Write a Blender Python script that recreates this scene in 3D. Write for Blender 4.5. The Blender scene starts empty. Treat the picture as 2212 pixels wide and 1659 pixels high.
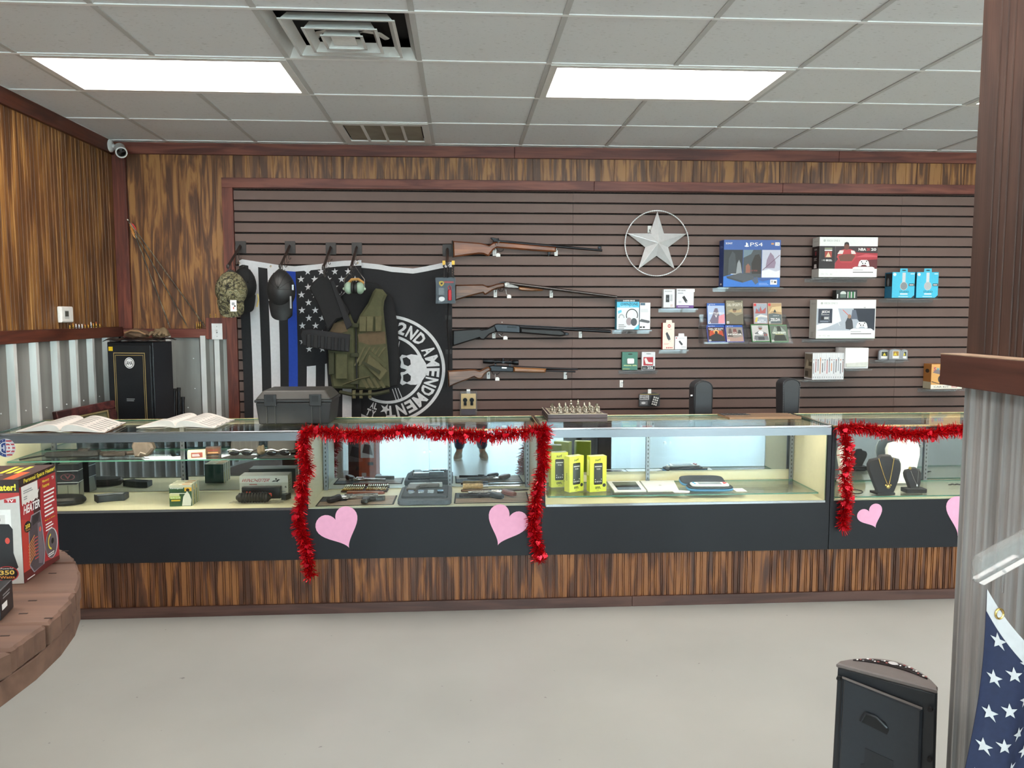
import bpy, bmesh, math, random
from mathutils import Vector, Matrix
random.seed(11)
SC = bpy.context.scene
COL = SC.collection
R = math.radians
# ------------------------------------------------------------------ camera
CAMH = 1.561
cd = bpy.data.cameras.new('camera')
cam = bpy.data.objects.new('camera', cd)
COL.objects.link(cam)
cd.sensor_width = 36.0
cd.lens = 1711.5 / 2212 * 36.0
cd.clip_start = 0.02
cam.location = (0, 0, CAMH)
cam.rotation_euler = (R(90 - 5.05), R(0.0375), R(-3.614))
SC.camera = cam
# ------------------------------------------------------------------ world + exposure
w = bpy.data.worlds.new('world')
SC.world = w
w.use_nodes = True
bgn = w.node_tree.nodes['Background']
bgn.inputs[0].default_value = (0.74, 0.87, 1.0, 1)
bgn.inputs[1].default_value = 13.0
SC.view_settings.view_transform = 'Standard'
SC.view_settings.look = 'None'
SC.view_settings.gamma = 1.0
SC.view_settings.use_curve_mapping = False
SC.view_settings.exposure = 1.02
SC.cycles.transparent_max_bounces = 24
SC.cycles.max_bounces = 10
TROFFER = 8.0
CASELAMP = 26.0
# ------------------------------------------------------------------ measuring helpers (survey of the photograph)
F_ = 1711.5
_M = (Matrix.Rotation(R(-3.614), 3, 'Z') @ Matrix.Rotation(R(90 - 5.05), 3, 'X'))
def ray(px, py):
    return _M @ Vector(((px - 1106) / F_, -(py - 829.5) / F_, -1.0))
def PY(px, py, y):
    d = ray(px, py); t = y / d.y
    return Vector((d.x * t, y, CAMH + d.z * t))
def PZ(px, py, z):
    d = ray(px, py); t = (z - CAMH) / d.z
    return Vector((d.x * t, d.y * t, z))
def PX(px, py, x):
    d = ray(px, py); t = x / d.x
    return Vector((x, d.y * t, CAMH + d.z * t))
# ------------------------------------------------------------------ materials
def lin(c):
    c = c / 255.0
    return c / 12.92 if c <= 0.04045 else ((c + 0.055) / 1.055) ** 2.4
def rgb(h):
    if isinstance(h, str):
        h = h.lstrip('#'); h = [int(h[i:i + 2], 16) for i in (0, 2, 4)]
    return (lin(h[0]), lin(h[1]), lin(h[2]), 1.0)
_mats = {}
def nd(nt, kind, **kw):
    n = nt.nodes.new(kind)
    for k, v in kw.items():
        if k.startswith('i_'):
            n.inputs[k[2:].replace('_', ' ')].default_value = v
        else:
            setattr(n, k, v)
    return n
def base(name):
    m = bpy.data.materials.new(name); m.use_nodes = True
    nt = m.node_tree; b = nt.nodes['Principled BSDF']
    return m, nt, b
def mat(col, rough=0.55, metal=0.0, var=0.06, scale=40.0, bump=0.0, spec=0.5, coat=0.0, stretch=None):
    key = (str(col), rough, metal, var, scale, bump, spec, coat, stretch)
    if key in _mats: return _mats[key]
    m, nt, b = base('paint_' + str(col).strip('#'))
    b.inputs['Roughness'].default_value = rough
    b.inputs['Metallic'].default_value = metal
    b.inputs['Specular IOR Level'].default_value = spec
    b.inputs['Coat Weight'].default_value = coat
    c = rgb(col)
    tc = nd(nt, 'ShaderNodeTexCoord')
    src = tc.outputs['Object']
    if stretch:
        mp = nd(nt, 'ShaderNodeMapping'); mp.inputs['Scale'].default_value = stretch
        nt.links.new(src, mp.inputs[0]); src = mp.outputs[0]
    n = nd(nt, 'ShaderNodeTexNoise', i_Scale=scale, i_Detail=3.0)
    nt.links.new(src, n.inputs['Vector'])
    r = nd(nt, 'ShaderNodeValToRGB')
    e = r.color_ramp.elements
    e[0].position = 0.3; e[1].position = 0.7
    e[0].color = tuple(x * (1 - var) for x in c[:3]) + (1,)
    e[1].color = tuple(min(1, x * (1 + var)) for x in c[:3]) + (1,)
    nt.links.new(n.outputs['Fac'], r.inputs[0])
    nt.links.new(r.outputs[0], b.inputs['Base Color'])
    if bump:
        bp = nd(nt, 'ShaderNodeBump', i_Strength=bump, i_Distance=0.002)
        nt.links.new(n.outputs['Fac'], bp.inputs['Height'])
        nt.links.new(bp.outputs[0], b.inputs['Normal'])
    _mats[key] = m
    return m
def emit(col, strength):
    key = ('e', col, strength)
    if key in _mats: return _mats[key]
    m, nt, b = base('light_diffuser')
    b.inputs['Base Color'].default_value = rgb(col)
    b.inputs['Emission Color'].default_value = rgb(col)
    b.inputs['Emission Strength'].default_value = strength
    _mats[key] = m
    return m
def glass(tint='#eef6f2', refl=1.0, rough=0.0, haze=0.0):
    key = ('g', tint, refl, rough, haze)
    if key in _mats: return _mats[key]
    m = bpy.data.materials.new('clear_glass'); m.use_nodes = True
    nt = m.node_tree; nt.nodes.clear()
    out = nd(nt, 'ShaderNodeOutputMaterial')
    tr = nd(nt, 'ShaderNodeBsdfTransparent'); tr.inputs[0].default_value = rgb(tint)
    gl = nd(nt, 'ShaderNodeBsdfGlossy'); gl.inputs['Roughness'].default_value = rough
    fr = nd(nt, 'ShaderNodeFresnel'); fr.inputs['IOR'].default_value = 1.45
    mu = nd(nt, 'ShaderNodeMath', operation='MULTIPLY'); mu.inputs[1].default_value = refl
    nt.links.new(fr.outputs[0], mu.inputs[0])
    mx = nd(nt, 'ShaderNodeMixShader')
    nt.links.new(mu.outputs[0], mx.inputs[0]); nt.links.new(tr.outputs[0], mx.inputs[1]); nt.links.new(gl.outputs[0], mx.inputs[2])
    last = mx
    if haze:
        df = nd(nt, 'ShaderNodeBsdfDiffuse'); df.inputs[0].default_value = (.8, .8, .8, 1)
        m2 = nd(nt, 'ShaderNodeMixShader'); m2.inputs[0].default_value = haze
        nt.links.new(mx.outputs[0], m2.inputs[1]); nt.links.new(df.outputs[0], m2.inputs[2]); last = m2
    nt.links.new(last.outputs[0], out.inputs[0])
    _mats[key] = m
    return m
def wood(name, dark, mid, light, axis=2, fine=1.0, rough=0.45, patch=1.0, pos=(0.36, 0.5, 0.62), fw=.28, dist=1.2, ln=3.0):
    """stained softwood plywood: long blotches and fine grain along one axis"""
    if name in _mats: return _mats[name]
    m, nt, b = base(name)
    b.inputs['Roughness'].default_value = rough
    tc = nd(nt, 'ShaderNodeTexCoord')
    def mapped(a, l):
        mp = nd(nt, 'ShaderNodeMapping')
        s = [a, a, a]; s[axis] = l
        mp.inputs['Scale'].default_value = s
        nt.links.new(tc.outputs['Object'], mp.inputs[0]); return mp.outputs[0]
    n1 = nd(nt, 'ShaderNodeTexNoise', i_Scale=1.0, i_Detail=4.0, i_Distortion=dist)
    nt.links.new(mapped(16 * patch, 1.6 * patch), n1.inputs['Vector'])
    n2 = nd(nt, 'ShaderNodeTexNoise', i_Scale=1.0, i_Detail=3.0)
    nt.links.new(mapped(120 * fine, ln), n2.inputs['Vector'])
    ad = nd(nt, 'ShaderNodeMath', operation='MULTIPLY_ADD'); ad.inputs[1].default_value = fw
    nt.links.new(n2.outputs['Fac'], ad.inputs[0]); 
    sb = nd(nt, 'ShaderNodeMath', operation='SUBTRACT'); sb.inputs[1].default_value = fw / 2
    nt.links.new(n1.outputs['Fac'], sb.inputs[0]); nt.links.new(sb.outputs[0], ad.inputs[2])
    r = nd(nt, 'ShaderNodeValToRGB'); e = r.color_ramp.elements
    e[0].position, e[0].color = pos[0], rgb(dark)
    e[1].position, e[1].color = pos[2], rgb(light)
    k = e.new(pos[1]); k.color = rgb(mid)
    nt.links.new(ad.outputs[0], r.inputs[0]); nt.links.new(r.outputs[0], b.inputs['Base Color'])
    bp = nd(nt, 'ShaderNodeBump', i_Strength=0.15, i_Distance=0.002)
    nt.links.new(n2.outputs['Fac'], bp.inputs['Height']); nt.links.new(bp.outputs[0], b.inputs['Normal'])
    _mats[name] = m
    return m
# ------------------------------------------------------------------ mesh builder
class MB:
    def __init__(s): s.v = []; s.f = []; s.mi = []; s.mats = []; s.cur = 0; s.smooth = False
    def use(s, m):
        if m not in s.mats: s.mats.append(m)
        s.cur = s.mats.index(m); return s
    def add(s, vs, fs):
        o = len(s.v); s.v += [tuple(v) for v in vs]
        for f in fs: s.f.append([i + o for i in f]); s.mi.append(s.cur)
        return s
    def box(s, x0, x1, y0, y1, z0, z1):
        v = [(x, y, z) for z in (z0, z1) for y in (y0, y1) for x in (x0, x1)]
        return s.add(v, [(0, 2, 3, 1), (4, 5, 7, 6), (0, 1, 5, 4), (2, 6, 7, 3), (0, 4, 6, 2), (1, 3, 7, 5)])
    def cbox(s, c, d, rot=None):
        h = [x / 2 for x in d]
        v = [Vector((x, y, z)) for z in (-h[2], h[2]) for y in (-h[1], h[1]) for x in (-h[0], h[0])]
        if rot is not None: v = [rot @ p for p in v]
        return s.add([p + Vector(c) for p in v], [(0, 2, 3, 1), (4, 5, 7, 6), (0, 1, 5, 4), (2, 6, 7, 3), (0, 4, 6, 2), (1, 3, 7, 5)])
    def prism(s, pts, a0, a1, axis='y', inset=0.0, insd=0.0):
        """outline extruded along an axis; optional bevelled rim"""
        n = len(pts)
        ar = sum(pts[i][0] * pts[(i + 1) % n][1] - pts[(i + 1) % n][0] * pts[i][1] for i in range(n))
        if ar < 0: pts = pts[::-1]
        def P(p, a):
            return {'y': (p[0], a, p[1]), 'x': (a, p[0], p[1]), 'z': (p[0], p[1], a)}[axis]
        def shrink(d):
            out = []
            for i in range(n):
                p0, p1, p2 = (Vector(pts[i - 1]), Vector(pts[i]), Vector(pts[(i + 1) % n]))
                e1 = (p1 - p0); e2 = (p2 - p1)
                if e1.length < 1e-9 or e2.length < 1e-9: out.append(tuple(p1)); continue
                e1.normalize(); e2.normalize()
                nn = Vector((-e1.y - e2.y, e1.x + e2.x))
                k = nn.length
                if k < .2: out.append(tuple(p1)); continue
                nn /= k
                out.append(tuple(p1 + nn * d / max(.5, k / 2)))
            return out
        rings = []
        if inset:
            sh = shrink(inset); dd = insd or inset; sg = 1 if a1 > a0 else -1
            rings = [(sh, a0), (pts, a0 + sg * dd), (pts, a1 - sg * dd), (sh, a1)]
        else:
            rings = [(pts, a0), (pts, a1)]
        v = [P(p, a) for ps, a in rings for p in ps]
        f = [list(range(n)), list(range((len(rings) - 1) * n, len(rings) * n))[::-1]]
        for k in range(len(rings) - 1):
            for i in range(n):
                j = (i + 1) % n
                f.append((k * n + i, (k + 1) * n + i, (k + 1) * n + j, k * n + j))
        return s.add(v, f)
    def tube(s, pts, r, n=10, caps=True, flat=1.0):
        pts = [Vector(p) for p in pts]
        rr = r if isinstance(r, (list, tuple)) else [r] * len(pts)
        v = []; f = []; up = None
        for i, p in enumerate(pts):
            t = (pts[min(i + 1, len(pts) - 1)] - pts[max(i - 1, 0)])
            if t.length < 1e-9: t = Vector((0, 0, 1))
            t.normalize()
            if up is None:
                up = Vector((0, 0, 1)) if abs(t.z) < .9 else Vector((1, 0, 0))
            a = t.cross(up)
            if a.length < 1e-5: a = t.cross(Vector((0, 1, .1)))
            a.normalize(); b = a.cross(t); b.normalize(); up = b
            for k in range(n):
                th = 2 * math.pi * k / n
                v.append(p + (a * math.cos(th) + b * math.sin(th) * flat) * rr[i])
        for i in range(len(pts) - 1):
            for k in range(n):
                f.append((i * n + k, i * n + (k + 1) % n, (i + 1) * n + (k + 1) % n, (i + 1) * n + k))
        if caps:
            f.append(list(range(n))[::-1]); f.append([(len(pts) - 1) * n + k for k in range(n)])
        return s.add(v, f)
    def lathe(s, prof, n=16, o=(0, 0, 0), ax='z', sx=1.0, sy=1.0):
        v = []; f = []; o = Vector(o)
        for r, h in prof:
            for k in range(n):
                th = 2 * math.pi * k / n
                a, b = r * math.cos(th) * sx, r * math.sin(th) * sy
                v.append(o + Vector({'z': (a, b, h), 'y': (a, h, b), 'x': (h, a, b)}[ax]))
        for i in range(len(prof) - 1):
            for k in range(n):
                f.append((i * n + k, i * n + (k + 1) % n, (i + 1) * n + (k + 1) % n, (i + 1) * n + k))
        f.append(list(range(n))[::-1]); f.append([(len(prof) - 1) * n + k for k in range(n)])
        return s.add(v, f)
    def ball(s, c, r, n=14, m=9, fn=None):
        v = []; f = []; c = Vector(c); r = Vector(r) if not isinstance(r, (int, float)) else Vector((r, r, r))
        for i in range(m + 1):
            ph = math.pi * i / m
            for k in range(n):
                th = 2 * math.pi * k / n
                p = Vector((math.sin(ph) * math.cos(th), math.sin(ph) * math.sin(th), math.cos(ph)))
                q = Vector((p.x * r.x, p.y * r.y, p.z * r.z))
                if fn: q = fn(p, q)
                v.append(c + q)
        for i in range(m):
            for k in range(n):
                f.append((i * n + k, (i + 1) * n + k, (i + 1) * n + (k + 1) % n, i * n + (k + 1) % n))
        return s.add(v, f)
    def sheet(s, fn, nu, nv, thick=None):
        """surface fn(u,v) -> point; thick = offset vector for a closed slab"""
        v = []; f = []
        for j in range(nv + 1):
            for i in range(nu + 1): v.append(Vector(fn(i / nu, j / nv)))
        W = nu + 1
        for j in range(nv):
            for i in range(nu): f.append((j * W + i, j * W + i + 1, (j + 1) * W + i + 1, (j + 1) * W + i))
        if thick is not None:
            N = len(v); tv = Vector(thick); v += [p + tv for p in v[:N]]
            f += [tuple(i + N for i in q[::-1]) for q in f]
            bd = [j for j in range(W)] + [j * W + nu for j in range(1, nv + 1)] + [nv * W + nu - j for j in range(1, nu + 1)] + [(nv - j) * W for j in range(1, nv)]
            for a, b in zip(bd, bd[1:] + bd[:1]): f.append((b, a, a + N, b + N))
        return s.add(v, f)
    def xf(s, M, start=0):
        s.v[start:] = [tuple(M @ Vector(p)) for p in s.v[start:]]; return s
    def build(s, name, m=None, parent=None, smooth=None, bevel=0.0, loc=None):
        me = bpy.data.meshes.new(name)
        me.from_pydata(s.v, [], s.f)
        ms = s.mats if s.mats else [m]
        for x in ms: me.materials.append(x)
        if len(ms) > 1: me.polygons.foreach_set('material_index', s.mi)
        me.update()
        bm = bmesh.new(); bm.from_mesh(me)
        if not getattr(s, 'keep', False): bmesh.ops.recalc_face_normals(bm, faces=bm.faces)
        bm.to_mesh(me); bm.free()
        if smooth:
            me.polygons.foreach_set('use_smooth', [True] * len(me.polygons))
            me.set_sharp_from_angle(angle=R(smooth if smooth > 1 else 40))
        o = bpy.data.objects.new(name, me)
        COL.objects.link(o)
        if parent: o.parent = parent
        if loc is not None: o.location = loc
        if bevel:
            b = o.modifiers.new('bevel', 'BEVEL'); b.width = bevel; b.segments = 2; b.limit_method = 'ANGLE'
            b.angle_limit = R(40); b.harden_normals = False
        return o
def tag(o, label=None, cat=None, group=None, kind=None):
    if label: o['label'] = label
    if cat: o['category'] = cat
    if group: o['group'] = group
    if kind: o['kind'] = kind
    return o
def thing(name, label, cat, loc=(0, 0, 0), rz=0.0, group=None, rot=None):
    o = bpy.data.objects.new(name, None); COL.objects.link(o)
    o.empty_display_size = .05
    o.location = loc; o.rotation_euler = rot if rot else (0, 0, rz)
    return tag(o, label, cat, group)
def struct(name, mb, m=None, parent=None, **kw):
    o = mb.build(name, m, parent, **kw); o['kind'] = 'structure'; return o
def copy_tree(root, loc=None, rz=None, label=None):
    r = root.copy(); COL.objects.link(r)
    if loc is not None: r.location = loc
    if rz is not None: r.rotation_euler = (0, 0, rz)
    if label: r['label'] = label
    for c in root.children:
        d = c.copy(); COL.objects.link(d); d.parent = r
        for g in c.children:
            e = g.copy(); COL.objects.link(e); e.parent = d
    return r
def BX(*a): return MB().box(*a)
# ------------------------------------------------------------------ lettering and flat print
_txt = {}
def glyphs(t, bold=0.0):
    k = (t, bold)
    if k not in _txt:
        c = bpy.data.curves.new('lettering', 'FONT'); c.body = t; c.resolution_u = 2; c.offset = bold
        c.space_character = 1.0
        o = bpy.data.objects.new('lettering', c); me = o.to_mesh()
        vs = [(p.co.x, p.co.y) for p in me.vertices]; fs = [tuple(p.vertices) for p in me.polygons]
        o.to_mesh_clear(); bpy.data.objects.remove(o); bpy.data.curves.remove(c)
        xs = [p[0] for p in vs]; ys = [p[1] for p in vs]
        x0, x1, y0, y1 = min(xs), max(xs), min(ys), max(ys)
        _txt[k] = ([((x - x0) / (x1 - x0 or 1), (y - y0) / (y1 - y0 or 1)) for x, y in vs], fs, (x1 - x0) / (y1 - y0 or 1))
    return _txt[k]
class Print:
    """flat print on one face of a thing: o corner, U and V edge vectors, n outward"""
    def __init__(s, o, U, V, mb=None, n=None, eps=0.0004, step=0.00003, fn=None):
        s.o, s.U, s.V = Vector(o), Vector(U), Vector(V)
        s.n = Vector(n) if n else s.U.cross(s.V).normalized()
        s.mb = mb or MB(); s.mb.keep = True; s.k = 0; s.eps = eps; s.step = step; s.fn = fn
    def P(s, x, y):
        e = s.eps + s.step * s.k
        if s.fn: return s.fn(x, y, e)
        return s.o + s.U * x + s.V * y + s.n * e
    def poly(s, m, pts):
        ar = sum(pts[i][0] * pts[(i + 1) % len(pts)][1] - pts[(i + 1) % len(pts)][0] * pts[i][1] for i in range(len(pts)))
        if ar < 0: pts = pts[::-1]
        s.mb.use(m).add([s.P(*p) for p in pts], [list(range(len(pts)))]); s.k += 1; return s
    def rect(s, m, x0, y0, x1, y1): return s.poly(m, [(x0, y0), (x1, y0), (x1, y1), (x0, y1)])
    def disc(s, m, cx, cy, rx, ry, n=24, a0=0, a1=360):
        return s.poly(m, [(cx + rx * math.cos(R(a0 + (a1 - a0) * i / n)), cy + ry * math.sin(R(a0 + (a1 - a0) * i / n))) for i in range(n + (0 if a1 - a0 == 360 else 1))])
    def ring(s, m, cx, cy, rx, ry, t, n=28, a0=0, a1=360):
        vs = []; fs = []
        for i in range(n + 1):
            a = R(a0 + (a1 - a0) * i / n)
            vs += [s.P(cx + rx * math.cos(a), cy + ry * math.sin(a)), s.P(cx + rx * (1 - t) * math.cos(a), cy + ry * (1 - t) * math.sin(a))]
        for i in range(n): fs.append((2 * i, 2 * i + 2, 2 * i + 3, 2 * i + 1))
        s.mb.use(m).add(vs, [f[::-1] for f in fs]); s.k += 1; return s
    def line(s, m, x0, y0, x1, y1, t, asp=1.0):
        d = Vector((x1 - x0, (y1 - y0) * asp)); d.normalize(); nx, ny = -d.y * t / 2, d.x * t / 2 / asp
        return s.poly(m, [(x0 - nx, y0 - ny), (x1 - nx, y1 - ny), (x1 + nx, y1 + ny), (x0 + nx, y0 + ny)])
    def text(s, m, t, x0, y0, x1, y1, bold=0.0, slant=0.0, rot=0):
        vs, fs, a = glyphs(t, bold)
        out = []
        for x, y in vs:
            X, Y = x0 + (x1 - x0) * (x + slant * (y - .5)), y0 + (y1 - y0) * y
            if rot == 90: X, Y = x0 + (x1 - x0) * (1 - y), y0 + (y1 - y0) * x
            if rot == -90: X, Y = x0 + (x1 - x0) * y, y0 + (y1 - y0) * (1 - x)
            if rot == 180: X, Y = x0 + (x1 - x0) * (1 - x), y0 + (y1 - y0) * (1 - y)
            out.append(s.P(X, Y))
        s.mb.use(m).add(out, fs); s.k += 1; return s
    def lines(s, m, x0, y0, x1, y1, n, fill=.5, rag=.3):
        """rows of small print too fine to read"""
        h = (y1 - y0) / n
        rn = random.Random(int(x0 * 997 + y0 * 131 + n))
        for i in range(n):
            s.rect(m, x0, y0 + h * i, x1 - (x1 - x0) * rag * rn.random(), y0 + h * (i + fill)); s.k -= 1
        s.k += 1; return s
    def star(s, m, cx, cy, r, rot=90, asp=1.0, inner=.38):
        return s.poly(m, [(cx + (r if i % 2 == 0 else r * inner) * math.cos(R(rot + 36 * i)), cy + asp * (r if i % 2 == 0 else r * inner) * math.sin(R(rot + 36 * i))) for i in range(10)])
    def build(s, parent, name='print'):
        return s.mb.build(name, None, parent)
INK = {}
def ink(h):
    return mat(h, rough=.5, var=.03, scale=90)
def face(o, w_, h_, y=0.0):
    """print frame on a face looking along -Y, lower left corner o"""
    return Print((o[0], o[1] - y, o[2]), (w_, 0, 0), (0, 0, h_), n=(0, -1, 0))
# ================================================================== ROOM
T = 0.6096
CZ = 2.743
XL, XR, YB, YF = -2.40, 6.56, 5.76, -6.0
def gx(c): return c * T - 1.4095
def gy(r): return r * T + 3.2486
M_PLY = wood('stained_plywood', '#50301c', '#744a29', '#9a6b3c', pos=(.40, .5, .60), dist=2.0, fw=.24)
M_PLYL = wood('stained_plywood_left', '#4c2f17', '#6e4722', '#a3773f', fine=.8, patch=.8, fw=.62, ln=1.6, pos=(.36, .52, .72))
M_BEAD = wood('stained_beadboard', '#432617', '#5f3821', '#86562f', patch=.9, pos=(.40, .5, .60), dist=1.8, fw=.22)
M_TRIM = wood('redbrown_board', '#50241c', '#683329', '#7a4334', axis=0, fine=.6, rough=.5)
M_TRIMV = wood('redbrown_board_upright', '#4c2219', '#652f23', '#7a3f2e', axis=2, fine=.6, rough=.5)
M_TRIMY = wood('redbrown_board_deep', '#3d1c13', '#502619', '#5f3020', axis=1, fine=.6, rough=.5)
M_SLAT = mat('#665049', rough=.55, var=.03, scale=12)
M_DARK = mat('#171211', rough=.8)
M_TILE = None
def tile_mat():
    m, nt, b = base('fissured_ceiling_tile')
    b.inputs['Roughness'].default_value = .95; b.inputs['Specular IOR Level'].default_value = .1
    tc = nd(nt, 'ShaderNodeTexCoord')
    mp = nd(nt, 'ShaderNodeMapping'); mp.inputs['Scale'].default_value = (30, 140, 60)
    nt.links.new(tc.outputs['Object'], mp.inputs[0])
    n = nd(nt, 'ShaderNodeTexNoise', i_Scale=1.0, i_Detail=2.0); nt.links.new(mp.outputs[0], n.inputs['Vector'])
    r = nd(nt, 'ShaderNodeValToRGB'); e = r.color_ramp.elements
    e[0].position, e[0].color = .28, rgb('#b9b9b8'); e[1].position, e[1].color = .36, rgb('#e4e5e7')
    nt.links.new(n.outputs['Fac'], r.inputs[0]); nt.links.new(r.outputs[0], b.inputs['Base Color'])
    return m
M_TILE = tile_mat()
M_TEE = mat('#e2e1df', rough=.45, var=.02)
M_WHITE = mat('#dcdcda', rough=.4, var=.02)
def floor_mat():
    m, nt, b = base('painted_concrete_floor')
    tc = nd(nt, 'ShaderNodeTexCoord')
    n = nd(nt, 'ShaderNodeTexNoise', i_Scale=1.4, i_Detail=5.0); nt.links.new(tc.outputs['Object'], n.inputs['Vector'])
    r = nd(nt, 'ShaderNodeValToRGB'); e = r.color_ramp.elements
    e[0].position, e[0].color = .3, rgb('#9b9c98'); e[1].position, e[1].color = .7, rgb('#a5a6a2')
    nt.links.new(n.outputs['Fac'], r.inputs[0])
    n2 = nd(nt, 'ShaderNodeTexNoise', i_Scale=26.0, i_Detail=2.0); nt.links.new(tc.outputs['Object'], n2.inputs['Vector'])
    r2 = nd(nt, 'ShaderNodeValToRGB'); e = r2.color_ramp.elements
    e[0].position, e[0].color = .20, (.5, .5, .5, 1); e[1].position, e[1].color = .26, (1, 1, 1, 1)
    nt.links.new(n2.outputs['Fac'], r2.inputs[0])
    mx = nd(nt, 'ShaderNodeMix', data_type='RGBA', blend_type='MULTIPLY'); mx.inputs[0].default_value = 1
    nt.links.new(r.outputs[0], mx.inputs[6]); nt.links.new(r2.outputs[0], mx.inputs[7])
    nt.links.new(mx.outputs[2], b.inputs['Base Color'])
    b.inputs['Roughness'].default_value = .38; b.inputs['Specular IOR Level'].default_value = .35
    bp = nd(nt, 'ShaderNodeBump', i_Strength=.05, i_Distance=.003)
    nt.links.new(n.outputs['Fac'], bp.inputs['Height']); nt.links.new(bp.outputs[0], b.inputs['Normal'])
    return m
def galv_mat(name, a, c, axis_scale, rough=.38, metal=.75):
    m, nt, b = base(name)
    b.inputs['Metallic'].default_value = metal; b.inputs['Roughness'].default_value = rough
    tc = nd(nt, 'ShaderNodeTexCoord'); mp = nd(nt, 'ShaderNodeMapping'); mp.inputs['Scale'].default_value = axis_scale
    nt.links.new(tc.outputs['Object'], mp.inputs[0])
    n = nd(nt, 'ShaderNodeTexNoise', i_Scale=1.0, i_Detail=4.0); nt.links.new(mp.outputs[0], n.inputs['Vector'])
    r = nd(nt, 'ShaderNodeValToRGB'); e = r.color_ramp.elements
    e[0].position, e[0].color = .32, rgb(a); e[1].position, e[1].color = .68, rgb(c)
    nt.links.new(n.outputs['Fac'], r.inputs[0]); nt.links.new(r.outputs[0], b.inputs['Base Color'])
    return m
M_GALV = galv_mat('galvanized_sheet', '#83837f', '#a5a5a1', (9, 9, 1.2), metal=.35)
M_RIB = mat('#d4d5d3', rough=.4, metal=.15, var=.08, scale=8)
struct('floor', BX(XL - .1, XR, YF - .1, YB + .1, -.08, 0), floor_mat())
# ---- ceiling: tiles and tees are separate pieces
ceil = struct('ceiling', BX(XL - .1, XR + .1, YF - .1, YB + .1, CZ + .16, CZ + .22), mat('#2b2b2d', rough=.9))
tile_me = {}
def tile(x0, x1, y0, y1):
    k = (round(x1 - x0, 3), round(y1 - y0, 3))
    if k not in tile_me:
        o = BX(-k[0] / 2, k[0] / 2, -k[1] / 2, k[1] / 2, 0, .014).build('ceiling_tile', M_TILE, ceil)
        tile_me[k] = o.data
    else:
        o = bpy.data.objects.new('ceiling_tile', tile_me[k]); COL.objects.link(o); o.parent = ceil
    o.location = ((x0 + x1) / 2, (y0 + y1) / 2, CZ + .005)
lights = [(-1, 1), (3, 1), (7, 1)] + [(c, r) for r in (-3, -7, -11, -15) for c in (-1, 3, 7, 11)]
skip = {(1, 0), (1, 3)}
for c, r in lights: skip |= {(c, r), (c + 1, r)}
for c in range(-2, 13):
    for r in range(-16, 5):
        if (c, r) in skip: continue
        x0, x1 = max(gx(c), XL), min(gx(c + 1), XR); y0, y1 = max(gy(r), YF), min(gy(r + 1), YB)
        if x1 - x0 > .02 and y1 - y0 > .02: tile(x0 + .004, x1 - .004, y0 + .004, y1 - .004)
for c in range(-1, 13):
    cut = sorted((gy(r), gy(r + 1)) for cc, r in lights if cc + 1 == c)
    y0 = YF; runs = []
    for a, b in cut: runs.append((y0, a)); y0 = b
    runs.append((y0, YB))
    for a, b in runs:
        MB().box(gx(c) - .012, gx(c) + .012, a, b, CZ, CZ + .004).box(gx(c) - .0015, gx(c) + .0015, a, b, CZ + .004, CZ + .04).build('ceiling_tee', mat('#c4c4c3', rough=.5, var=.02), ceil)  # runners coloured greyer than the cross tees, though the same white metal
for r in range(-15, 5):
    MB().box(XL, XR, gy(r) - .010, gy(r) + .010, CZ - .0008, CZ + .004).box(XL, XR, gy(r) - .0015, gy(r) + .0015, CZ + .004, CZ + .04).build('ceiling_cross_tee', mat('#f6f6f6', rough=.35, var=.01), ceil)  # coloured brighter than the runners to give the lit line look
MB().box(XL, XR, YB - .022, YB, CZ - .0006, CZ + .003).box(XL, XL + .022, YF, YB, CZ - .0006, CZ + .003).build('wall_angle', M_TEE, ceil)
M_LAMP = emit('#fff6ee', TROFFER)
def troffer(c, r, label, group=None):
    t = thing('ceiling_light', label, 'ceiling light', (gx(c + 1), gy(r) + T / 2, CZ - .002), 0, group)
    a, b = T - .012, T / 2 - .012
    f = MB()
    for x0, x1, y0, y1 in ((-a, a, -b, -b + .035), (-a, a, b - .035, b), (-a, -a + .035, -b + .035, b - .035), (a - .035, a, -b + .035, b - .035)):
        f.box(x0, x1, y0, y1, -.002, .012)
    f.build('frame', M_TEE, t)
    BX(-a + .035, a - .035, -b + .035, b - .035, .003, .010).build('diffuser', M_LAMP, t)
    BX(-a, a, -b, b, .013, .09).build('housing', M_WHITE, t)
    return t
LL = ['bright ceiling light panel over the wooden corner beside the square air diffuser', 'bright ceiling light panel above the wall of boxed consoles and the silver star', 'ceiling light panel mostly hidden behind the tall brown partition']
for i, (c, r) in enumerate(lights):
    troffer(c, r, LL[i] if i < 3 else 'ceiling light panel over the sales floor away from the counter', 'ceiling light panels in the tiled ceiling')
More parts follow.
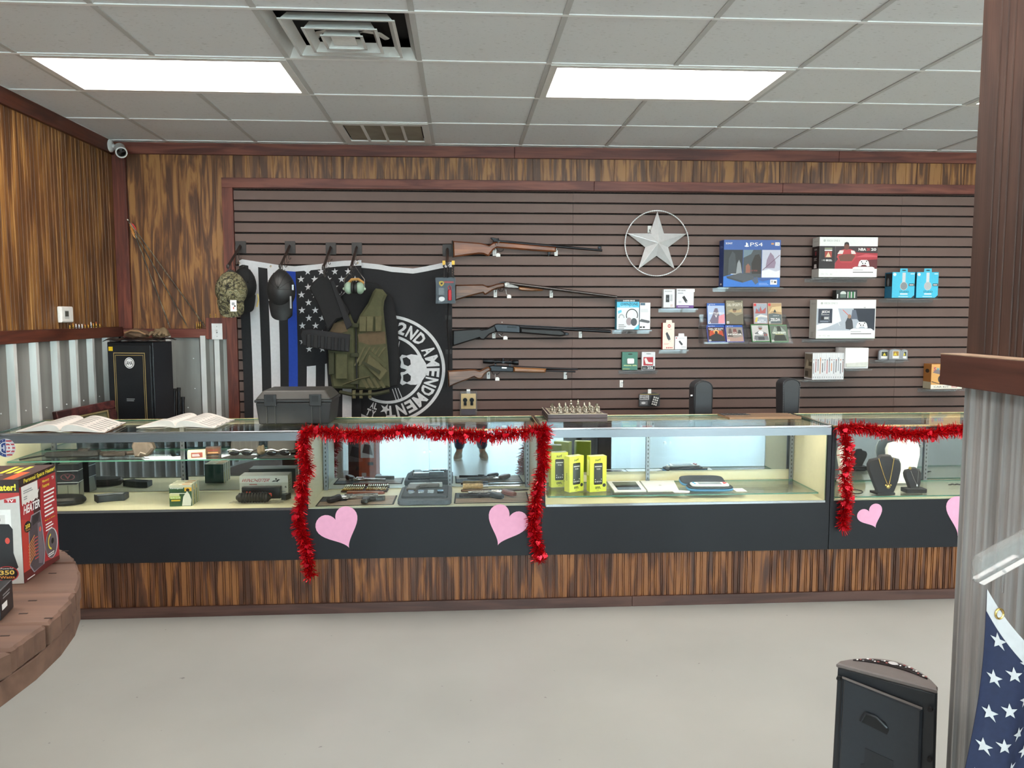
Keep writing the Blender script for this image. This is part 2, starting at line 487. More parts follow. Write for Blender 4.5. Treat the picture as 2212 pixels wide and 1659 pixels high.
# ---- square air diffuser
d = thing('air_diffuser', 'square white ceiling air diffuser with nested stepped louvres', 'air vent', (gx(1) + T / 2, gy(0) + T / 2, CZ))
def frustum(a0, z0, a1, z1, th=.003):
    m = MB()
    for (A, Z), (B, W) in (((a0, z0), (a1, z1)), ((a0 - th, z0), (a1 - th, z1))):
        q = [(-A, -A, Z), (A, -A, Z), (A, A, Z), (-A, A, Z), (-B, -B, W), (B, -B, W), (B, B, W), (-B, B, W)]
        m.add(q, [(0, 1, 5, 4), (1, 2, 6, 5), (2, 3, 7, 6), (3, 0, 4, 7)])
    m.keep = True
    return m
h = T / 2 - .012
fr = frustum(h, .0, .27, .05); fr.build('outer_cone', M_TEE, d)
BX(-.30, .30, -.30, .30, .095, .10).build('duct_shade', mat('#17181a', rough=.7), d)  # black sheet standing in for the shade up inside the duct
for a0, a1, z0 in ((.225, .20, -.006), (.146, .126, -.014), (.080, .064, -.020)):
    m = frustum(a0, z0, a1, z0 + .034)
    for s_ in (-1, 1):
        m.box(-a0 - .008, a0 + .008, s_ * (a0 + .002) - .006, s_ * (a0 + .002) + .006, z0 - .004, z0)
        m.box(s_ * (a0 + .002) - .006, s_ * (a0 + .002) + .006, -a0, a0, z0 - .004, z0)
    m.build('louvre', M_WHITE, d)
BX(-.05, .05, -.05, .05, -.016, -.012).build('centre_plate', mat('#ececea', rough=.35), d)
for s_ in (-1, 1):
    MB().tube([(s_ * .03, -.02, .0), (s_ * .07, .05, .045), (s_ * .13, .15, .07), (s_ * .16, .22, .07)], .016, n=6, flat=.3).build('strap', M_TEE, d)
# ---- return grille
d = thing('return_grille', 'white ceiling return grille with four dusty panels', 'air vent', (gx(1) + T / 2, gy(3) + T / 2, CZ - .001))
m = MB()
for x0, x1, y0, y1 in ((-h, h, -h, -.24), (-h, h, .22, h), (-h, -.25, -.24, .22), (.25, h, -.24, .22)): m.box(x0, x1, y0, y1, -.003, .010)
m.build('frame', M_TEE, d)
for i in range(3): BX(-.25 + .125 * (i + 1) - .008, -.25 + .125 * (i + 1) + .008, -.24, .22, -.004, .012).build('bar', M_TEE, d)
for i in range(4): BX(-.25 + .125 * i + .008, -.25 + .125 * (i + 1) - .008, -.24, .22, .006, .010).build('panel', mat('#938c7e', rough=.8, var=.15, scale=6), d)
# ---- walls
def grooved(axis, a0, a1, z0, z1, face_, pitch, depth, gw=.006, sgn=1, pair=False, jit=0.0, th=.012):
    """sheet with recessed vertical grooves, profile run along x or y"""
    pts = []; a = a0; rn = random.Random(5)
    pts.append((a0, 0))
    while True:
        a += pitch * (1 + jit * (rn.random() - .5))
        if a + .03 > a1: break
        pts += [(a - gw / 2, 0), (a - gw / 4, depth), (a + gw / 4, depth), (a + gw / 2, 0)]
        if pair:
            b = a + gw * 1.6
            pts += [(b - gw / 2, 0), (b - gw / 4, depth), (b + gw / 4, depth), (b + gw / 2, 0)]
    pts.append((a1, 0))
    v = []; f = []
    for p, dd in pts:
        q = face_ + sgn * dd
        for z in (z0, z1):
            v.append((p, q, z) if axis == 'x' else (q, p, z))
    n = len(pts)
    for i in range(n - 1): f.append((2 * i, 2 * i + 2, 2 * i + 3, 2 * i + 1))
    m = MB(); m.add(v, f)
    back = face_ + sgn * (depth + th)
    o = [(a0, back), (a1, back)]
    v2 = []
    for p, q in o:
        for z in (z0, z1): v2.append((p, q, z) if axis == 'x' else (q, p, z))
    m.add(v2, [(0, 1, 3, 2)])
    return m
def ribbed(axis, a0, a1, z0, z1, face_, ribs, rw=.055, rh=.03, sgn=-1):
    pts = [(a0, 0)]
    for r_ in sorted(ribs):
        pts += [(r_ - rw / 2, 0), (r_ - rw / 4, rh), (r_ + rw / 4, rh), (r_ + rw / 2, 0)]
    pts.append((a1, 0))
    m = MB(); m.use(M_GALV); m.use(M_RIB)
    for i in range(len(pts) - 1):
        (p, q), (p2, q2) = pts[i], pts[i + 1]
        v = []
        for pp, qq in ((p, q), (p2, q2)):
            for z in (z0, z1):
                y = face_ + sgn * qq
                v.append((pp, y, z) if axis == 'x' else (y, pp, z))
        m.use(M_RIB if q == rh and q2 == rh else M_GALV).add(v, [(0, 2, 3, 1)])
    return m
wb = struct('wall_back', BX(XL - .1, XR, YB + .012, YB + .14, 0, CZ + .165), M_DARK)
# plywood sheets above and left of the slatwall
gro = grooved('x', -2.31, -1.66, 1.46, 2.665, YB - .004, .105, .003, jit=.5, sgn=1); gro.build('plywood_panel', M_PLY, wb)
xs = [-1.66, -.47, .75, 1.97, 3.19, 4.41, 5.63]
for a, b in zip(xs, xs[1:]):
    grooved('x', a, b - .002, 2.50, 2.665, YB - .004, .075, .003, jit=.6, sgn=1).build('plywood_panel', M_PLY, wb)
ribbed('x', -2.40, -1.66, 0, 1.41, YB - .006, [PY(369, 780, YB).x, PY(443, 780, YB).x, PY(469, 780, YB).x - .3 * 0 + .012], rw=.07).build('metal_panel', None, wb)
m = MB()
for i, (px, py) in enumerate(((418, 774), (421, 839), (406, 880))):
    p = PY(px, py, YB - .008); m.ball(p, (.005, .004, .005), n=8, m=5)
m.build('screw', mat('#c9cccd', rough=.3, metal=.8), wb)
# trims on the back wall
for a, b in ((-2.40, .38), (.382, 2.75), (2.752, 6.55)):
    BX(a, b, YB - .028, YB - .004, 2.664, CZ).build('crown_board', M_TRIM, wb, bevel=.002)
for a, b in ((-1.66, .95), (.952, 2.33), (2.332, 5.7)):
    BX(a, b, YB - .042, YB - .004, 2.438, 2.506).build('frame_board', M_TRIM, wb, bevel=.002)
BX(-1.66, -1.586, YB - .042, YB - .004, 0, 2.4378).build('frame_board', M_TRIMV, wb, bevel=.002)
BX(-2.40, -2.312, YB - .03, YB - .004, 1.46, 2.6635).build('corner_board', M_TRIMV, wb, bevel=.002)
BX(-2.37, -1.662, YB - .034, YB - .004, 1.396, 1.459).build('chair_rail', M_TRIM, wb, bevel=.003)
BX(-1.80, -1.661, YB - .040, YB - .035, 1.385, 1.535).build('switch_board', M_TRIMV, wb, bevel=.002)
# slatwall: every slat is a piece on a dark backing
sw = struct('wall_slat_panel', BX(-1.585, 5.70, YB - .012, YB - .006, .40, 2.4375), M_DARK)
slot = [2.201 + .0745 * k for k in range(3, -24, -1)]
edges = [2.436] + slot
me = {}
seams = [-1.584, .802, 3.24, 5.69]
for k in range(len(edges) - 1):
    zt, zb = edges[k] - (.0038 if k else 0), edges[k + 1] + .0038
    for i in range(3):
        key = (i, round(zt - zb, 4))
        if key not in me:
            L = seams[i + 1] - seams[i] - .0015; hh = zt - zb
            pr = [(-.0, 0), (-.0, .004), (-.011, .004), (-.013, .006), (-.013, hh - .001), (-.011, hh), (0, hh)]
            o = MB().prism(pr, 0, L, 'x').build('slat', M_SLAT, sw); me[key] = o.data
        else:
            o = bpy.data.objects.new('slat', me[key]); COL.objects.link(o); o.parent = sw
        o.location = (seams[i], YB - .012, zb)
# left wall
wl = struct('wall_left', BX(XL - .14, XL - .014, YF, YB + .14, 0, CZ + .165), M_DARK)
ys = [YF, -4.62, -3.4, -2.2, -.98, .24, 1.46, 2.68, 3.90, 5.12, YB - .03]
for a, b in zip(ys, ys[1:]):
    grooved('y', a, b - .001, 1.475, 2.665, XL, .042, .0025, gw=.005, sgn=-1, jit=.5, th=.008).build('plywood_panel', M_PLYL, wl)
ribbed('y', YF, YB - .03, 0, 1.415, XL - .004, [4.374 - .226 * k for k in range(1, 45)] + [4.374, 4.597, 4.829, 5.052, 5.277, 5.497], rw=.062, rh=.03, sgn=1).build('metal_panel', None, wl)
BX(XL - .012, XL + .03, YF, YB - .036, 1.405, 1.474).build('chair_rail', M_TRIMY, wl, bevel=.003)
BX(XL - .012, XL + .022, YF, YB - .03, 2.655, CZ - .001).build('crown_board', M_TRIMY, wl, bevel=.002)
m = MB()
for px, py in ((2, 893), (56, 886), (101, 880), (144, 873), (181, 865), (215, 856)): m.ball(PX(px, py, XL - .001), (.004, .005, .005), n=8, m=5)
m.build('screw', mat('#c9cccd', rough=.3, metal=.8), wl)
# right wall and storefront wall with daylight windows behind the camera
struct('wall_right', BX(XR, XR + .12, YF, YB + .14, 0, CZ + .165), mat('#d8d6d0', rough=.7))
wins = [(-2.1, .1, .45, 2.45), (.35, 1.35, .05, 2.3), (1.6, 3.6, .45, 2.45), (3.85, 5.95, .45, 2.45)]
m = MB(); edge_x = XL - .1
for x0, x1, z0, z1 in wins:
    m.box(edge_x, x0, YF - .12, YF, 0, CZ + .165); edge_x = x1
    if z0 > .06: m.box(x0, x1, YF - .12, YF, 0, z0)
    m.box(x0, x1, YF - .12, YF, z1, CZ + .165)
m.box(edge_x, XR + .1, YF - .12, YF, 0, CZ + .165)
struct('wall_front', m, mat('#d8d6d0', rough=.7))
for i, (x0, x1, z0, z1) in enumerate(wins):
    t = struct('window_%d' % (i + 1), MB().box(x0, x1, YF - .07, YF - .05, z0, z0 + .05).box(x0, x1, YF - .07, YF - .05, z1 - .05, z1).box(x0, x0 + .05, YF - .07, YF - .05, z0, z1).box(x1 - .05, x1, YF - .07, YF - .05, z0, z1).box((x0 + x1) / 2 - .025, (x0 + x1) / 2 + .025, YF - .07, YF - .05, z0, z1), mat('#c9c9c7'))
    BX(x0 + .05, x1 - .05, YF - .062, YF - .058, z0 + .05, z1 - .05).build('pane', glass(), t)
struct('ground_outside', BX(-30, 30, -30, YF - .13, -.1, -.05), mat('#dddbd5', rough=.9))
# ---- partition beside the camera: brown grooved panel over galvanized sheet
XP = 1.235
M_BROWN = wood('brown_painted_panel', '#3d2b25', '#463129', '#503930', fine=1.6, rough=.5)
pw = struct('wall_partition', BX(XP + .012, XP + .13, .90, 1.868, 0, CZ - .006), M_BROWN)
grooved('y', .90, 1.868, 1.45, CZ - .006, XP, .03, .003, gw=.008, sgn=1, jit=.7, th=.006).build('grooved_panel', M_BROWN, pw)
M_GALP = galv_mat('weathered_galvanized_sheet', '#8a8a8a', '#b4b4b4', (70, 70, 1.0), metal=.1, rough=.45)
m = MB(); pts = []; a = .90
while a < 1.868:
    pts.append((a, .004 * math.sin(a * 160) + .002 * math.sin(a * 417))); a += .004
v = []
for p, q in pts: v += [(XP - .001 + q, p, 0), (XP - .001 + q, p, 1.392)]
m.add(v, [(2 * i, 2 * i + 2, 2 * i + 3, 2 * i + 1) for i in range(len(pts) - 1)])
m.build('metal_panel', M_GALP, pw, smooth=60)
BX(XP - .062, XP - .006, .90, 1.875, 1.388, 1.462).build('chair_rail', wood('brown_rail', '#43241b', '#512d22', '#5d362a', axis=1, fine=.6, rough=.55), pw, bevel=.002)
BX(XP - .062, XP - .004, .90, 1.875, 1.4622, 1.4645).build('rail_top', mat('#a98f78', rough=.7, var=.15, scale=30), pw)
# ================================================================== COUNTER
YC, YK = 4.08, 4.60           # front and back of the showcases
M_BLACK = mat('#14151b', rough=.5, var=.05, scale=60, spec=.35)
M_CREAM = mat('#d8d3b4', rough=.4, var=.02)
M_ALU = mat('#84888e', rough=.36, metal=.85, var=.04, scale=20, stretch=(1, 1, 20))
M_CHROME = mat('#b4b7bc', rough=.2, metal=1.0, var=.03)
M_GOLD = mat('#cdb98a', rough=.25, metal=.8, var=.03)
M_GLASS = glass('#f8faf9', refl=.6)
M_EDGE = mat('#5b8f7d', rough=.15, var=.05, spec=.8)
def mirror_mat():
    m, nt, b = base('mirror_silvering')
    b.inputs['Metallic'].default_value = 1; b.inputs['Roughness'].default_value = .015
    b.inputs['Base Color'].default_value = (.40, .455, .515, 1)
    return m
M_MIRROR = mirror_mat()
cb = thing('counter_base', 'long beadboard counter base under the black showcases', 'counter', (0, YC, 0))
xs = [-2.36, -1.66, -.44, .40, 1.62, 2.84, 3.95]
for a, b in zip(xs, xs[1:]):
    grooved('x', a, b - .001, .05, .289, .012, .036, .006, gw=.006, sgn=1, pair=True, jit=.25, th=.01).build('beadboard_panel', M_BEAD, cb)
for a, b in ((-2.36, .9), (.901, 3.95)): BX(a, b, -.006, .0105, 0, .054).build('base_board', wood('brown_base_board', '#3d2620', '#49302a', '#553a32', axis=0, fine=.6), cb, bevel=.002)
BX(-2.36, 3.95, .03, .50, .0, .288).build('carcass', M_DARK, cb)
def pane(x0, x1, y0, y1, z0, z1, edges_axis):
    """glass sheet: clear faces, green cut edges; edges_axis = thin axis"""
    m = MB(); m.use(M_GLASS); m.use(M_EDGE)
    v = [(x, y, z) for z in (z0, z1) for y in (y0, y1) for x in (x0, x1)]
    fs = {'z': [(0, 2, 3, 1), (4, 5, 7, 6)], 'y': [(0, 1, 5, 4), (2, 6, 7, 3)], 'x': [(0, 4, 6, 2), (1, 3, 7, 5)]}
    o = len(m.v); m.v += v
    for ax, ff in fs.items():
        for f in ff: m.f.append([i + o for i in f]); m.mi.append(0 if ax == edges_axis else 1)
    return m
def standard(t, x, y, z0, z1):
    p = BX(x - .011, x + .011, y, y + .010, z0, z1).build('shelf_standard', M_ALU, t)
    m = MB(); z = z0 + .02
    while z < z1 - .02: m.box(x - .0028, x + .0028, y - .0006, y + .0004, z, z + .011); z += .024
    m.build('slot_row', mat('#2a2c2e'), p)
def showcase(x0, x1, label, rail, lamp, shelves, doors, tilt=0.0, deck=.562, rows=2, stds=()):
    t = thing('display_case', label, 'display case', (0, 0, 0))
    t.location = ((x0 + x1) / 2, YC, .29)
    ox, oy, oz = t.location
    def B(name, m, a, b, c, d_, e, f, **k): return BX(a - ox, b - ox, c - oy, d_ - oy, e - oz, f - oz).build(name, m, t, **k)
    B('plinth', M_BLACK, x0 + .001, x1 - .001, YC, YK, .29, deck - .006)
    B('deck', M_CREAM, x0 + .021, x1 - .021, YC + .012, YK - .02, deck - .006, deck)
    for s_, a in ((0, x0 + .001), (1, x1 - .021)):
        p = B('side_panel', M_BLACK, a, a + .02, YC, YK, deck - .006, .9575)
        q = B('liner', M_CREAM, (a + .0202) if s_ == 0 else (a - .004), (a + .0242) if s_ == 0 else (a - .0002), YC + .012, YK - .02, deck, .9555)
        q.parent = p
    xa, xb = x0 + .026, x1 - .026
    def G(name, *a):
        m = pane(a[0] - ox, a[1] - ox, a[2] - oy, a[3] - oy, a[4] - oz, a[5] - oz, a[6]); return m.build(name, None, t)
    G('front_glass', xa, xb, YC + .004, YC + .009, deck + .0, .955, 'y')
    G('top_glass', x0 + .004, x1 - .004, YC + .006, YK - .004, .9585, .9645, 'z')
    if rail:
        B('top_rail', M_ALU, xa - .02, xb + .02, YC - .004, YC + .003, .916, .956)
        B('rail_lip', M_CHROME, xa - .02, xb + .02, YC - .006, YC + .005, .9562, .9675, bevel=.002)
        B('bottom_rail', M_CHROME, xa, xb, YC - .002, YC + .0035, deck - .008, deck + .004)
    else:
        B('rail_lip', M_GOLD, x0 + .004, x1 - .004, YC - .001, YC + .0055, .9565, .9668, bevel=.001)
    B('back_lip', M_GOLD, x0 + .004, x1 - .004, YK - .0035, YK + .002, .945, .9668, bevel=.001)
    for xq in (x0 + .002, x1 - .010): B('end_lip', M_GOLD if not rail else M_CHROME, xq, xq + .008, YC + .007, YK - .005, .9648, .9668)
    B('back_sill', M_CREAM, xa, xb, YK - .10, YK - .02, deck + .0005, deck + .03 * (1 if doors == 'raised' else .15))
    zt = .946; zb = deck + (.09 if doors == 'raised' else .008)
    mid = (xa + xb) / 2
    for i, (a, b) in enumerate(((xa, mid + .015), (mid - .015, xb))):
        yy = YK - .098 + i * .014
        dm = MB().box(a + .003 - ox, b - .003 - ox, -.0025, .0025, 0, zt - zb)
        o = dm.build('mirror_door', M_MIRROR, t); o.location = (0, yy - oy, zb - oz); o.rotation_euler = (-R(tilt), 0, 0)
        k = MB().lathe([(.001, -.010), (.009, -.010), (.009, -.004), (.006, -.0026)], n=12, o=((a + .03 if i else b - .03) - ox, 0, (zt - zb) * .55), ax='y').build('pull', M_CHROME, o)
    if doors == 'raised': B('back_panel', M_CREAM, xa, xb, YK - .07, YK - .06, deck + .03, zb)
    B('head_board', M_CREAM, xa, xb, YK - .105, YK - .02, .9465, .956)
    for xs_ in stds: standard(t, xs_ - ox, YK - .112 - oy, deck + .002 - oz, .944 - oz)
    for z, ya in shelves:
        G('glass_shelf', xa + .012, xb - .012, ya, YK - .116, z - .007, z, 'z')
    if lamp:
        B('lamp_housing', M_ALU, xa + .05, xb - .05, YC + .011, YC + .05, .9415, .9545)
        if not rail: B('lamp_shield', M_ALU, xa + .05, xb - .05, YC + .0105, YC + .0125, .914, .9413)  # strip added to hide the bright tube behind the front glass
        MB().tube([(xa + .07 - ox, .03, .932 - oz), (xb - .07 - ox, .03, .932 - oz)], .007, n=8).build('lamp_tube', emit('#fff3d8', CASELAMP), t)
    return t
C1 = showcase(-2.36, -.82, 'black showcase with cream lining holding ammunition boxes and magazines', True, True, [(.812, YC + .07)], 'low', stds=[PZ(125, 1062, .57).x, PZ(398, 1060, .57).x, -.862])
C2 = showcase(-.82, .412, 'black showcase framed by red tinsel holding revolvers on flag mats', False, False, [], 'low', tilt=1.15, stds=[-.775, -.204 + .13, .372])
C3 = showcase(.412, 1.972, 'black showcase holding yellow phone boxes and white tablets', True, True, [(.592, YC + .055)], 'raised', deck=.557, stds=[.47, 1.075, 1.93])
C4 = showcase(1.974, 3.50, 'black showcase with necklace busts and tinsel beside the brown partition', False, True, [(.574, YC + .02)], 'low', stds=[2.02, 2.75])
# ---- pink paper hearts
def heart_pts(n=28):
    out = []
    for i in range(n):
        a = 2 * math.pi * i / n
        x = 16 * math.sin(a) ** 3; y = 13 * math.cos(a) - 5 * math.cos(2 * a) - 2 * math.cos(3 * a) - math.cos(4 * a)
        out.append((x / 32, (y + 2.5) / 32))
    return out
HP = heart_pts(48)
def heart(px, py, w_, h_, rot, label):
    p = PY(px, py, YC - .002)
    o = MB().prism([(x * w_, y * h_) for x, y in HP], -.0012, 0, 'y').build('paper_heart', mat('#e2a3c0', rough=.75, var=.03), None, loc=p)
    o.rotation_euler = (0, R(rot), 0)
    tag(o, label, 'heart', 'pink paper hearts on the counter front')
heart(735, 1144, .225, .235, -24, 'pink paper heart leaning left below the revolver showcase')
heart(1091, 1138, .215, .235, 22, 'pink paper heart leaning right below the revolver showcase')
heart(1882, 1118, .145, .14, -24, 'small pink paper heart below the necklace showcase')
heart(2082, 1119, .245, .23, 18, 'large pink paper heart half hidden by the galvanized partition')
# ---- tinsel garlands
M_TINSEL = mat('#d81a26', rough=.16, metal=.7, var=.25, scale=200)
M_FOIL = mat('#c8152c', rough=.25, metal=.6, var=.1)
def garland(paths, label, hearts, seed):
    rn = random.Random(seed)
    t = thing('tinsel_garland', label, 'garland', paths[0][0], 0)
    o = Vector(paths[0][0]); m = MB(); core = MB()
    for P in paths:
        P = [Vector(p) - o for p in P]
        core.tube(P, .0022, n=6)
        for a, b in zip(P, P[1:]):
            L = (b - a).length; n = int(L * 3400); ax = (b - a).normalized()
            for i in range(n):
                c = a.lerp(b, rn.random()) + Vector((rn.uniform(-.002, .002),) * 3)
                dv = Vector((rn.gauss(0, 1), rn.gauss(0, 1), rn.gauss(0, 1)))
                dv -= ax * dv.dot(ax) * .65; dv.normalize()
                if dv.y > .25: dv.y *= -1
                ln = rn.uniform(.022, .050); wd = rn.uniform(.0012, .0024)
                sd = dv.cross(Vector((rn.gauss(0, 1), rn.gauss(0, 1), rn.gauss(0, 1)))).normalized() * wd
                bend = Vector((rn.uniform(-.007, .007), rn.uniform(-.006, .004), rn.uniform(-.011, .003)))
                mid = c + dv * ln * .55; end = c + dv * ln + bend
                m.add([c - sd, c + sd, mid + sd, mid - sd, end + sd * .7, end - sd * .7], [(0, 1, 2, 3), (3, 2, 4, 5)])
    m.keep = True
    ob = m.build('tinsel', M_TINSEL, t); ob['kind'] = 'stuff'
    core.build('wire', M_TINSEL, t)
    hm = None
    for i in range(hearts):
        P = rn.choice(paths); k = rn.randrange(len(P) - 1)
        c = Vector(P[k]).lerp(Vector(P[k + 1]), rn.random()) - o + Vector((rn.uniform(-.03, .03), -.03 + rn.uniform(-.008, .01), rn.uniform(-.035, .02)))
        if hm is None:
            h_ = MB().prism([(x * .030, y * .030) for x, y in heart_pts(20)], -.0004, .0004, 'y').build('foil_heart', M_FOIL, t); hm = h_.data
        else:
            h_ = bpy.data.objects.new('foil_heart', hm); COL.objects.link(h_); h_.parent = t
        h_.location = c; h_.rotation_euler = (rn.uniform(-.5, .5), rn.uniform(-.8, .8), rn.uniform(-.7, .7))
    return t
YG = YC - .022
def gp(L): return [PY(x, y, YG) for x, y in L]
garland([gp([(655, 930), (700, 932), (760, 938), (830, 936), (880, 928), (940, 935), (1010, 938), (1070, 940), (1120, 936), (1182, 926)]),
         gp([(662, 928), (658, 960), (655, 985), (668, 1010), (652, 1040), (655, 1075), (645, 1105), (648, 1140), (660, 1170), (665, 1205), (672, 1245)]),
         gp([(1180, 926), (1172, 960), (1174, 1000), (1165, 1030), (1160, 1065), (1155, 1100), (1152, 1135), (1158, 1170), (1166, 1212)])],
        'red tinsel garland framing the revolver showcase', 44, 3)
garland([gp([(1808, 925), (1850, 922), (1900, 930), (1950, 938), (2000, 938), (2050, 930), (2110, 925), (2200, 930)]),
         gp([(1822, 925), (1826, 960), (1828, 1000), (1820, 1030), (1828, 1065), (1824, 1100), (1820, 1142)])],
        'red tinsel garland framing the necklace showcase', 30, 4)
# ================================================================== LEFT CORNER
M_STEEL = mat('#2b2c2f', rough=.35, metal=.7, var=.08)
M_IRON = mat('#3a3635', rough=.5, metal=.4, var=.08)
M_RUB = mat('#191a1b', rough=.6)
WT = ink('#e6e6e4'); BK = ink('#17181a'); GY = ink('#8c8f92')
# security camera
t = thing('security_camera', 'white bullet security camera in the wall corner', 'camera', (-2.376, YB - .10, 2.700))
MB().lathe([(.001, 0), (.042, 0), (.042, .010), (.03, .018), (.001, .018)], n=20, ax='x').build('mount_plate', M_WHITE, t, smooth=40)
MB().tube([(.015, 0, 0), (.05, -.01, -.01), (.065, -.02, -.02)], [.014, .011, .014], n=10).build('arm', M_WHITE, t, smooth=40)
m = MB().lathe([(.001, -.055), (.030, -.055), (.035, -.045), (.035, .045), (.037, .05), (.037, .068), (.030, .069), (.029, .055), (.001, .055)], n=20, ax='z')
rt = Vector((.42, -.80, -.42)).to_track_quat('Z', 'Y').to_matrix().to_4x4()
MT = Matrix.Translation((.088, -.05, -.036)) @ rt
m.xf(MT).build('housing', M_WHITE, t, smooth=40)
MB().lathe([(.001, .0555), (.0285, .0555), (.0285, .058), (.014, .060), (.001, .062)], n=18).xf(MT).build('lens', mat('#101113', rough=.1), t, smooth=40)
# thermostat
p = PX(136, 678, XL + .002); s = 1.0
t = thing('thermostat', 'white square thermostat on the stained plywood wall', 'thermostat', (XL + .0005, p.y, p.z - .05))
MB().prism([(-.072, 0), (.072, 0), (.072, .096), (-.072, .096)], 0, .03, 'x', inset=.006).build('housing', mat('#e3e2dd', rough=.4), t, bevel=.003)
BX(.0302, .0312, -.040, .012, .022, .072).build('bezel', mat('#b9bcb8'), t)
BX(.0313, .0318, -.035, .007, .036, .068).build('screen', mat('#4b4f49', rough=.2), t)
# switch plate
p = PY(469, 716, YB - .041)
t = thing('light_switch', 'white light switch plate on the red brown board', 'light switch', (p.x, YB - .0402, p.z - .056))
MB().prism([(-.037, 0), (.037, 0), (.037, .114), (-.037, .114)], -.006, 0, 'y', inset=.003).build('plate', mat('#e6e6e6', rough=.3), t)
BX(-.005, .005, -.007, -.0062, .046, .068).build('toggle_slot', mat('#77787a'), t)
MB().cbox((0, -.011, .060), (.008, .012, .012), Matrix.Rotation(.5, 3, 'X')).build('toggle', mat('#e6e6e6', rough=.3), t)
m = MB()
for z in (.022, .092): m.lathe([(.001, -.0072), (.003, -.007), (.003, -.0061)], n=10, o=(0, 0, z), ax='y')
m.build('screw', GY, t)
# cartridges standing on the rails
def cartridge(loc, hgt, tip, label, rad=.0055):
    t = thing('cartridge', label, 'cartridge', loc, 0, 'cartridges lined up on the wooden rails')
    c = hgt * .68
    MB().lathe([(.001, 0), (rad, 0), (rad, .002), (rad * .85, .003), (rad, .004), (rad, c * .9), (rad * .8, c), (.001, c)], n=10).build('case', mat('#c39a4a' if tip != 'silver' else '#c9ccd0', rough=.25, metal=.9), t, smooth=40)
    MB().lathe([(rad * .78, c), (rad * .7, c + (hgt - c) * .5), (rad * .3, hgt * .97), (.001, hgt)], n=10).build('bullet', mat({'red': '#b5552e', 'gold': '#c58a3f', 'silver': '#d9dadb'}[tip], rough=.3, metal=.7), t, smooth=40)
for i, (px, top, tip) in enumerate([(151, 705, 'gold'), (158, 700, 'gold'), (164.5, 701, 'silver'), (171, 702, 'silver'), (177.5, 702, 'silver'), (184, 703, 'red'), (191, 704, 'gold'), (197, 698, 'silver'), (202, 701, 'gold'), (208, 698, 'red'), (216, 703, 'gold')]):
    p = PX(px, 711, XL + .014); q = PX(px, top, XL + .014)
    cartridge((XL + .014, p.y, 1.4743), max(.022, q.z - p.z), tip, 'small %s cartridge standing on the rail below the thermostat' % {'gold': 'brass', 'silver': 'silver cased', 'red': 'copper tipped'}[tip], .0048)
for px in (425, 429, 433):
    p = PY(px, 708, YB - .02); cartridge((p.x, YB - .02, 1.4593), .052, 'gold', 'slim brass cartridge standing on the rail beside the arrow tips', .0035)
for px in (455.5, 467.5):
    p = PY(px, 682, YB - .02); cartridge((p.x, YB - .0375, 1.5353), .030, 'gold', 'slim brass cartridge standing above the light switch', .0024)
# arrows leaning into the corner
NK = [PY(275, 473, YB - .085), PY(279, 479, YB - .060), PY(284, 486, YB - .035)]
for i, (tp, nk, lab) in enumerate(zip([(446, 703), (407, 702), (368, 703)], NK, ['nearest the light switch', 'between the other two arrows', 'closest to the black gun cabinet'])):
    a = PY(tp[0], tp[1], YB - .0200); a.z = 1.461 + .0
    t = thing('arrow', 'slim camouflage hunting arrow leaning on the plywood, %s' % lab, 'arrow', a, 0, 'arrows leaning on the plywood wall')
    v = nk - a; L = v.length; u = v.normalized()
    Q = u.to_track_quat('Z', 'Y').to_matrix().to_4x4()
    MB().tube([(0, 0, .03), (0, 0, L - .01)], .0044, n=8).xf(Q).build('shaft', wood('camouflage_shaft', '#241c14', '#3f3325', '#7a6b54', patch=3), t, smooth=40)
    MB().prism([(-.016, 0.0), (0, .040), (.016, 0.0), (0, .006)], -.0008, .0008, 'y').xf(Q @ Matrix.Rotation(math.pi, 4, 'X') @ Matrix.Translation((0, 0, -.034)) if False else Q @ Matrix.Scale(-1, 4, (0, 0, 1)) @ Matrix.Translation((0, 0, -.042))).build('broadhead', mat('#b9b2a6', rough=.3, metal=.8), t)
    fl = MB()
    for k in range(3):
        s0 = len(fl.v)
        fl.use(ink(['#d9d6cf', '#c23a33', '#d58a3c'][k])).prism([(.003, L - .10), (.014, L - .075), (.016, L - .045), (.003, L - .03)], -.0005, .0005, 'y')
        fl.xf(Matrix.Rotation(2.1 * k + .4 * i, 4, 'Z'), s0)
    fl.xf(Q).build('fletching', None, t)
    MB().tube([(0, 0, L - .012), (0, 0, L)], .004, n=8).xf(Q).build('nock', ink('#e8e3da'), t)
# gun cabinet in the corner
p = PZ(283, 1040, 0)
GC = (-2.075, 5.26, 0)
t = thing('gun_cabinet', 'tall black steel gun cabinet with gold pinstripes', 'cabinet', GC, R(-12))
HW, DP, HT = .158, .21, 1.385
M_CAB = mat('#15171b', rough=.35, var=.08)
BX(-HW, HW, -DP / 2, DP / 2, 0, HT).build('body', M_CAB, t, bevel=.004)
dr = BX(-HW + .012, HW - .012, -DP / 2 - .012, -DP / 2 - .0005, .04, HT - .018).build('door', M_CAB, t, bevel=.003)
pr = Print((-HW + .012, -DP / 2 - .0122, .04), (2 * HW - .024, 0, 0), (0, 0, HT - .058), n=(0, -1, 0))
gold = ink('#b39a62')
for ins, th in ((.13, .012), (.17, .008)):
    yy = ins * .28
    pr.rect(gold, ins, yy, ins + th, 1 - yy).rect(gold, 1 - ins - th, yy, 1 - ins, 1 - yy).rect(gold, ins, 1 - yy - th * .25, 1 - ins, 1 - yy).rect(gold, ins, yy, 1 - ins, yy + th * .25)
pr.disc(WT, .5, .915, .115, .026).ring(BK, .5, .915, .10, .0225, .12).text(BK, 'AHA', .425, .905, .575, .925, bold=.02)
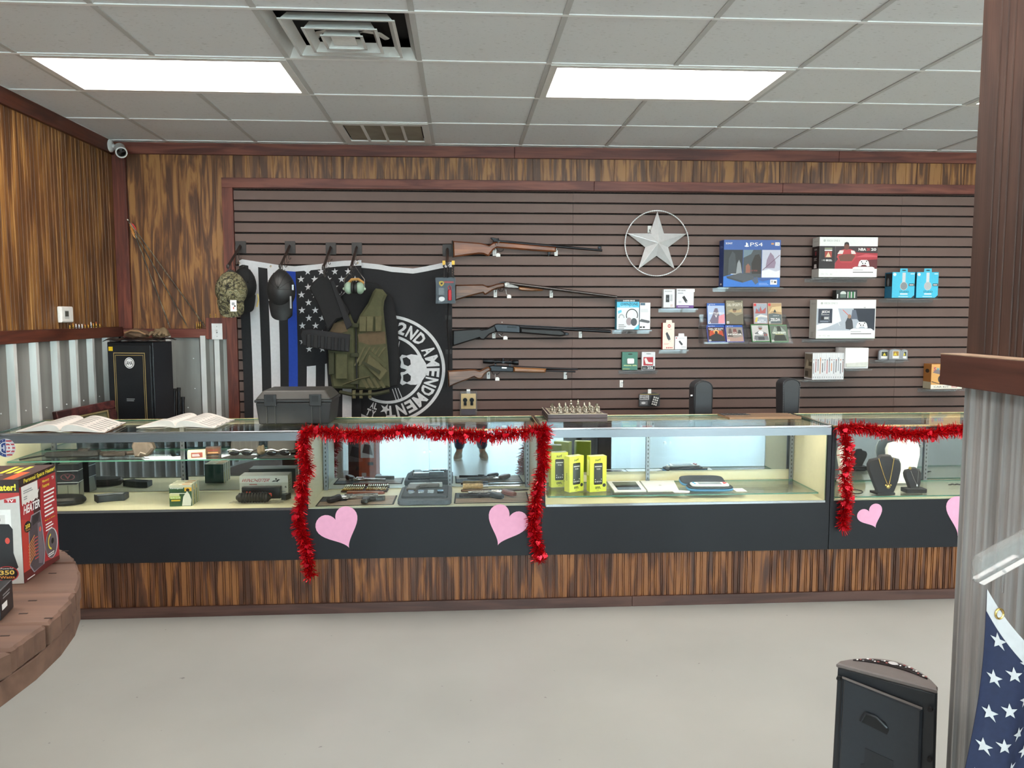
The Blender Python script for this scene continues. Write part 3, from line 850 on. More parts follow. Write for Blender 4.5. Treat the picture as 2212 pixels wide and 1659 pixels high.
pr.lines(ink('#7d8083'), .40, .732, .62, .748, 2).rect(ink('#d8b51f'), .02, .972, .12, .992)
o = pr.build(dr, 'door_print')
# tray and gloves lying on the cabinet
p = PZ(297, 725, HT)
t = thing('plastic_tray', 'crumpled black plastic sheet lying on the gun cabinet', 'tray', (-2.075, 5.26, HT + .001), R(-12))
MB().sheet(lambda u, v: ((u - .5) * .34 + .01 * math.sin(v * 9), (v - .5) * .26, .004 + .012 * abs(math.sin(u * 11 + v * 5)) + .010 * math.sin(v * 13) ** 2), 18, 12, (0, 0, -.003)).build('sheet', mat('#1a1b1f', rough=.3), t, smooth=50)
def lump(name, label, cat, loc, r, col, seed, rz=0, sub=None):
    rn = random.Random(seed); ph = [rn.uniform(0, 6) for _ in range(6)]
    def fn(p_, q):
        k = 1 + .16 * math.sin(p_.x * 5 + ph[0]) * math.sin(p_.y * 4 + ph[1]) + .10 * math.sin(p_.z * 7 + p_.x * 6 + ph[2])
        return Vector((q.x * k, q.y * k, max(-r[2] * .55, q.z * k)))
    t = thing(name, label, cat, loc, rz)
    MB().ball((0, 0, r[2] * .55), r, n=22, m=14, fn=fn).build('body', mat(col, rough=.8, var=.25, scale=18, bump=.2), t, smooth=60)
    return t
t = lump('work_glove', 'rolled brown work glove on the gun cabinet', 'glove', (-2.08, 5.24, HT + .028), (.075, .055, .035), '#5a4432', 3)
MB().tube([(-.06, -.05, .03), (-.02, -.055, .045), (.03, -.052, .04), (.065, -.04, .02)], .006, n=6).build('cuff_band', mat('#8a6a4c', rough=.8), t, smooth=60)
t = lump('work_glove', 'crumpled olive brown work glove beside the rolled one', 'glove', (-1.940, 5.26, HT + .028), (.055, .05, .038), '#6b5a42', 5)
for k in range(3): MB().tube([(-.03 + .025 * k, -.03, .02), (-.04 + .028 * k, -.055, .03), (-.05 + .03 * k, -.075, .012)], [.012, .011, .008], n=8).build('finger', mat('#6b5a42', rough=.8, var=.25, scale=18), t, smooth=60)
# barrels leaning by the wall
for i, (px, py, lab) in enumerate(((377, 840, 'beside the gun cabinet'), (386, 838, 'between the other two tubes'), (395, 858, 'shortest of the three'))):
    a = PY(px, py, YB - .10); b = Vector((a.x + .004 * i, YB - .22, 0))
    t = thing('gun_barrel', 'black steel gun barrel leaning on the metal wall, %s' % lab, 'gun barrel', b, 0, 'loose gun barrels against the metal wall')
    v = a - b
    MB().tube([(0, 0, .0), v * .5, v], [.0135, .0125, .012], n=12).build('tube', M_STEEL, t, smooth=40)
    MB().tube([v * .985, v * 1.004], .0135, n=12).build('muzzle_ring', M_RUB, t, smooth=40)
# framed picture leaning on the back counter
A, B_, = PX(92, 895, -2.12), PY(243, 862, 5.02)
a3 = Vector((-2.14, 4.72, .985)); b3 = Vector((-1.98, 5.10, 1.07))
a3 = PY(112, 889, 4.68); a3.x = -2.345; b3 = PY(243, 864, 5.02)
t = thing('picture_frame', 'dark mahogany picture frame with olive mat leaning near the cabinet', 'picture frame', (a3.x, a3.y, 0))
u = (b3 - a3); L = u.length; ex = u.normalized(); ez = Vector((.05, .28, 1)); ez = (ez - ex * ez.dot(ex)).normalized(); ey = ez.cross(ex)
MX = Matrix((ex, ey, ez)).transposed().to_4x4(); MX.translation = Vector((0, 0, a3.z))
M_MAH = wood('mahogany', '#2a1112', '#3d1a1a', '#512624', axis=0, rough=.3)
HH = (a3.z - .012) / ez.z
for name, bb in (('frame_rail', (0, L, -.02, .02, -.05, 0)), ('frame_rail', (0, L, -.02, .02, -HH, -HH + .05)), ('frame_stile', (0, .05, -.02, .02, -HH + .05, -.05)), ('frame_stile', (L - .05, L, -.02, .02, -HH + .05, -.05))):
    MB().box(*bb).xf(MX).build(name, M_MAH, t, bevel=.006)
MB().box(.05, L - .05, .0, .008, -HH + .05, -.05).xf(MX).build('mat_board', mat('#6b6a4d', rough=.8), t)
MB().box(.05, L - .05, -.012, -.006, -.060, -.0501).box(L - .060, L - .0501, -.012, -.006, -HH + .05, -.06).xf(MX).build('gilt_slip', M_GOLD, t)
# ================================================================== SLATWALL HOOKS, HATS, FLAGS, VEST
YW = YB - .025            # face of the slats
def faceout(px, py, label, n=5, ln=.33, drop=.155):
    p = PY(px, py, YW)
    t = thing('display_hook', label, 'display hook', (p.x, YW, p.z), 0, 'black slatwall arms')
    BX(-.036, .036, -.006, -.0005, -.045, .040).build('back_plate', M_IRON, t)
    e = Vector((0, -ln, -drop))
    MB().tube([(0, -.020, .004), e], .0095, n=4, flat=1.5).build('arm', mat('#3b302c', rough=.45, metal=.3), t)
    w_ = MB()
    for k in range(n):
        f = .18 + .8 * k / (n - 1)
        c = e * f
        w_.tube([c + Vector((0, 0, -.006)), c + Vector((0, 0, -.055)), c + Vector((.006, 0, -.064)), c + Vector((.013, 0, -.06)), c + Vector((.014, 0, -.05))], .0025, n=6)
    w_.build('wire_hook', M_IRON, t)
    MB().ball(e, (.011, .006, .016), n=10, m=6).build('end_cap', M_IRON, t)
    return t, p
faceout(520.5, 533, 'black sloping display arm carrying the camouflage cap')
faceout(627, 533, 'black sloping display arm carrying the black leather cap')
faceout(715, 536, 'black sloping display arm carrying the shell sling')
faceout(771, 536, 'black sloping display arm carrying the green ear muffs')
faceout(967, 540, 'black sloping display arm carrying the pepper spray pack', ln=.22, drop=.11)
# ---- flags hung from their hems
def lerp_poly(P, u):
    for (u0, a), (u1, b) in zip(P, P[1:]):
        if u <= u1: k = (u - u0) / (u1 - u0); return a + (b - a) * k
    return P[-1][1]
def top_line(pts, x0, x1, y):
    return [((px - x0) / (x1 - x0), PY(px, py, y)) for px, py in pts]
F1X0, F1X1 = 517, 781
TL1 = top_line([(517, 563), (524, 560), (554, 564.5), (602, 572), (637, 575), (693, 570), (708, 566), (744, 563), (781, 562)], F1X0, F1X1, YW - .02)
def F1(u, v, e=0.0):
    p = lerp_poly(TL1, min(1, max(0, u)))
    y = YW - .027 - .010 * math.sin(u * 15 + 1.3 * v) * (.35 + .65 * v) - .004 * math.sin(u * 31 + v * 4)
    x = p.x + (-.008 + .022 * math.sin(v * 3.0 + u * 3)) * v
    return Vector((x, y - e, p.z - v * 1.50))
def Y2V(px, py):           # photo point on the first flag -> cloth coordinates
    u = (px - F1X0) / (F1X1 - F1X0)
    p = lerp_poly(TL1, min(1, max(0, u)))
    return u, (p.z - PY(px, py, YW - .02).z) / 1.50
CLB = mat('#1d1d20', rough=.85, var=.08, scale=60); CLW = mat('#c9c9cc', rough=.85, var=.04, scale=60); CLBL = mat('#1c3f9e', rough=.85, var=.06, scale=60)
t = thing('flag', 'black and white striped flag with one blue stripe, hung beside the frame board', 'flag', (0, 0, 0)); t.location = (0, YW - .02, 0)
OF = Vector((0, YW - .02, 0))
m = MB(); m.keep = True
NU, NV = 78, 40
cols = ['b', 'w', 'b', 'w', 'b', 'B']
for i in range(NU):
    for j in range(NV):
        u0, u1, v0, v1 = i / NU, (i + 1) / NU, j / NV, (j + 1) / NV
        st = int((i + .5) / 6); k = cols[st] if st < 6 else ('b' if v0 < .475 or st % 2 == 0 else 'w')
        if v0 < .02: k = 'w'
        m.use({'b': CLB, 'w': CLW, 'B': CLBL}[k]).add([F1(u0, v0) - OF, F1(u1, v0) - OF, F1(u1, v1) - OF, F1(u0, v1) - OF], [(0, 1, 2, 3)])
m.build('cloth', None, t, smooth=80)
pr = Print((0, 0, 0), (1, 0, 0), (0, 0, 1), fn=lambda x, y, e: F1(x, y, .002) - OF)
for i in range(9):
    for j in range(11):
        if (i + j) % 2 == 1:
            u, v = Y2V(650 + 14.6 * i, 586.5 + 16.7 * j)
            pr.star(CLW, u, v, .030, rot=-90, asp=.58 * 1.0)
pr.build(t, 'star_print')
m = MB()
for u in (.004, .26, .69, .97):
    a = F1(u, .012, .004) - OF; m.tube([a + Vector((-.006, 0, 0)), a + Vector((0, -.002, .007)), a + Vector((.006, 0, 0)), a + Vector((0, -.002, -.007)), a + Vector((-.006, 0, 0))], .0018, n=6)
m.build('grommet', M_GOLD, t)
# second flag: black with a round emblem
F2X0, F2X1 = 700, 976
TL2 = top_line([(700, 566), (781, 567), (820, 571), (845, 576), (893, 580), (921, 575), (959, 567), (976, 566)], F2X0, F2X1, YW - .006)
def F2(u, v, e=0.0):
    p = lerp_poly(TL2, min(1, max(0, u)))
    y = YW - .0045 - .0030 * math.sin(u * 11 + 2 * v) * (.3 + .7 * v)
    return Vector((p.x, y - e, p.z - v * 1.5))
def f2c(px, py):
    u = (px - F2X0) / (F2X1 - F2X0); p = lerp_poly(TL2, min(1, max(0, u)))
    return u, (p.z - PY(px, py, YW - .006).z) / 1.5
t = thing('flag', 'black flag with a white skull emblem and round lettering', 'flag', (0, 0, 0)); t.location = (0, YW - .006, 0)
OF2 = Vector((0, YW - .006, 0))
m = MB(); m.keep = True
for i in range(36):
    for j in range(24):
        u0, u1, v0, v1 = i / 36, (i + 1) / 36, j / 24, (j + 1) / 24
        m.use(CLW if j == 0 and False else CLB).add([F2(u0, v0) - OF2, F2(u1, v0) - OF2, F2(u1, v1) - OF2, F2(u0, v1) - OF2], [(0, 1, 2, 3)])
m.build('cloth', None, t, smooth=80)
m = MB(); m.keep = True; m.sheet(lambda u, v: F2(u, v * .024, .002) - OF2, 36, 1); m.build('hem', CLW, t)
EC = (833, 797); ERX, ERY = 127, 117
def epx(px, py, e=.0025):
    u, v = f2c(px, py); return F2(u, v, e) - OF2
pr = Print((0, 0, 0), (1, 0, 0), (0, 0, 1), fn=lambda x, y, e: epx(x, y))
PRW = mat('#c4c4c6', rough=.8, var=.08, scale=40)
pr.ring(PRW, EC[0], EC[1], ERX, ERY, .055, n=64, a0=-95, a1=120).ring(PRW, EC[0], EC[1], ERX * .64, ERY * .64, .08, n=64, a0=-95, a1=120)
def arc_text(s, a0, a1, r0, r1, widths=None, flip=False):
    ws = [(.45 if c == ' ' else .5 if c in 'I1' else 1.25 if c in 'MW' else 1.0) for c in s]; tot = sum(ws); acc = 0
    for c, w_ in zip(s, ws):
        am = a0 + (a1 - a0) * (acc + w_ / 2) / tot; half = (a1 - a0) * w_ / tot * .42; acc += w_
        if c == ' ': continue
        vs, fs, _ = glyphs(c, .035); out = []
        for x, y in vs:
            a = R(am + (x - .5) * 2 * half); r = r0 + (r1 - r0) * y
            out.append(epx(EC[0] + ERX * r * math.cos(a), EC[1] + ERY * r * math.sin(a)))
        pr.mb.use(PRW).add(out, fs)
arc_text('2ND AMENDMENT', -77, 93, .68, .905)
arc_text('SECURITY', 200, 118, .70, .80) if False else None
arc_text('TY', 116, 104, .93, .80); arc_text('AL', 114, 104, .78, .66)
pr.star(PRW, 828, 884, 13, rot=80, asp=1)
# skull lying on its side, crown to the right
SK = [(861, 772), (866, 766), (876, 768), (886, 765), (900, 767), (911, 774), (918, 785), (920, 798), (917, 812), (908, 824), (896, 831), (884, 831), (875, 828), (866, 832), (861, 828), (864, 815), (862, 806), (866, 800), (862, 792), (864, 782)]
pr.poly(PRW, SK)
pr2 = Print((0, 0, 0), (1, 0, 0), (0, 0, 1), mb=pr.mb, fn=lambda x, y, e: epx(x, y, .0035))
for c in ([(867, 774), (876, 771), (884, 777), (885, 787), (879, 791), (870, 787)], [(868, 810), (878, 806), (885, 812), (884, 822), (876, 826), (868, 822)], [(861, 794), (872, 797), (876, 799), (871, 803), (861, 804)]): pr2.poly(CLB, c)
for a in ((857, 737, 853, 757), (861, 737, 857, 757), (844, 840, 852, 864), (850, 838, 858, 864), (856, 838, 866, 862)): pr.line(PRW, *a, 1.6)
pr.build(t, 'emblem_print')
# ---- caps
def camo_mat():
    m, nt, b = base('leaf_camouflage'); b.inputs['Roughness'].default_value = .9
    tc = nd(nt, 'ShaderNodeTexCoord'); n = nd(nt, 'ShaderNodeTexNoise', i_Scale=24.0, i_Detail=3.0, i_Distortion=2.5); nt.links.new(tc.outputs['Object'], n.inputs['Vector'])
    r = nd(nt, 'ShaderNodeValToRGB'); r.color_ramp.interpolation = 'CONSTANT'; e = r.color_ramp.elements
    e[0].position, e[0].color = 0, rgb('#2c2a22'); e[1].position, e[1].color = .42, rgb('#57523a')
    for p_, c in ((.5, '#6f6a4c'), (.56, '#8f886e'), (.62, '#4b5234'), (.68, '#a29a84')): k = e.new(p_); k.color = rgb(c)
    nt.links.new(n.outputs['Fac'], r.inputs[0]); nt.links.new(r.outputs[0], b.inputs['Base Color']); return m
M_CAMO = camo_mat()
def cap(px, py, y, w_, h_, mm, label, bm=None, rz=0, tilt=0, under=None):
    """baseball cap hung by its back strap: crown to the viewer, brim hanging down"""
    p = PY(px, py, y)
    t = thing('cap', label, 'cap', (p.x, y, p.z), 0, None, (tilt, 0, rz))
    def fn(q, r_):
        return Vector((r_.x * (1 - .10 * max(0, q.z)), min(r_.y, .035), r_.z))
    MB().ball((0, 0, h_ * .12), (w_ / 2, .095, h_ * .36), n=24, m=16, fn=fn).build('crown', mm, t, smooth=60)
    def brim(u, v):
        a = (u - .5) * 2.3
        x = math.sin(a) * w_ * .46; yy = -.055 * math.cos(a) * (1 - .2 * v) - .01
        return (x * (1 - .12 * v * v), yy + .02 * v, -h_ * .08 - v * h_ * .36 * math.cos(a * .62))
    MB().sheet(brim, 16, 8, (0, .005, 0)).build('brim', bm or mm, t, smooth=60)
    MB().tube([(-w_ * .16, .0, h_ * .44), (0, -.02, h_ * .50), (w_ * .16, .0, h_ * .44)], .007, n=6).build('back_strap', mat('#22211e', rough=.7), t, smooth=60)
    MB().ball((0, -.094, h_ * .17), .006, n=8, m=5).build('button', mm, t, smooth=60)
    m = MB()
    for k in range(6):
        th = math.pi * k / 6
        m.tube([(math.cos(th) * w_ * .5 * math.sin(a) * .99, -.0955 * math.cos(a), h_ * .12 + math.sin(th) * h_ * .36 * math.sin(a) * .99) for a in [i * math.pi / 2 / 6 * sgn for sgn in (1,) for i in range(7)]], .0011, n=4)
    m.build('seam', mat('#201f1b', rough=.9), t)
    return t
c1 = cap(500, 638, 5.36, .205, .33, M_CAMO, 'leaf camouflage baseball cap with a white price tag')
BX(-.013, .027, -.1125, -.1115, -.105, -.032).build('price_tag', WT, c1).location = (.035, 0, 0)
pr = Print((.022, -.1126, -.105), (.04, 0, 0), (0, 0, .073), n=(0, -1, 0)); pr.rect(GY, .25, .55, .7, .8).rect(BK, .62, .4, .85, .55).rect(ink('#b8432f'), .45, .2, .6, .4); pr.build(c1, 'tag_print')
c2 = cap(528, 628, 5.575, .16, .34, mat('#18191a', rough=.85), 'black cap with pale stitching behind the camouflage cap', under=None, rz=.5)
MB().tube([(.075, -.05, -.02), (.082, -.045, -.06), (.07, -.04, -.11)], .005, n=6).build('brim_trim', mat('#c9b06a'), c2)
c3 = cap(608, 640, 5.36, .185, .36, mat('#232425', rough=.5, var=.5, scale=14, bump=.2), 'worn black leather cap hung over the striped flag')
BX(.082, .094, -.06, -.05, .04, .075).build('buckle', M_CHROME, c3); BX(.070, .080, -.075, -.070, -.08, .0).build('brim_edge', GY, c3)
# ---- tactical vest
t = thing('tactical_vest', 'olive green tactical vest hanging in front of the flags', 'vest', (0, 5.60, 0))
M_OL = mat('#4a4a32', rough=.9, var=.14, scale=30, bump=.15); M_OL2 = mat('#57533a', rough=.9, var=.12, scale=30); M_OLD = mat('#353725', rough=.9, var=.12, scale=40); M_TAN = mat('#594a36', rough=.9, var=.12, scale=30)
def vp(L, y=5.60): return [(PY(a, b, y).x, PY(a, b, y).z) for a, b in L]
MB().prism(vp([(707, 840), (700, 720), (722, 650), (752, 612), (778, 605), (815, 612), (846, 640), (858, 700), (862, 790), (858, 834), (800, 842)]), .035, .05, 'y', inset=.006).build('back_panel', mat('#151517', rough=.9), t)
MB().prism(vp([(772, 840), (770, 700), (778, 680), (795, 655), (806, 630), (812, 623), (826, 625), (836, 637), (830, 650), (828, 668), (831, 700), (835, 735), (838, 770), (840, 802), (842, 836), (810, 842)]), -.022, .03, 'y', inset=.016).build('front_panel', M_OL, t, smooth=35)
MB().prism(vp([(770, 840), (768, 705), (756, 678), (745, 688), (728, 695), (712, 715), (709, 760), (712, 800), (718, 838)]), -.022, .03, 'y', inset=.016).build('front_panel', M_OL, t, smooth=35)
MB().prism(vp([(776, 738), (774, 722), (800, 716), (832, 716), (834, 742), (800, 745)]), -.0245, -.018, 'y').build('mesh_yoke', M_TAN, t)
MB().prism(vp([(714, 716), (722, 698), (745, 692), (752, 702), (752, 716), (735, 720)]), -.026, -.018, 'y', inset=.002).build('shoulder_pad', M_TAN, t)
MB().tube([(p_[0], -.024, p_[1]) for p_ in vp([(770, 705), (770, 760), (772, 838)])], .006, n=6).build('zipper', mat('#121213', rough=.6), t)
for a, b in ((778, 793), (793, 808), (812, 826)): MB().prism(vp([(a, 716), (a, 683), (b, 683), (b - 1, 716)]), -.046, -.018, 'y', inset=.004).build('shell_pouch', M_OL2, t)
MB().prism(vp([(798, 764), (806, 761), (838, 801), (823, 822), (792, 790)]), -.06, -.018, 'y', inset=.006).build('holster_pouch', M_OL2, t, smooth=35)
MB().prism(vp([(796, 760), (801, 756), (838, 786), (834, 793)]), -.066, -.058, 'y').build('holster_flap', M_OL, t)
MB().prism(vp([(783, 783), (786, 778), (824, 800), (821, 806)]), -.070, -.062, 'y').build('holster_strap', M_OLD, t)
MB().prism(vp([(712, 808), (712, 760), (724, 760), (724, 808)]), -.05, -.018, 'y', inset=.005).build('magazine_pouch', M_OLD, t)
MB().prism(vp([(727, 818), (727, 762), (752, 762), (752, 818)]), -.052, -.018, 'y', inset=.006).build('magazine_pouch', M_OL, t)
m = MB()
for k in range(5):
    m.prism(vp([(786 + 11 * k, 750), (791 + 11 * k, 748), (797 + 9 * k - 26, 788), (791 + 9 * k - 26, 790)]), -.028, -.0205, 'y')
for k in range(4): m.prism(vp([(780 + 12 * k, 818), (786 + 12 * k, 814), (798 + 12 * k, 836), (792 + 12 * k, 838)]), -.028, -.0205, 'y')
m.build('webbing', M_OL2, t)
for py in (702, 766, 824):
    MB().prism(vp([(758, py - 4), (776, py - 4), (776, py + 5), (758, py + 5)]), -.038, -.02, 'y', inset=.003).build('buckle', M_OLD, t)
MB().tube([(p_[0], -.02 - .012 * math.sin(i * .7), p_[1]) for i, p_ in enumerate(vp([(735, 846), (760, 851), (785, 851), (812, 850), (842, 844)]))], .030, n=8, flat=.45).build('belt', M_OLD, t, smooth=50)
for a in (763, 778, 797): MB().prism(vp([(a, 859), (a, 842), (a + 7, 841), (a + 7, 859)]), -.056, -.03, 'y', inset=.003).build('belt_keeper', M_OL2, t)
for a, b, c, d_ in ((742, 830, 772, 819), (772, 818, 800, 812)): MB().tube([(p_[0], -.034, p_[1]) for p_ in vp([(a, b), (c, d_)])], .012, n=6, flat=.4).build('strap', M_OL2, t)
MB().tube([(PY(771, 600, 5.60).x, .0, PY(771, 600, 5.60).z), (PY(756, 608, 5.60).x, .02, PY(756, 618, 5.60).z), (PY(735, 640, 5.60).x, .03, PY(735, 640, 5.60).z)], .005, n=6).build('hanger_wire', M_CHROME, t)
# ---- black shell sling
t = thing('shell_sling', 'black nylon sling with a row of shell loops over the vest', 'sling', (0, 5.54, 0))
M_NY = mat('#121214', rough=.85, var=.15, scale=60, bump=.1)
def sp(L): return vp(L, 5.54)
MB().prism(sp([(697, 596), (708, 598), (722, 618), (742, 652), (754, 672), (750, 684), (728, 690), (708, 714), (699, 690), (686, 655), (668, 622), (682, 604)]), -.012, .012, 'y', inset=.008).build('pad', M_NY, t, smooth=35)
MB().prism(sp([(714, 608), (722, 606), (762, 702), (750, 712)]), -.024, -.0125, 'y', inset=.003).build('strap', mat('#17171a', rough=.8), t)
MB().prism(sp([(650, 722), (654, 712), (672, 711), (757, 722), (755, 760), (718, 757), (656, 746)]), -.026, .0, 'y', inset=.006).build('belt', mat('#1c1c1f', rough=.8), t, smooth=35)
for k in range(6):
    x = 669 + 14.6 * k; y0 = 721 + 1.7 * k
    MB().prism(sp([(x - 5, y0 + 28), (x - 4, y0), (x + 5, y0 + 1), (x + 4, y0 + 29)]), -.038, -.024, 'y', inset=.004).build('shell_loop', mat('#161618', rough=.75), t)
MB().tube([(p_[0], 0, p_[1]) for p_ in sp([(697, 572), (699, 585), (702, 600)])], .004, n=6).build('hang_loop', M_IRON, t)
# ---- ear muffs
p = PY(766, 622, 5.50)
t = thing('ear_muffs', 'pale green ear muffs with black cushions and wire headband', 'ear muffs', p)
k = 5.5 / F_
for s_, cx in ((-1, -11), (1, 10)):
    x = cx * k
    MB().ball((x + s_ * 1.5 * k, -.005, 0), (9.5 * k, .036, 13 * k), n=18, m=12).build('cup', mat('#93ac97', rough=.4), t, smooth=60)
    MB().lathe([(.012, -.008), (.036, -.008), (.040, .0), (.036, .009), (.012, .009)], n=18, o=(x - s_ * 7 * k, -.005, 0), ax='x').build('cushion', M_RUB, t, smooth=60)
    MB().ball((x + s_ * 11 * k, -.006, -.006), (.010, .010, .010), n=10, m=6).build('pivot', mat('#a9bda9', rough=.4), t, smooth=60)
MB().tube([(-22 * k, 0, 0), (-21 * k, 0, .06), (-8 * k, 0, .115), (2 * k, 0, .148), (9 * k, 0, .11), (21 * k, 0, .06), (21 * k, 0, 0)], .003, n=6).build('headband_wire', M_CHROME, t, smooth=60)
MB().tube([(-14 * k, .012, .030), (-6 * k, .012, .058), (8 * k, .012, .060), (20 * k, .012, .032)], .017, n=8, flat=.6).build('headband_pad', mat('#b98c4f', rough=.7), t, smooth=60)
# ---- pepper spray blister card and neighbours on the last arm
p = PY(963, 655, 5.56)
t = thing('blister_pack', 'clear blister pack with a red key ring spray canister', 'blister pack', (p.x, 5.56, p.z))
w_, h_ = .132, .176
MB().prism([(-w_ / 2, 0), (w_ / 2, 0), (w_ / 2, h_), (-w_ / 2, h_)], 0, .003, 'y').build('card', mat('#35373c', rough=.5), t)
MB().prism([(-w_ / 2 - .004, -.004), (w_ / 2 + .004, -.004), (w_ / 2 + .004, h_ + .004), (-w_ / 2 - .004, h_ + .004)], -.0012, -.0004, 'y').build('clear_shell', glass('#f2f4f6', refl=.08), t)
MB().lathe([(.001, .020), (.012, .020), (.013, .025), (.013, .085), (.009, .092), (.001, .093)], n=14, o=(.028, -.016, 0)).build('canister', mat('#b3202c', rough=.35), t, smooth=40)
MB().tube([(.024, -.016, .09), (.016, -.016, .11), (.028, -.016, .122), (.038, -.016, .11), (.034, -.016, .09)], .003, n=6).build('key_loop', mat('#c0303a', rough=.4), t)
pr = face((-w_ / 2, -.0000, 0), w_, h_); pr.poly(ink('#c9a72c'), [(.14, .82), (.22, .87), (.36, .87), (.42, .82), (.40, .73), (.28, .66), (.17, .73)]).poly(BK, [(.22, .80), (.36, .82), (.34, .75), (.26, .73)]).rect(ink('#a9322f'), .42, .80, .92, .86).lines(GY, .13, .34, .45, .62, 9).disc(WT, .29, .17, .16, .09).rect(GY, .12, .05, .3, .075)
pr.build(t)
for i, (px, lab) in enumerate(((959, 'braided black key strap with gold cap beside the flag hem'), (979, 'braided black key strap with gold cap under the rifle butt'))):
    p = PY(px, 570, 5.58)
    t = thing('key_strap', lab, 'key strap', p)
    BX(-.010, .010, -.006, .006, -.006, .022).build('cap_card', mat('#c99b2e', rough=.35, metal=.3), t)
    MB().tube([(.003 * (-1) ** j, 0, -.006 - .009 * j) for j in range(12)], [.0065 if j % 2 else .0045 for j in range(12)], n=8).build('braid', M_RUB, t, smooth=60)
    MB().tube([(.0, 0, -.11), (.008, 0, -.118), (0, 0, -.128), (-.008, 0, -.118), (0, 0, -.11)], .002, n=6).build('ring', M_CHROME, t)
p = PY(969, 800, 5.66)
t = thing('rifle_sling', 'long black webbing sling hanging along the flag edge', 'sling', (p.x, 5.66, p.z))
z1 = PY(969, 600, 5.66).z - p.z
MB().tube([(.0, 0, z1 + .08), (.004, 0, z1 * .8), (-.006, 0, z1 * .5), (.004, 0, z1 * .25), (0, 0, 0)], [.012, .014, .017, .016, .014], n=8, flat=.4).build('webbing', M_NY, t, smooth=60)
for z in (z1 * .55, z1 * .18): BX(-.022, .022, -.010, .010, z, z + .03).build('buckle', M_RUB, t)
# ================================================================== LONG GUNS ON THE SLATWALL
M_STK1 = wood('walnut_red', '#5f3218', '#7d4522', '#96592f', axis=0, patch=1.2, rough=.3)
M_STK2 = wood('walnut_brown', '#4a2c18', '#6a4126', '#855433', axis=0, patch=1.5, rough=.35)
M_STK4 = wood('walnut_pale', '#4f3220', '#6b4630', '#835a3e', axis=0, patch=1.2, rough=.3)
M_FORE = wood('fore_end_wood', '#6b4526', '#8a5a32', '#a06d40', axis=0, patch=1.5, rough=.3)
M_BLU = mat('#222326', rough=.28, metal=.75, var=.08, scale=60)
M_SYN = mat('#17181a', rough=.5, var=.06)
GUNY = YW - .045
Z7 = lambda x, y: (940 + x / 4.809, 460 + y / 4.809)
ZB = lambda x, y: (960 + x / 7.373, 780 + y / 7.373)
def gun(label, cx, cy, cv, cat='rifle', name='rifle'):
    o = PY(*cv(cx, cy), GUNY)
    t = thing(name, label, cat, o)
    def P(x, y): q = PY(*cv(x, y), GUNY) - o; return (q.x, q.z)
    def part(nm, pts, m_, th=.036, ins=.009, off=0):
        return MB().prism([P(*a) for a in pts], -th / 2 + off, th / 2 + off, 'y', inset=ins, insd=min(ins * 1.4, th * .4)).build(nm, m_, t, smooth=32)
    def tube(nm, a, b, r, m_, off=0, r2=None, n=12):
        A, B = P(*a), P(*b)
        return MB().tube([(A[0], off, A[1]), (B[0], off, B[1])], [r, r2 or r], n=n).build(nm, m_, t, smooth=40)
    return t, P, part, tube
def loop(t, P, pts, r=.0025, nm='trigger_guard', m_=None):
    return MB().tube([(P(*a)[0], 0, P(*a)[1]) for a in pts], r, n=6).build(nm, m_ or M_BLU, t, smooth=50)
# bolt action target rifle
t, P, part, tube = gun('wooden bolt action rifle, topmost on the slatted wall', 700, 380, Z7)
part('stock', [(183, 290), (475, 312), (520, 325), (560, 338), (600, 310), (640, 300), (700, 304), (1000, 330), (1255, 354), (1255, 405), (1180, 402), (1000, 392), (850, 378), (720, 368), (640, 362), (605, 385), (580, 415), (560, 448), (535, 444), (500, 428), (455, 424), (320, 442), (190, 460)], M_STK1)
part('butt_plate', [(172, 288), (183, 288), (190, 460), (180, 459)], M_RUB, ins=.002)
part('receiver', [(600, 276), (690, 284), (830, 300), (830, 316), (640, 304), (600, 300)], M_BLU, th=.026, ins=.004)
tube('barrel', (760, 304), (1735, 390), .0105, M_BLU, r2=.0082)
part('rear_sight', [(576, 256), (612, 258), (640, 266), (662, 262), (664, 280), (625, 290), (596, 284), (578, 268)], M_BLU, th=.024, ins=.003)
part('front_sight', [(1690, 352), (1700, 346), (1724, 348), (1728, 372), (1694, 376)], M_BLU, th=.012, ins=.002)
A = P(632, 328); MB().tube([(P(672, 300)[0], -.012, P(672, 300)[1]), (A[0] + .004, -.030, A[1] + .006)], .003, n=6).ball((A[0], -.032, A[1]), .007, n=10, m=6).build('bolt_handle', M_CHROME, t, smooth=50)
loop(t, P, [(640, 366), (648, 392), (680, 402), (705, 392), (710, 372)])
part('sling_lug', [(1168, 404), (1200, 406), (1196, 432), (1186, 434), (1184, 452), (1172, 450)], M_BLU, th=.016, ins=.002)
# double barrel shotgun
t, P, part, tube = gun('double barrel shotgun with walnut stock and long grey barrels', 700, 800, Z7, 'shotgun', 'shotgun')
part('stock', [(205, 747), (500, 742), (520, 752), (548, 764), (600, 748), (640, 736), (722, 724), (722, 772), (650, 786), (595, 806), (545, 838), (515, 852), (497, 832), (465, 838), (330, 872), (205, 912)], M_STK2)
part('butt_plate', [(196, 748), (205, 747), (205, 912), (197, 914)], M_RUB, ins=.002)
part('receiver', [(712, 724), (740, 714), (765, 718), (800, 738), (870, 764), (870, 786), (760, 782), (716, 774)], mat('#6b6460', rough=.3, metal=.8, var=.15), th=.04, ins=.005)
A = P(735, 745); MB().lathe([(.001, -.024), (.010, -.024), (.012, -.018), (.001, -.016)], n=14, o=(A[0], 0, A[1]), ax='y').build('hammer', mat('#8a827c', rough=.3, metal=.8), t, smooth=40)
part('fore_end', [(868, 768), (1000, 784), (1122, 798), (1112, 810), (1000, 812), (900, 806), (868, 796)], M_FORE, th=.034, ins=.006)
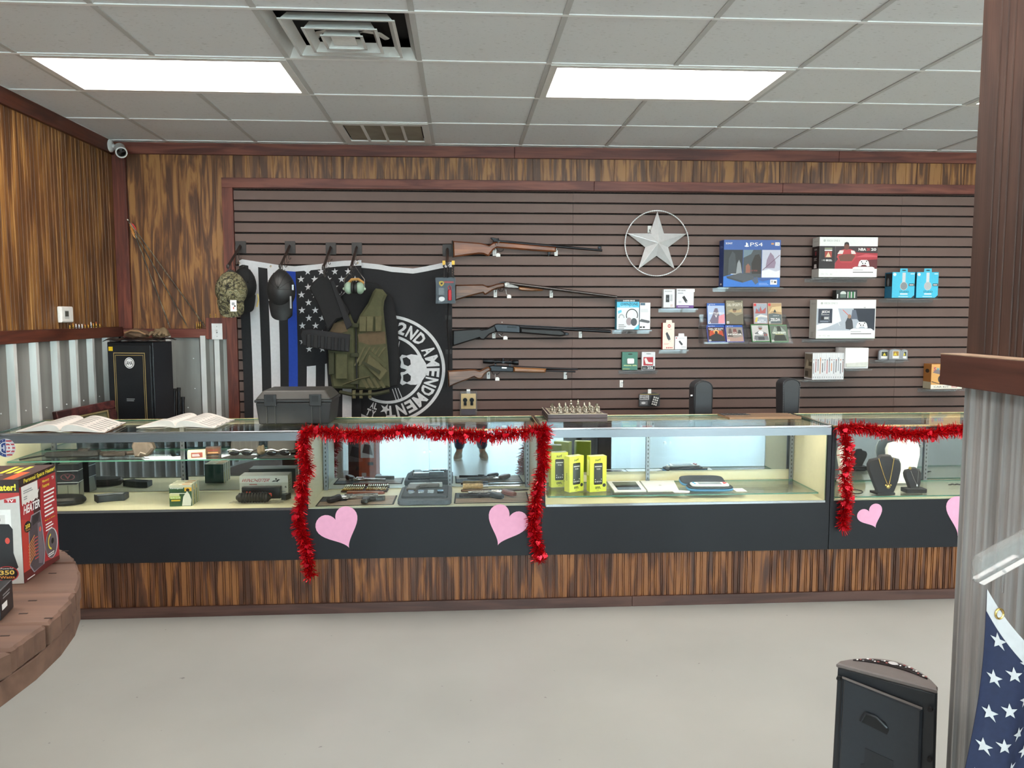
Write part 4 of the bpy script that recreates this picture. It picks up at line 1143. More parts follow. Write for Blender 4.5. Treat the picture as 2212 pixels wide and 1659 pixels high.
for off in (-.0105, .0105): tube('barrel', (770, 732), (1885, 874), .0118, mat('#4b4644', rough=.25, metal=.85, var=.1), off, .0098)
loop(t, P, [(655, 786), (668, 812), (700, 812), (716, 780)])
MB().tube([(P(680, 782)[0], 0, P(680, 782)[1]), (P(684, 802)[0], 0, P(684, 802)[1])], .002, n=5).build('trigger', M_BLU, t)
part('top_lever', [(655, 722), (720, 712), (745, 714), (740, 722), (690, 730)], M_BLU, th=.012, ins=.002)
# black synthetic shotgun
t, P, part, tube = gun('matte black pump style shotgun with synthetic stock', 700, 1220, Z7, 'shotgun', 'shotgun')
part('stock', [(182, 1217), (460, 1198), (482, 1210), (540, 1200), (600, 1168), (622, 1156), (640, 1235), (565, 1262), (530, 1296), (508, 1318), (472, 1316), (458, 1300), (320, 1342), (182, 1386)], M_SYN)
part('recoil_pad', [(172, 1218), (182, 1217), (182, 1386), (173, 1388)], M_RUB, ins=.003)
part('receiver', [(606, 1166), (625, 1154), (645, 1150), (830, 1160), (882, 1170), (882, 1248), (720, 1241), (638, 1236)], M_BLU, th=.036, ins=.006)
part('ejection_port', [(745, 1176), (845, 1180), (845, 1194), (745, 1190)], mat('#0f1011', rough=.3, metal=.6), th=.040, ins=.001)
part('fore_end', [(882, 1192), (1300, 1212), (1345, 1240), (1345, 1274), (1300, 1283), (882, 1248)], M_SYN, th=.046, ins=.010)
part('magazine_cap', [(1345, 1240), (1372, 1244), (1388, 1252), (1386, 1268), (1345, 1274)], M_BLU, th=.026, ins=.004)
tube('barrel', (860, 1182), (1825, 1234), .0118, M_BLU, r2=.0104)
part('vent_rib', [(840, 1160), (1820, 1211), (1820, 1216), (840, 1168)], M_BLU, th=.008, ins=.001)
loop(t, P, [(645, 1238), (655, 1268), (685, 1272), (705, 1248)])
A = P(695, 1136); MB().ball((A[0], 0, A[1]), .0035, n=8, m=5).build('front_bead', WT, t)
# small calibre rifle with scope
t, P, part, tube = gun('short scoped rifle with pale wooden fore end, lowest on the slatted wall', 700, 170, ZB)
part('stock', [(48, 150), (480, 126), (520, 140), (560, 150), (600, 132), (655, 104), (705, 86), (735, 120), (732, 150), (690, 172), (640, 210), (605, 268), (565, 286), (520, 280), (470, 252), (380, 290), (210, 352), (65, 414)], M_STK4)
part('butt_plate', [(36, 152), (48, 150), (65, 414), (50, 412)], M_RUB, ins=.002)
part('receiver', [(702, 84), (760, 66), (900, 73), (1100, 92), (1096, 173), (735, 162), (735, 120)], M_BLU, th=.034, ins=.005)
part('port_cover', [(910, 90), (990, 94), (988, 118), (910, 114)], mat('#b9babd', rough=.2, metal=.9), th=.0375, ins=.001)
part('fore_end', [(1098, 90), (1250, 100), (1620, 120), (1602, 186), (1230, 179), (1098, 175)], M_FORE, th=.04, ins=.009)
tube('barrel', (1100, 96), (2125, 131), .0082, M_BLU, r2=.0066)
tube('magazine_tube', (1560, 152), (2085, 169), .0062, M_BLU)
loop(t, P, [(752, 168), (775, 208), (845, 212), (882, 178)])
t2 = t
t = thing('rifle_scope', 'short black telescopic sight clamped above the lowest rifle', 'rifle scope', PY(*Z7(690, 1575), GUNY))
o7 = t.location.copy()
def S(x, y): q = PY(*Z7(x, y), GUNY) - Vector(o7); return (q.x, 0, q.z)
MB().tube([S(600, 1543), S(800, 1552)], .0125, n=14).build('tube', M_BLU, t, smooth=40)
MB().tube([S(495, 1537), S(500, 1537), S(590, 1542), S(612, 1543)], [.017, .0185, .0185, .0135], n=16).build('eyepiece', M_BLU, t, smooth=40)
MB().tube([S(795, 1551), S(815, 1552), S(858, 1555), S(866, 1555)], [.0135, .018, .019, .0175], n=16).build('objective', M_BLU, t, smooth=40)
MB().lathe([(.001, 0), (.009, 0), (.009, .022), (.001, .024)], n=12, o=S(705, 1540)).lathe([(.001, -.03), (.009, -.03), (.009, 0), (.001, .0)], n=12, o=S(705, 1548), ax='y').build('turret', M_BLU, t, smooth=40)
for x in (625, 775):
    c = S(x, 1548); MB().lathe([(.0135, -.006), (.0165, -.006), (.0165, .006), (.0135, .006)], n=14, o=c, ax='x').box(c[0] - .006, c[0] + .006, -.008, .008, c[2] - .030, c[2] - .014).build('mount_ring', M_BLU, t, smooth=40)
# price hooks and hang tags
def price_hook(px, py, label):
    p = PY(px, py, YW - .002)
    t = thing('price_hook', label, 'price hook', (p.x, YW - .0008, p.z), 0, 'white price hooks on the slatted wall')
    BX(-.012, .012, -.003, -.0, -.026, .026).build('plate', WT, t, bevel=.001)
    MB().tube([(0, -.003, .012), (0, -.075, .010), (0, -.084, .022)], .0028, n=6).build('wire', M_CHROME, t, smooth=50)
    pr = Print((-.012, -.0032, -.026), (.024, 0, 0), (0, 0, .052), n=(0, -1, 0)); pr.ring(GY, .5, .42, .17, .22, .3, n=16); pr.build(t, 'hook_slot')
GN = ['bolt action rifle', 'double barrel shotgun', 'matte black shotgun', 'scoped rifle']
for (x, y), g, c in zip([(615, 408), (625, 838), (610, 1266), (700, 225)], GN, [Z7, Z7, Z7, ZB]): price_hook(*c(x, y), 'white price hook holding up the grip of the %s' % g)
for (x, y), g, c in zip([(1256, 408), (1206, 842), (1508, 1262), (1925, 228)], GN, [Z7, Z7, Z7, ZB]): price_hook(*c(x, y), 'white price hook holding up the barrel of the %s' % g)
price_hook(1342, 829, 'empty white price hook below the green blister card')
def hang_tag(px, py, s0, label):
    p = PY(px, py, GUNY - .022)
    t = thing('hang_tag', label, 'price tag', p, 0, 'paper price tags tied to the long guns')
    MB().prism([(-.015, -.012), (.015, -.012), (.015, .006), (.006, .013), (-.006, .013), (-.015, .006)], -.0006, 0, 'y').build('card', WT, t)
    q = PY(*s0, GUNY - .022) - p
    MB().tube([(0, -.001, .010), (q.x * .3 - .012, -.002, q.z * .35), (q.x, .004, q.z)], .0012, n=5).build('string', WT, t)
for (x, y), (a, b), g, c in zip([(655, 437), (768, 868), (730, 1298), (842, 285)], [(640, 380), (735, 795), (660, 1258), (810, 205)], GN, [Z7, Z7, Z7, ZB]): hang_tag(*c(x, y), c(a, b), 'small paper price tag tied to the %s' % g)
# ================================================================== STAR
p = PY(1419, 526, YW - .03)
t = thing('metal_star', 'silver barn star inside a twisted rope ring', 'wall star', p)
k = (YW - .03) / F_ * 1.003
RS, ri = 68 * k, 26.5 * k
M_STAR = mat('#d2d3d4', rough=.42, metal=.3, var=.05)
v = [(0, -.045, 0)]
for i in range(10):
    a = R(90 + 36 * i); r_ = RS if i % 2 == 0 else ri
    v.append((r_ * math.cos(a), .0 if i % 2 == 0 else .004, r_ * math.sin(a)))
v.append((0, .012, 0))
MB().add(v, [(0, 1 + i, 1 + (i + 1) % 10) for i in range(10)] + [(11, 1 + (i + 1) % 10, 1 + i) for i in range(10)]).build('star', M_STAR, t)
m = MB()
for i in range(5):
    a = R(90 + 72 * i); m.tube([(0, -.0455, 0), (RS * .98 * math.cos(a), -.001, RS * .98 * math.sin(a))], .0022, n=5)
m.build('ridge', mat('#d8d9da', rough=.35, metal=.5), t)
m = MB(); N = 220
for ph in (0, math.pi):
    m.tube([((69.5 * k + .0022 * math.cos(i * 1.3 + ph)) * math.cos(2 * math.pi * i / N), .002 * math.sin(i * 1.3 + ph), (69.5 * k + .0022 * math.cos(i * 1.3 + ph)) * math.sin(2 * math.pi * i / N)) for i in range(N + 1)], .0028, n=5, caps=False)
m.build('rope_ring', M_STAR, t, smooth=60)
BX(-.062, -.034, .024, .029, .078, .128).build('bracket', M_WHITE, t); MB().tube([(-.05, .024, .10), (-.048, .0, .085), (-.04, .0, .06)], .0035, n=6).build('bracket_hook', M_CHROME, t)
# ================================================================== BOXED GOODS
M_ACR = glass('#f6f8fa', refl=.5, haze=.05)
def carton(name, label, cat, x0, y0, x1, y1, dep, col, side=None, back=.002, group=None, lift=0.0, shelf=None):
    """closed printed box standing out from the slatted wall; pixel box = its front face"""
    yf = YW - back - dep
    a, b = PY(x0, y1, yf), PY(x1, y0, yf)
    w_, h_ = b.x - a.x, b.z - a.z
    t = thing(name, label, cat, (a.x + w_ / 2, yf + dep / 2, a.z), 0, group)
    m = MB()
    m.use(mat(side or col, rough=.45, var=.03, scale=60)).box(-w_ / 2, w_ / 2, -dep / 2, dep / 2, 0, h_)
    m.build('box', None, t, bevel=.0012)
    pr = Print((-w_ / 2, -dep / 2, 0), (w_, 0, 0), (0, 0, h_), n=(0, -1, 0), eps=.0004)
    pr.rect(ink(col), .003, .003, .997, .997)
    return t, pr, w_, h_, dep
def side_print(t, w_, h_, dep, s_=-1):
    """print frame on the side face: u runs from wall to front"""
    if s_ < 0: return Print((-w_ / 2, dep / 2, 0), (0, -dep, 0), (0, 0, h_), n=(-1, 0, 0), eps=.0004)
    return Print((w_ / 2, -dep / 2, 0), (0, dep, 0), (0, 0, h_), n=(1, 0, 0), eps=.0004)
def shelf(px0, px1, py, dep, label, lip=.02):
    yf = YW - dep
    a, b = PY(px0, py, yf), PY(px1, py, yf)
    t = thing('acrylic_shelf', label, 'shelf', ((a.x + b.x) / 2, YW, a.z), 0, 'clear acrylic shelves on the slatted wall')
    w_ = (b.x - a.x) / 2
    BX(-w_, w_, -dep, -.0006, -.005, -.0015).build('tray', M_ACR, t); BX(-w_, w_, -.004, -.0006, -.03, -.0052).build('back_lip', M_ACR, t)
    BX(-w_, w_, -dep - .003, -dep, -.012, -.0015).build('front_lip', M_ACR, t)
C = ink
# -- blue console carton
t, pr, w_, h_, dp = carton('console_box', 'blue game console carton with three panels of dark artwork', 'console box', 1562, 519, 1687, 620, .10, '#365796', '#2a4686')
shelf(1550, 1692, 620.5, .112, 'clear acrylic shelf under the blue console carton')
pr.rect(C('#3a5ca0'), .0, .79, 1, 1).text(WT, 'SONY', .03, .905, .15, .945, bold=.02).text(WT, 'PS4', .46, .865, .68, .945, bold=.0)
pr.poly(WT, [(.385, .95), (.415, .93), (.425, .90), (.412, .885), (.402, .89), (.402, .85), (.385, .86)]).disc(WT, .40, .868, .04, .014)
pr.rect(C('#b98d6a'), .83, .90, .88, .94).rect(WT, .90, .88, .98, .95).text(BK, '1TB', .915, .90, .965, .93)
pr.rect(C('#2a2c30'), .0, .20, .335, .79).rect(C('#454a4e'), .345, .20, .665, .79).rect(C('#b9bccb'), .675, .20, 1, .79)
pr.poly(C('#3f4347'), [(.08, .22), (.09, .6), (.15, .76), (.2, .70), (.22, .45), (.27, .22)]).poly(C('#8d9194'), [(.22, .25), (.24, .5), (.27, .58), (.3, .5), (.33, .28)]).lines(WT, .13, .25, .26, .29, 2)
pr.poly(C('#6b7f8c'), [(.345, .79), (.345, .62), (.48, .7), (.52, .79)]).poly(C('#2c2522'), [(.5, .28), (.49, .5), (.55, .68), (.62, .70), (.665, .58), (.665, .28)]).poly(C('#8a5a4a'), [(.39, .3), (.39, .45), (.43, .50), (.47, .44), (.47, .3)]).text(C('#9c4138'), 'GOD OF WAR', .41, .33, .60, .365)
pr.poly(C('#8c7a8e'), [(.74, .40), (.76, .58), (.82, .74), (.88, .66), (.92, .52), (.9, .4)]).line(C('#6f5066'), .69, .36, .985, .68, .012).poly(C('#dfdfe6'), [(.675, .20), (.675, .34), (.8, .38), (.92, .33), (1, .36), (1, .2)])
pr.poly(C('#2d6fc4'), [(0, .0), (0, .22), (.15, .27), (.4, .2), (.7, .12), (1, .2), (1, 0)])
pr.poly(C('#4c5056'), [(.05, .22), (.30, .30), (.52, .24), (.55, .17), (.34, .09), (.07, .18)]).poly(C('#3a3d42'), [(.05, .22), (.07, .18), (.34, .09), (.34, .13)]).poly(C('#505a6c'), [(.5, .15), (.6, .22), (.62, .1), (.57, .05)])
pr.rect(WT, .83, .05, .95, .155).text(BK, 'T M', .845, .08, .935, .13, bold=.02).lines(C('#7ea2de'), .63, .04, .82, .1, 2)
pr.build(t)
sp_ = side_print(t, w_, h_, dp); sp_.text(C('#9fb4de'), 'PS4', .25, .83, .75, .88).disc(WT, .5, .06, .18, .02); sp_.build(t, 'side_print')
# -- two white console cartons
def xbox(x0, y0, x1, y1, label, kind):
    t, pr, w_, h_, dp = carton('console_box', label, 'console box', x0, y0, x1, y1, .115, '#e2e3e2', '#c9cbc6')
    shelf(x0 - 14, x1 - 6, y1 + .8, .125, 'clear acrylic shelf under the %s' % ('red basketball console carton' if kind else 'blue grey console carton'))
    pr.ring(C('#6b7a6f'), .085, .91, .018, .026, .25, n=16).line(C('#6b7a6f'), .072, .89, .098, .93, .005).line(C('#6b7a6f'), .072, .93, .098, .89, .005)
    pr.text(C('#9aa39d'), 'XBOX ONE S', .12, .885, .345, .935)
    if kind:
        pr.rect(C('#33262b'), 0, .21, 1, .775).poly(C('#a32a36'), [(.2, .21), (.35, .5), (.6, .62), (1, .6), (1, .25), (.8, .21)]).poly(C('#c4505a'), [(.62, .5), (.8, .58), (1, .54), (1, .50), (.8, .50)]).poly(C('#5c1a22'), [(.65, .21), (.7, .42), (1, .45), (1, .21)])
        pr.rect(C('#1f1a1d'), 0.0, .21, .27, .775).line(C('#7c777a'), .275, .775, .275, .25, .004)
        pr.poly(C('#b53a40'), [(.30, .50), (.34, .66), (.42, .70), (.54, .70), (.62, .64), (.64, .50), (.56, .36), (.38, .36)]).poly(C('#ddd3cf'), [(.31, .58), (.35, .67), (.42, .67), (.40, .58)]).poly(C('#ddd3cf'), [(.55, .58), (.54, .67), (.60, .66), (.63, .58)])
        pr.poly(C('#6b4034'), [(.33, .52), (.36, .40), (.56, .40), (.62, .54), (.56, .58), (.40, .57)]).disc(C('#6b4034'), .465, .765, .045, .085).poly(C('#231a18'), [(.42, .79), (.43, .86), (.465, .88), (.50, .86), (.51, .79), (.465, .83)])
        pr.text(WT, 'NBA', .67, .66, .80, .73, bold=.03).text(C('#b83a40'), '2K', .81, .66, .875, .73, bold=.03).text(WT, '20', .885, .66, .975, .73, bold=.03)
        pr.rect(C('#8a9277'), .09, .70, .22, .73).rect(WT, .09, .655, .22, .685).rect(C('#9c3a30'), .095, .49, .215, .645).poly(C('#d9c2a0'), [(.11, .5), (.155, .63), (.2, .5)])
        pr.text(WT, '1 MO', .05, .40, .11, .44).disc(WT, .135, .42, .015, .025).lines(WT, .155, .4, .23, .45, 2)
    else:
        pr.rect(C('#aab2bd'), .005, .21, .985, .775).poly(C('#dfe3e8'), [(.005, .21), (.2, .3), (.42, .45), (.36, .775), (.26, .775), (.26, .6), (.1, .4), (.005, .35)]).poly(C('#262d3a'), [(.62, .775), (.66, .55), (.8, .30), (.985, .21), (.985, .775)])
        pr.rect(C('#2b3342'), .03, .40, .265, .765).text(WT, 'JEDI', .08, .64, .215, .72, bold=.02).rect(WT, .08, .61, .215, .62).lines(WT, .13, .50, .22, .57, 3).rect(BK, .08, .49, .12, .57).lines(C('#9aa5b5'), .06, .43, .24, .47, 2)
        pr.line(C('#d8503a'), .44, .74, .58, .54, .012).line(WT, .31, .58, .40, .33, .006).poly(C('#3d3f45'), [(.5, .25), (.49, .42), (.53, .56), (.57, .58), (.61, .45), (.63, .22)]).disc(C('#9c7a66'), .555, .57, .03, .055).poly(C('#5c6474'), [(.58, .5), (.6, .74), (.66, .74), (.70, .5)])
        pr.text(C('#2a2a2c'), 'H', .795, .785, .82, .815, bold=.02)
        pr.rect(C('#b7c7b7'), 0, .0, 1, .015)
    # console and pad drawn on the carton
    pr.poly(C('#e9eae9'), [(.58, .10), (.58, .235), (.62, .26), (.92, .26), (.955, .235), (.955, .10)]).rect(BK, .585, .115, .935, .132).rect(C('#6e7270'), .585, .175, .76, .185)
    pr.poly(C('#f0f1f0'), [(.67, .28), (.69, .39), (.72, .43), (.82, .43), (.85, .39), (.87, .28), (.83, .27), (.80, .31), (.74, .31), (.71, .27)])
    for a, b in ((.73, .385), (.815, .40), (.75, .345), (.795, .345)): pr.disc(BK, a, b, .011, .017, n=12)
    pr.text(C('#b7b9b6'), '1TB / 1To', .04, .06, .16, .09).text(C('#b7b9b6'), '4K', .19, .06, .24, .09)
    pr.build(t)
    s_ = side_print(t, w_, h_, dp); 
    if kind: s_.rect(C('#1d1719'), 0, .21, 1, .775).lines(C('#b9b6b4'), .3, .42, .7, .5, 3).text(WT, 'NBA', .3, .68, .7, .72).rect(C('#8c2f36'), .45, .55, .6, .65).poly(WT, [(.3, .23), (.35, .33), (.65, .33), (.7, .23)])
    else: s_.lines(C('#a3a69f'), .25, .03, .7, .18, 6)
    s_.text(C('#9aa39d'), 'XBOX', .2, .88, .8, .92); s_.build(t, 'side_print')
xbox(1768, 513, 1897, 599, 'white game console carton with red basketball artwork', 1)
xbox(1762, 648, 1893, 732, 'white game console carton with blue grey space artwork', 0)
# -- accessory pack lying on the lower console carton
t, pr, w_, h_, dp = carton('battery_pack', 'small black and green battery pack lying on the lower console carton', 'battery pack', 1806, 627, 1852, 646.5, .06, '#1d2220', '#161918', back=.03)
pr.disc(C('#c8cfca'), .33, .62, .14, .25).rect(C('#5c6f66'), .19, .15, .47, .55)
for i in range(5): pr.rect(C(['#dfe8e0', '#3fa05a'][i % 2]), .54 + .08 * i, .12, .58 + .08 * i, .8)
pr.rect(WT, .04, .1, .09, .55); pr.build(t)
for i, (x0, x1, lab) in enumerate(((1926, 1977, 'bright blue headphone carton beside the console cartons'), (1978.5, 2028, 'bright blue headphone carton, farther from the console cartons'))):
    t, pr, w_, h_, dp = carton('headphone_box', lab, 'headphone box', x0, 588.5, x1, 644, .10, '#3fb6d6', '#2a7fa6', group='bright blue headphone cartons')
    MB().prism([(-.03, h_), (.03, h_), (.027, h_ + .026), (-.027, h_ + .026)], -dp / 2, -dp / 2 + .001, 'y').build('hang_tab', C('#3fb6d6'), t)
    q = Print((-.03, -dp / 2, h_), (.06, 0, 0), (0, 0, .026), n=(0, -1, 0)); q.disc(BK, .5, .5, .28, .14); q.build(t, 'tab_slot')
    pr.disc(C('#d6eef5'), .1, .91, .07, .06).rect(C('#c9ccce'), .44, .60, .58, .98).disc(C('#7e858a') if i == 0 else C('#a9aeb2'), .52, .46, .17, .165).ring(C('#b7bcc0'), .52, .46, .17, .165, .12)
    pr.text(C('#123844'), 'STUDIO', .33, .20, .75, .275, bold=.01).rect(WT, .37, .13, .70, .175).lines(C('#d6eef5'), .3, .04, .75, .08, 1).rect(C('#3b4044'), .74, .46, .985, .555).rect(WT, .77, .49, .95, .52).rect(C('#d6eef5'), .8, .92, .97, .95).poly(C('#222c31'), [(.86, .0), (1, .0), (1, .11)])
    pr.build(t)
    s_ = side_print(t, w_, h_, dp); s_.rect(C('#20262a'), .1, .45, .95, .95).disc(C('#8a9196'), .45, .62, .14, .16); s_.build(t, 'side_print')
shelf(1915, 2034, 644.6, .11, 'clear acrylic shelf under the bright blue headphone cartons')
# -- headphones for television
t, pr, w_, h_, dp = carton('headphone_box', 'white and blue television headphone carton with black header', 'headphone box', 1332, 647, 1381, 712, .07, '#d9dfe2', '#47a7c4')
pr.rect(BK, 0, .92, 1, 1).text(WT, 'SHARPER IMAGE', .27, .935, .80, .98, bold=.02).rect(C('#49b7d8'), 0, .735, 1, .92).text(BK, 'OWNZONE', .17, .80, .94, .89, bold=.01).text(WT, 'WIRELESS TV', .13, .755, .7, .785)
pr.ring(BK, .68, .47, .27, .22, .14, n=40, a0=-25, a1=205).disc(C('#9c8f93'), .55, .27, .13, .13).disc(C('#3f444a'), .77, .25, .14, .13).ring(C('#a9b0b4'), .21, .38, .14, .14, .35, n=24, a0=0, a1=180).disc(WT, .6, .52, .12, .12).poly(C('#5fc2dd'), [(.75, 0), (1, 0), (1, .18)]).lines(GY, .08, .03, .42, .2, 3).poly(C('#5fc2dd'), [(.05, .62), (.2, .66), (.22, .58), (.06, .52)])
pr.build(t)
t, pr, w_, h_, dp = carton('headphone_box', 'plain white carton tucked behind the television headphone carton', 'carton', 1381.5, 654, 1405, 711.5, .06, '#dfe1e3', '#cfd2d4')
pr.rect(C('#49657a'), .05, .90, .5, .99).poly(C('#55585c'), [(.0, .33), (.15, .39), (.95, .32), (.95, .25), (.8, .23), (0, .29)]).rect(BK, .03, .05, .22, .11).rect(BK, .3, .05, .5, .11).lines(C('#bfc4c8'), .1, .65, .9, .78, 3); pr.build(t)
shelf(1327, 1408, 712.6, .08, 'clear acrylic shelf under the television headphone cartons')
# -- small adapters
t, pr, w_, h_, dp = carton('adapter_box', 'narrow white adapter carton picturing a black plug', 'adapter box', 1433, 625, 1458, 665, .05, '#dcdde0', '#c6c8ca')
pr.lines(GY, .1, .86, .85, .93, 2).rect(C('#2e3033'), .2, .3, .52, .7).disc(C('#55585c'), .36, .48, .09, .06).rect(C('#b9bcc0'), .58, .35, .8, .72).lines(C('#c9a9a2'), .6, .06, .85, .2, 3); pr.build(t)
t, pr, w_, h_, dp = carton('adapter_box', 'white network adapter carton with purple base stripe', 'adapter box', 1461, 624, 1499, 665.5, .05, '#dedee4', '#c6c8ca')
pr.rect(C('#6a3f8c'), 0, 0, 1, .14).lines(WT, .08, .05, .75, .10, 1).text(C('#3c3c44'), 'NETGEAR', .06, .88, .52, .94, bold=.02).lines(GY, .08, .74, .5, .82, 2).poly(C('#26272b'), [(.32, .56), (.45, .64), (.64, .38), (.62, .26), (.52, .28)]).poly(C('#8c8f94'), [(.53, .27), (.62, .25), (.64, .34), (.58, .38)]).rect(C('#c4c6cc'), .12, .26, .28, .36).rect(WT, .6, .83, 1.05, .99); pr.build(t)
shelf(1427, 1508, 666, .06, 'clear acrylic shelf under the two adapter cartons')
t, pr, w_, h_, dp = carton('charger_box', 'tall pale pink charger carton with red round logo', 'charger box', 1431, 697.5, 1457, 755, .04, '#ecd9cc', '#b8423b')
pr.disc(C('#c1352f'), .55, .88, .14, .065).text(WT, 'M', .47, .855, .63, .905, bold=.03).text(C('#a9999a'), 'motorola', .28, .74, .8, .77).poly(C('#3a3d42'), [(.25, .6), (.38, .66), (.62, .48), (.68, .38), (.55, .33), (.4, .4)]).ring(GY, .62, .33, .1, .04, .2).lines(C('#d89a90'), .1, .18, .6, .24, 2)
for i in range(4): pr.disc(C('#c1352f'), .36 + .15 * i, .06, .055, .025, n=12)
pr.build(t)
MB().prism([(-.02, h_), (.025, h_), (.022, h_ + .02), (-.018, h_ + .02)], -dp / 2, -dp / 2 + .001, 'y').build('hang_tab', C('#ecd9cc'), t)
t, pr, w_, h_, dp = carton('charger_box', 'small white charger carton beside the pale pink one', 'charger box', 1457.5, 727, 1484, 755, .04, '#e3e2e6', '#c9cbce')
pr.disc(C('#c1352f'), .12, .88, .05, .05).poly(C('#35373b'), [(.3, .62), (.42, .68), (.66, .42), (.6, .30), (.48, .38)]).lines(C('#b9bcc0'), .3, .84, .8, .9, 1)
for i in range(3): pr.ring(GY, .6 + .13 * i, .18, .05, .05, .3, n=12)
pr.build(t)
MB().prism([(-.02, h_), (.025, h_), (.022, h_ + .022), (-.018, h_ + .022)], -dp / 2, -dp / 2 + .001, 'y').build('hang_tab', C('#e3e2e6'), t)
shelf(1427, 1487, 755.6, .05, 'clear acrylic shelf under the charger cartons')
# -- green ear bud card and memory card
t, pr, w_, h_, dp = carton('earbud_pack', 'dark green ear bud card with a white square case', 'earbud pack', 1343.5, 760.5, 1377.5, 799.5, .03, '#3f7766', '#2f5b4e')
pr.disc(C('#1d3a31'), .52, .88, .15, .04).lines(C('#d9c95a'), .05, .05, .5, .09, 1).text(C('#d4e39a'), 'groove onn.', .1, .19, .97, .28, bold=.03); pr.build(t)
MB().prism([(-.02, 0), (.02, 0), (.026, .006), (.026, .034), (.02, .04), (-.02, .04), (-.026, .034), (-.026, .006)], -.012, 0, 'y', inset=.004).build('earbud_case', mat('#e8e8e6', rough=.25), t, loc=(.004, -dp / 2 - .0012, h_ * .34))
t, pr, w_, h_, dp = carton('memory_card_pack', 'red and white memory card pack on the slatted wall', 'memory card', 1386, 760.5, 1415.5, 799.5, .03, '#d6d7da', '#c9cbce')
pr.rect(BK, .02, .02, .98, .22).text(WT, '256', .42, .06, .85, .19, bold=.02).text(WT, 'micro', .08, .08, .36, .15).rect(C('#b02a35'), .12, .25, .85, .72).poly(C('#ddd5d2'), [(.18, .62), (.32, .68), (.5, .44), (.8, .42), (.8, .32), (.3, .34)]).disc(GY, .5, .9, .2, .03); pr.build(t)
shelf(1338, 1421, 800.2, .04, 'clear acrylic shelf under the ear bud and memory packs')
# -- game cases in sloping acrylic racks
def game(px, y0, x1, y1, yb, yt, col, label, art, dx=0.0):
    """case leaning back: foot at yb, head at yt"""
    a = PY(px, y1, yb); b = PY(x1, y1, yb); c = PY(px, y0, yt)
    w_ = b.x - a.x; up = Vector((0, yt - yb, c.z - a.z)); h_ = up.length
    t = thing('game_case', label, 'video game', (a.x + w_ / 2, yb, a.z), 0, 'video game cases in the acrylic racks', (math.atan2(-(yt - yb), (c.z - a.z)), 0, 0))
    BX(-w_ / 2, w_ / 2, 0, .013, 0, h_).build('case', mat(col, rough=.3, var=.04), t, bevel=.002)
    pr = Print((-w_ / 2, 0, 0), (w_, 0, 0), (0, 0, h_), n=(0, -1, 0), eps=.0006)
    art(pr); pr.build(t, 'cover_print')
    return t
def bandPS(pr): pr.rect(C('#2d5fb0'), .03, .89, .97, .98).text(WT, 'PS4', .2, .915, .45, .955).poly(WT, [(.1, .9), (.13, .96), (.16, .9)])
def rating(pr): pr.rect(WT, .05, .05, .17, .13).rect(BK, .08, .07, .14, .11)
def art_bf(pr): pr.rect(C('#a9bbd8'), .03, .03, .97, .88).poly(C('#6f6478'), [(.05, .05), (.28, .42), (.36, .62), (.44, .76), (.58, .76), (.62, .6), (.68, .42), (.75, .05)]).poly(C('#d98f9a'), [(.6, .05), (.64, .4), (.97, .5), (.97, .05)]).text(WT, 'BATTLEFIELD', .12, .48, .95, .57, bold=.02).text(WT, 'V', .42, .33, .56, .46, bold=.03); bandPS(pr); rating(pr)
def art_cod2(pr): pr.rect(C('#8d8672'), .03, .03, .97, .97).poly(C('#6a6353'), [(.03, .03), (.03, .4), (.3, .5), (.6, .36), (.97, .45), (.97, .03)]).poly(C('#b39b74'), [(.1, .55), (.4, .64), (.7, .58), (.9, .66), (.9, .5), (.4, .48)]).disc(C('#8c6a52'), .5, .57, .10, .07).poly(C('#57523f'), [(.38, .58), (.4, .65), (.6, .65), (.62, .58)]).text(C('#d9d4c4'), 'CALL OF DUTY 2', .07, .75, .93, .86, bold=.02).rect(C('#3f3c33'), .5, .92, .9, .955); rating(pr)
def art_bo(pr): pr.rect(C('#3b2724'), .03, .03, .97, .87).poly(C('#b5492e'), [(.1, .35), (.15, .68), (.85, .68), (.9, .35)]).disc(C('#d9a25a'), .5, .60, .16, .12).poly(C('#2b2e30'), [(.1, .03), (.2, .38), (.42, .48), (.42, .6), (.5, .66), (.58, .6), (.58, .48), (.8, .4), (.92, .03)]).text(WT, 'CALL OF DUTY', .1, .72, .93, .82, bold=.03).text(WT, 'BLACK OPS', .22, .66, .8, .70); bandPS(pr); rating(pr)
def art_fh(pr): pr.rect(C('#8d8680'), .03, .03, .97, .87).poly(C('#5c5350'), [(.1, .3), (.2, .8), (.32, .8), (.4, .3)]).poly(C('#7a4f49'), [(.38, .5), (.45, .78), (.6, .78), (.66, .5)]).poly(C('#3f3c3d'), [(.66, .45), (.74, .72), (.86, .70), (.92, .45)]).poly(C('#a98a80'), [(.03, .03), (.03, .3), (.5, .24), (.97, .32), (.97, .03)]).text(WT, 'FOR', .4, .53, .62, .58, bold=.02).text(WT, 'HONOR', .12, .40, .9, .50, bold=.02); bandPS(pr); rating(pr)
def art_sw1(pr): pr.rect(C('#9aa2ad'), .03, .03, .97, .97).rect(C('#d13a3e'), .03, .85, .2, .97).poly(C('#a85a58'), [(.1, .5), (.2, .75), (.4, .6), (.5, .85), (.6, .62), (.9, .8), (.85, .5)]).poly(C('#d9d8d4'), [(.03, .3), (.5, .46), (.97, .38), (.97, .3), (.5, .34)]).poly(C('#d4c25a'), [(.05, .1), (.15, .32), (.3, .3), (.2, .08)]).poly(C('#6a7a94'), [(.3, .6), (.4, .8), (.46, .58)]).text(WT, 'SUPER', .38, .15, .72, .2, bold=.02).text(WT, 'BROS.', .25, .06, .9, .12, bold=.02)
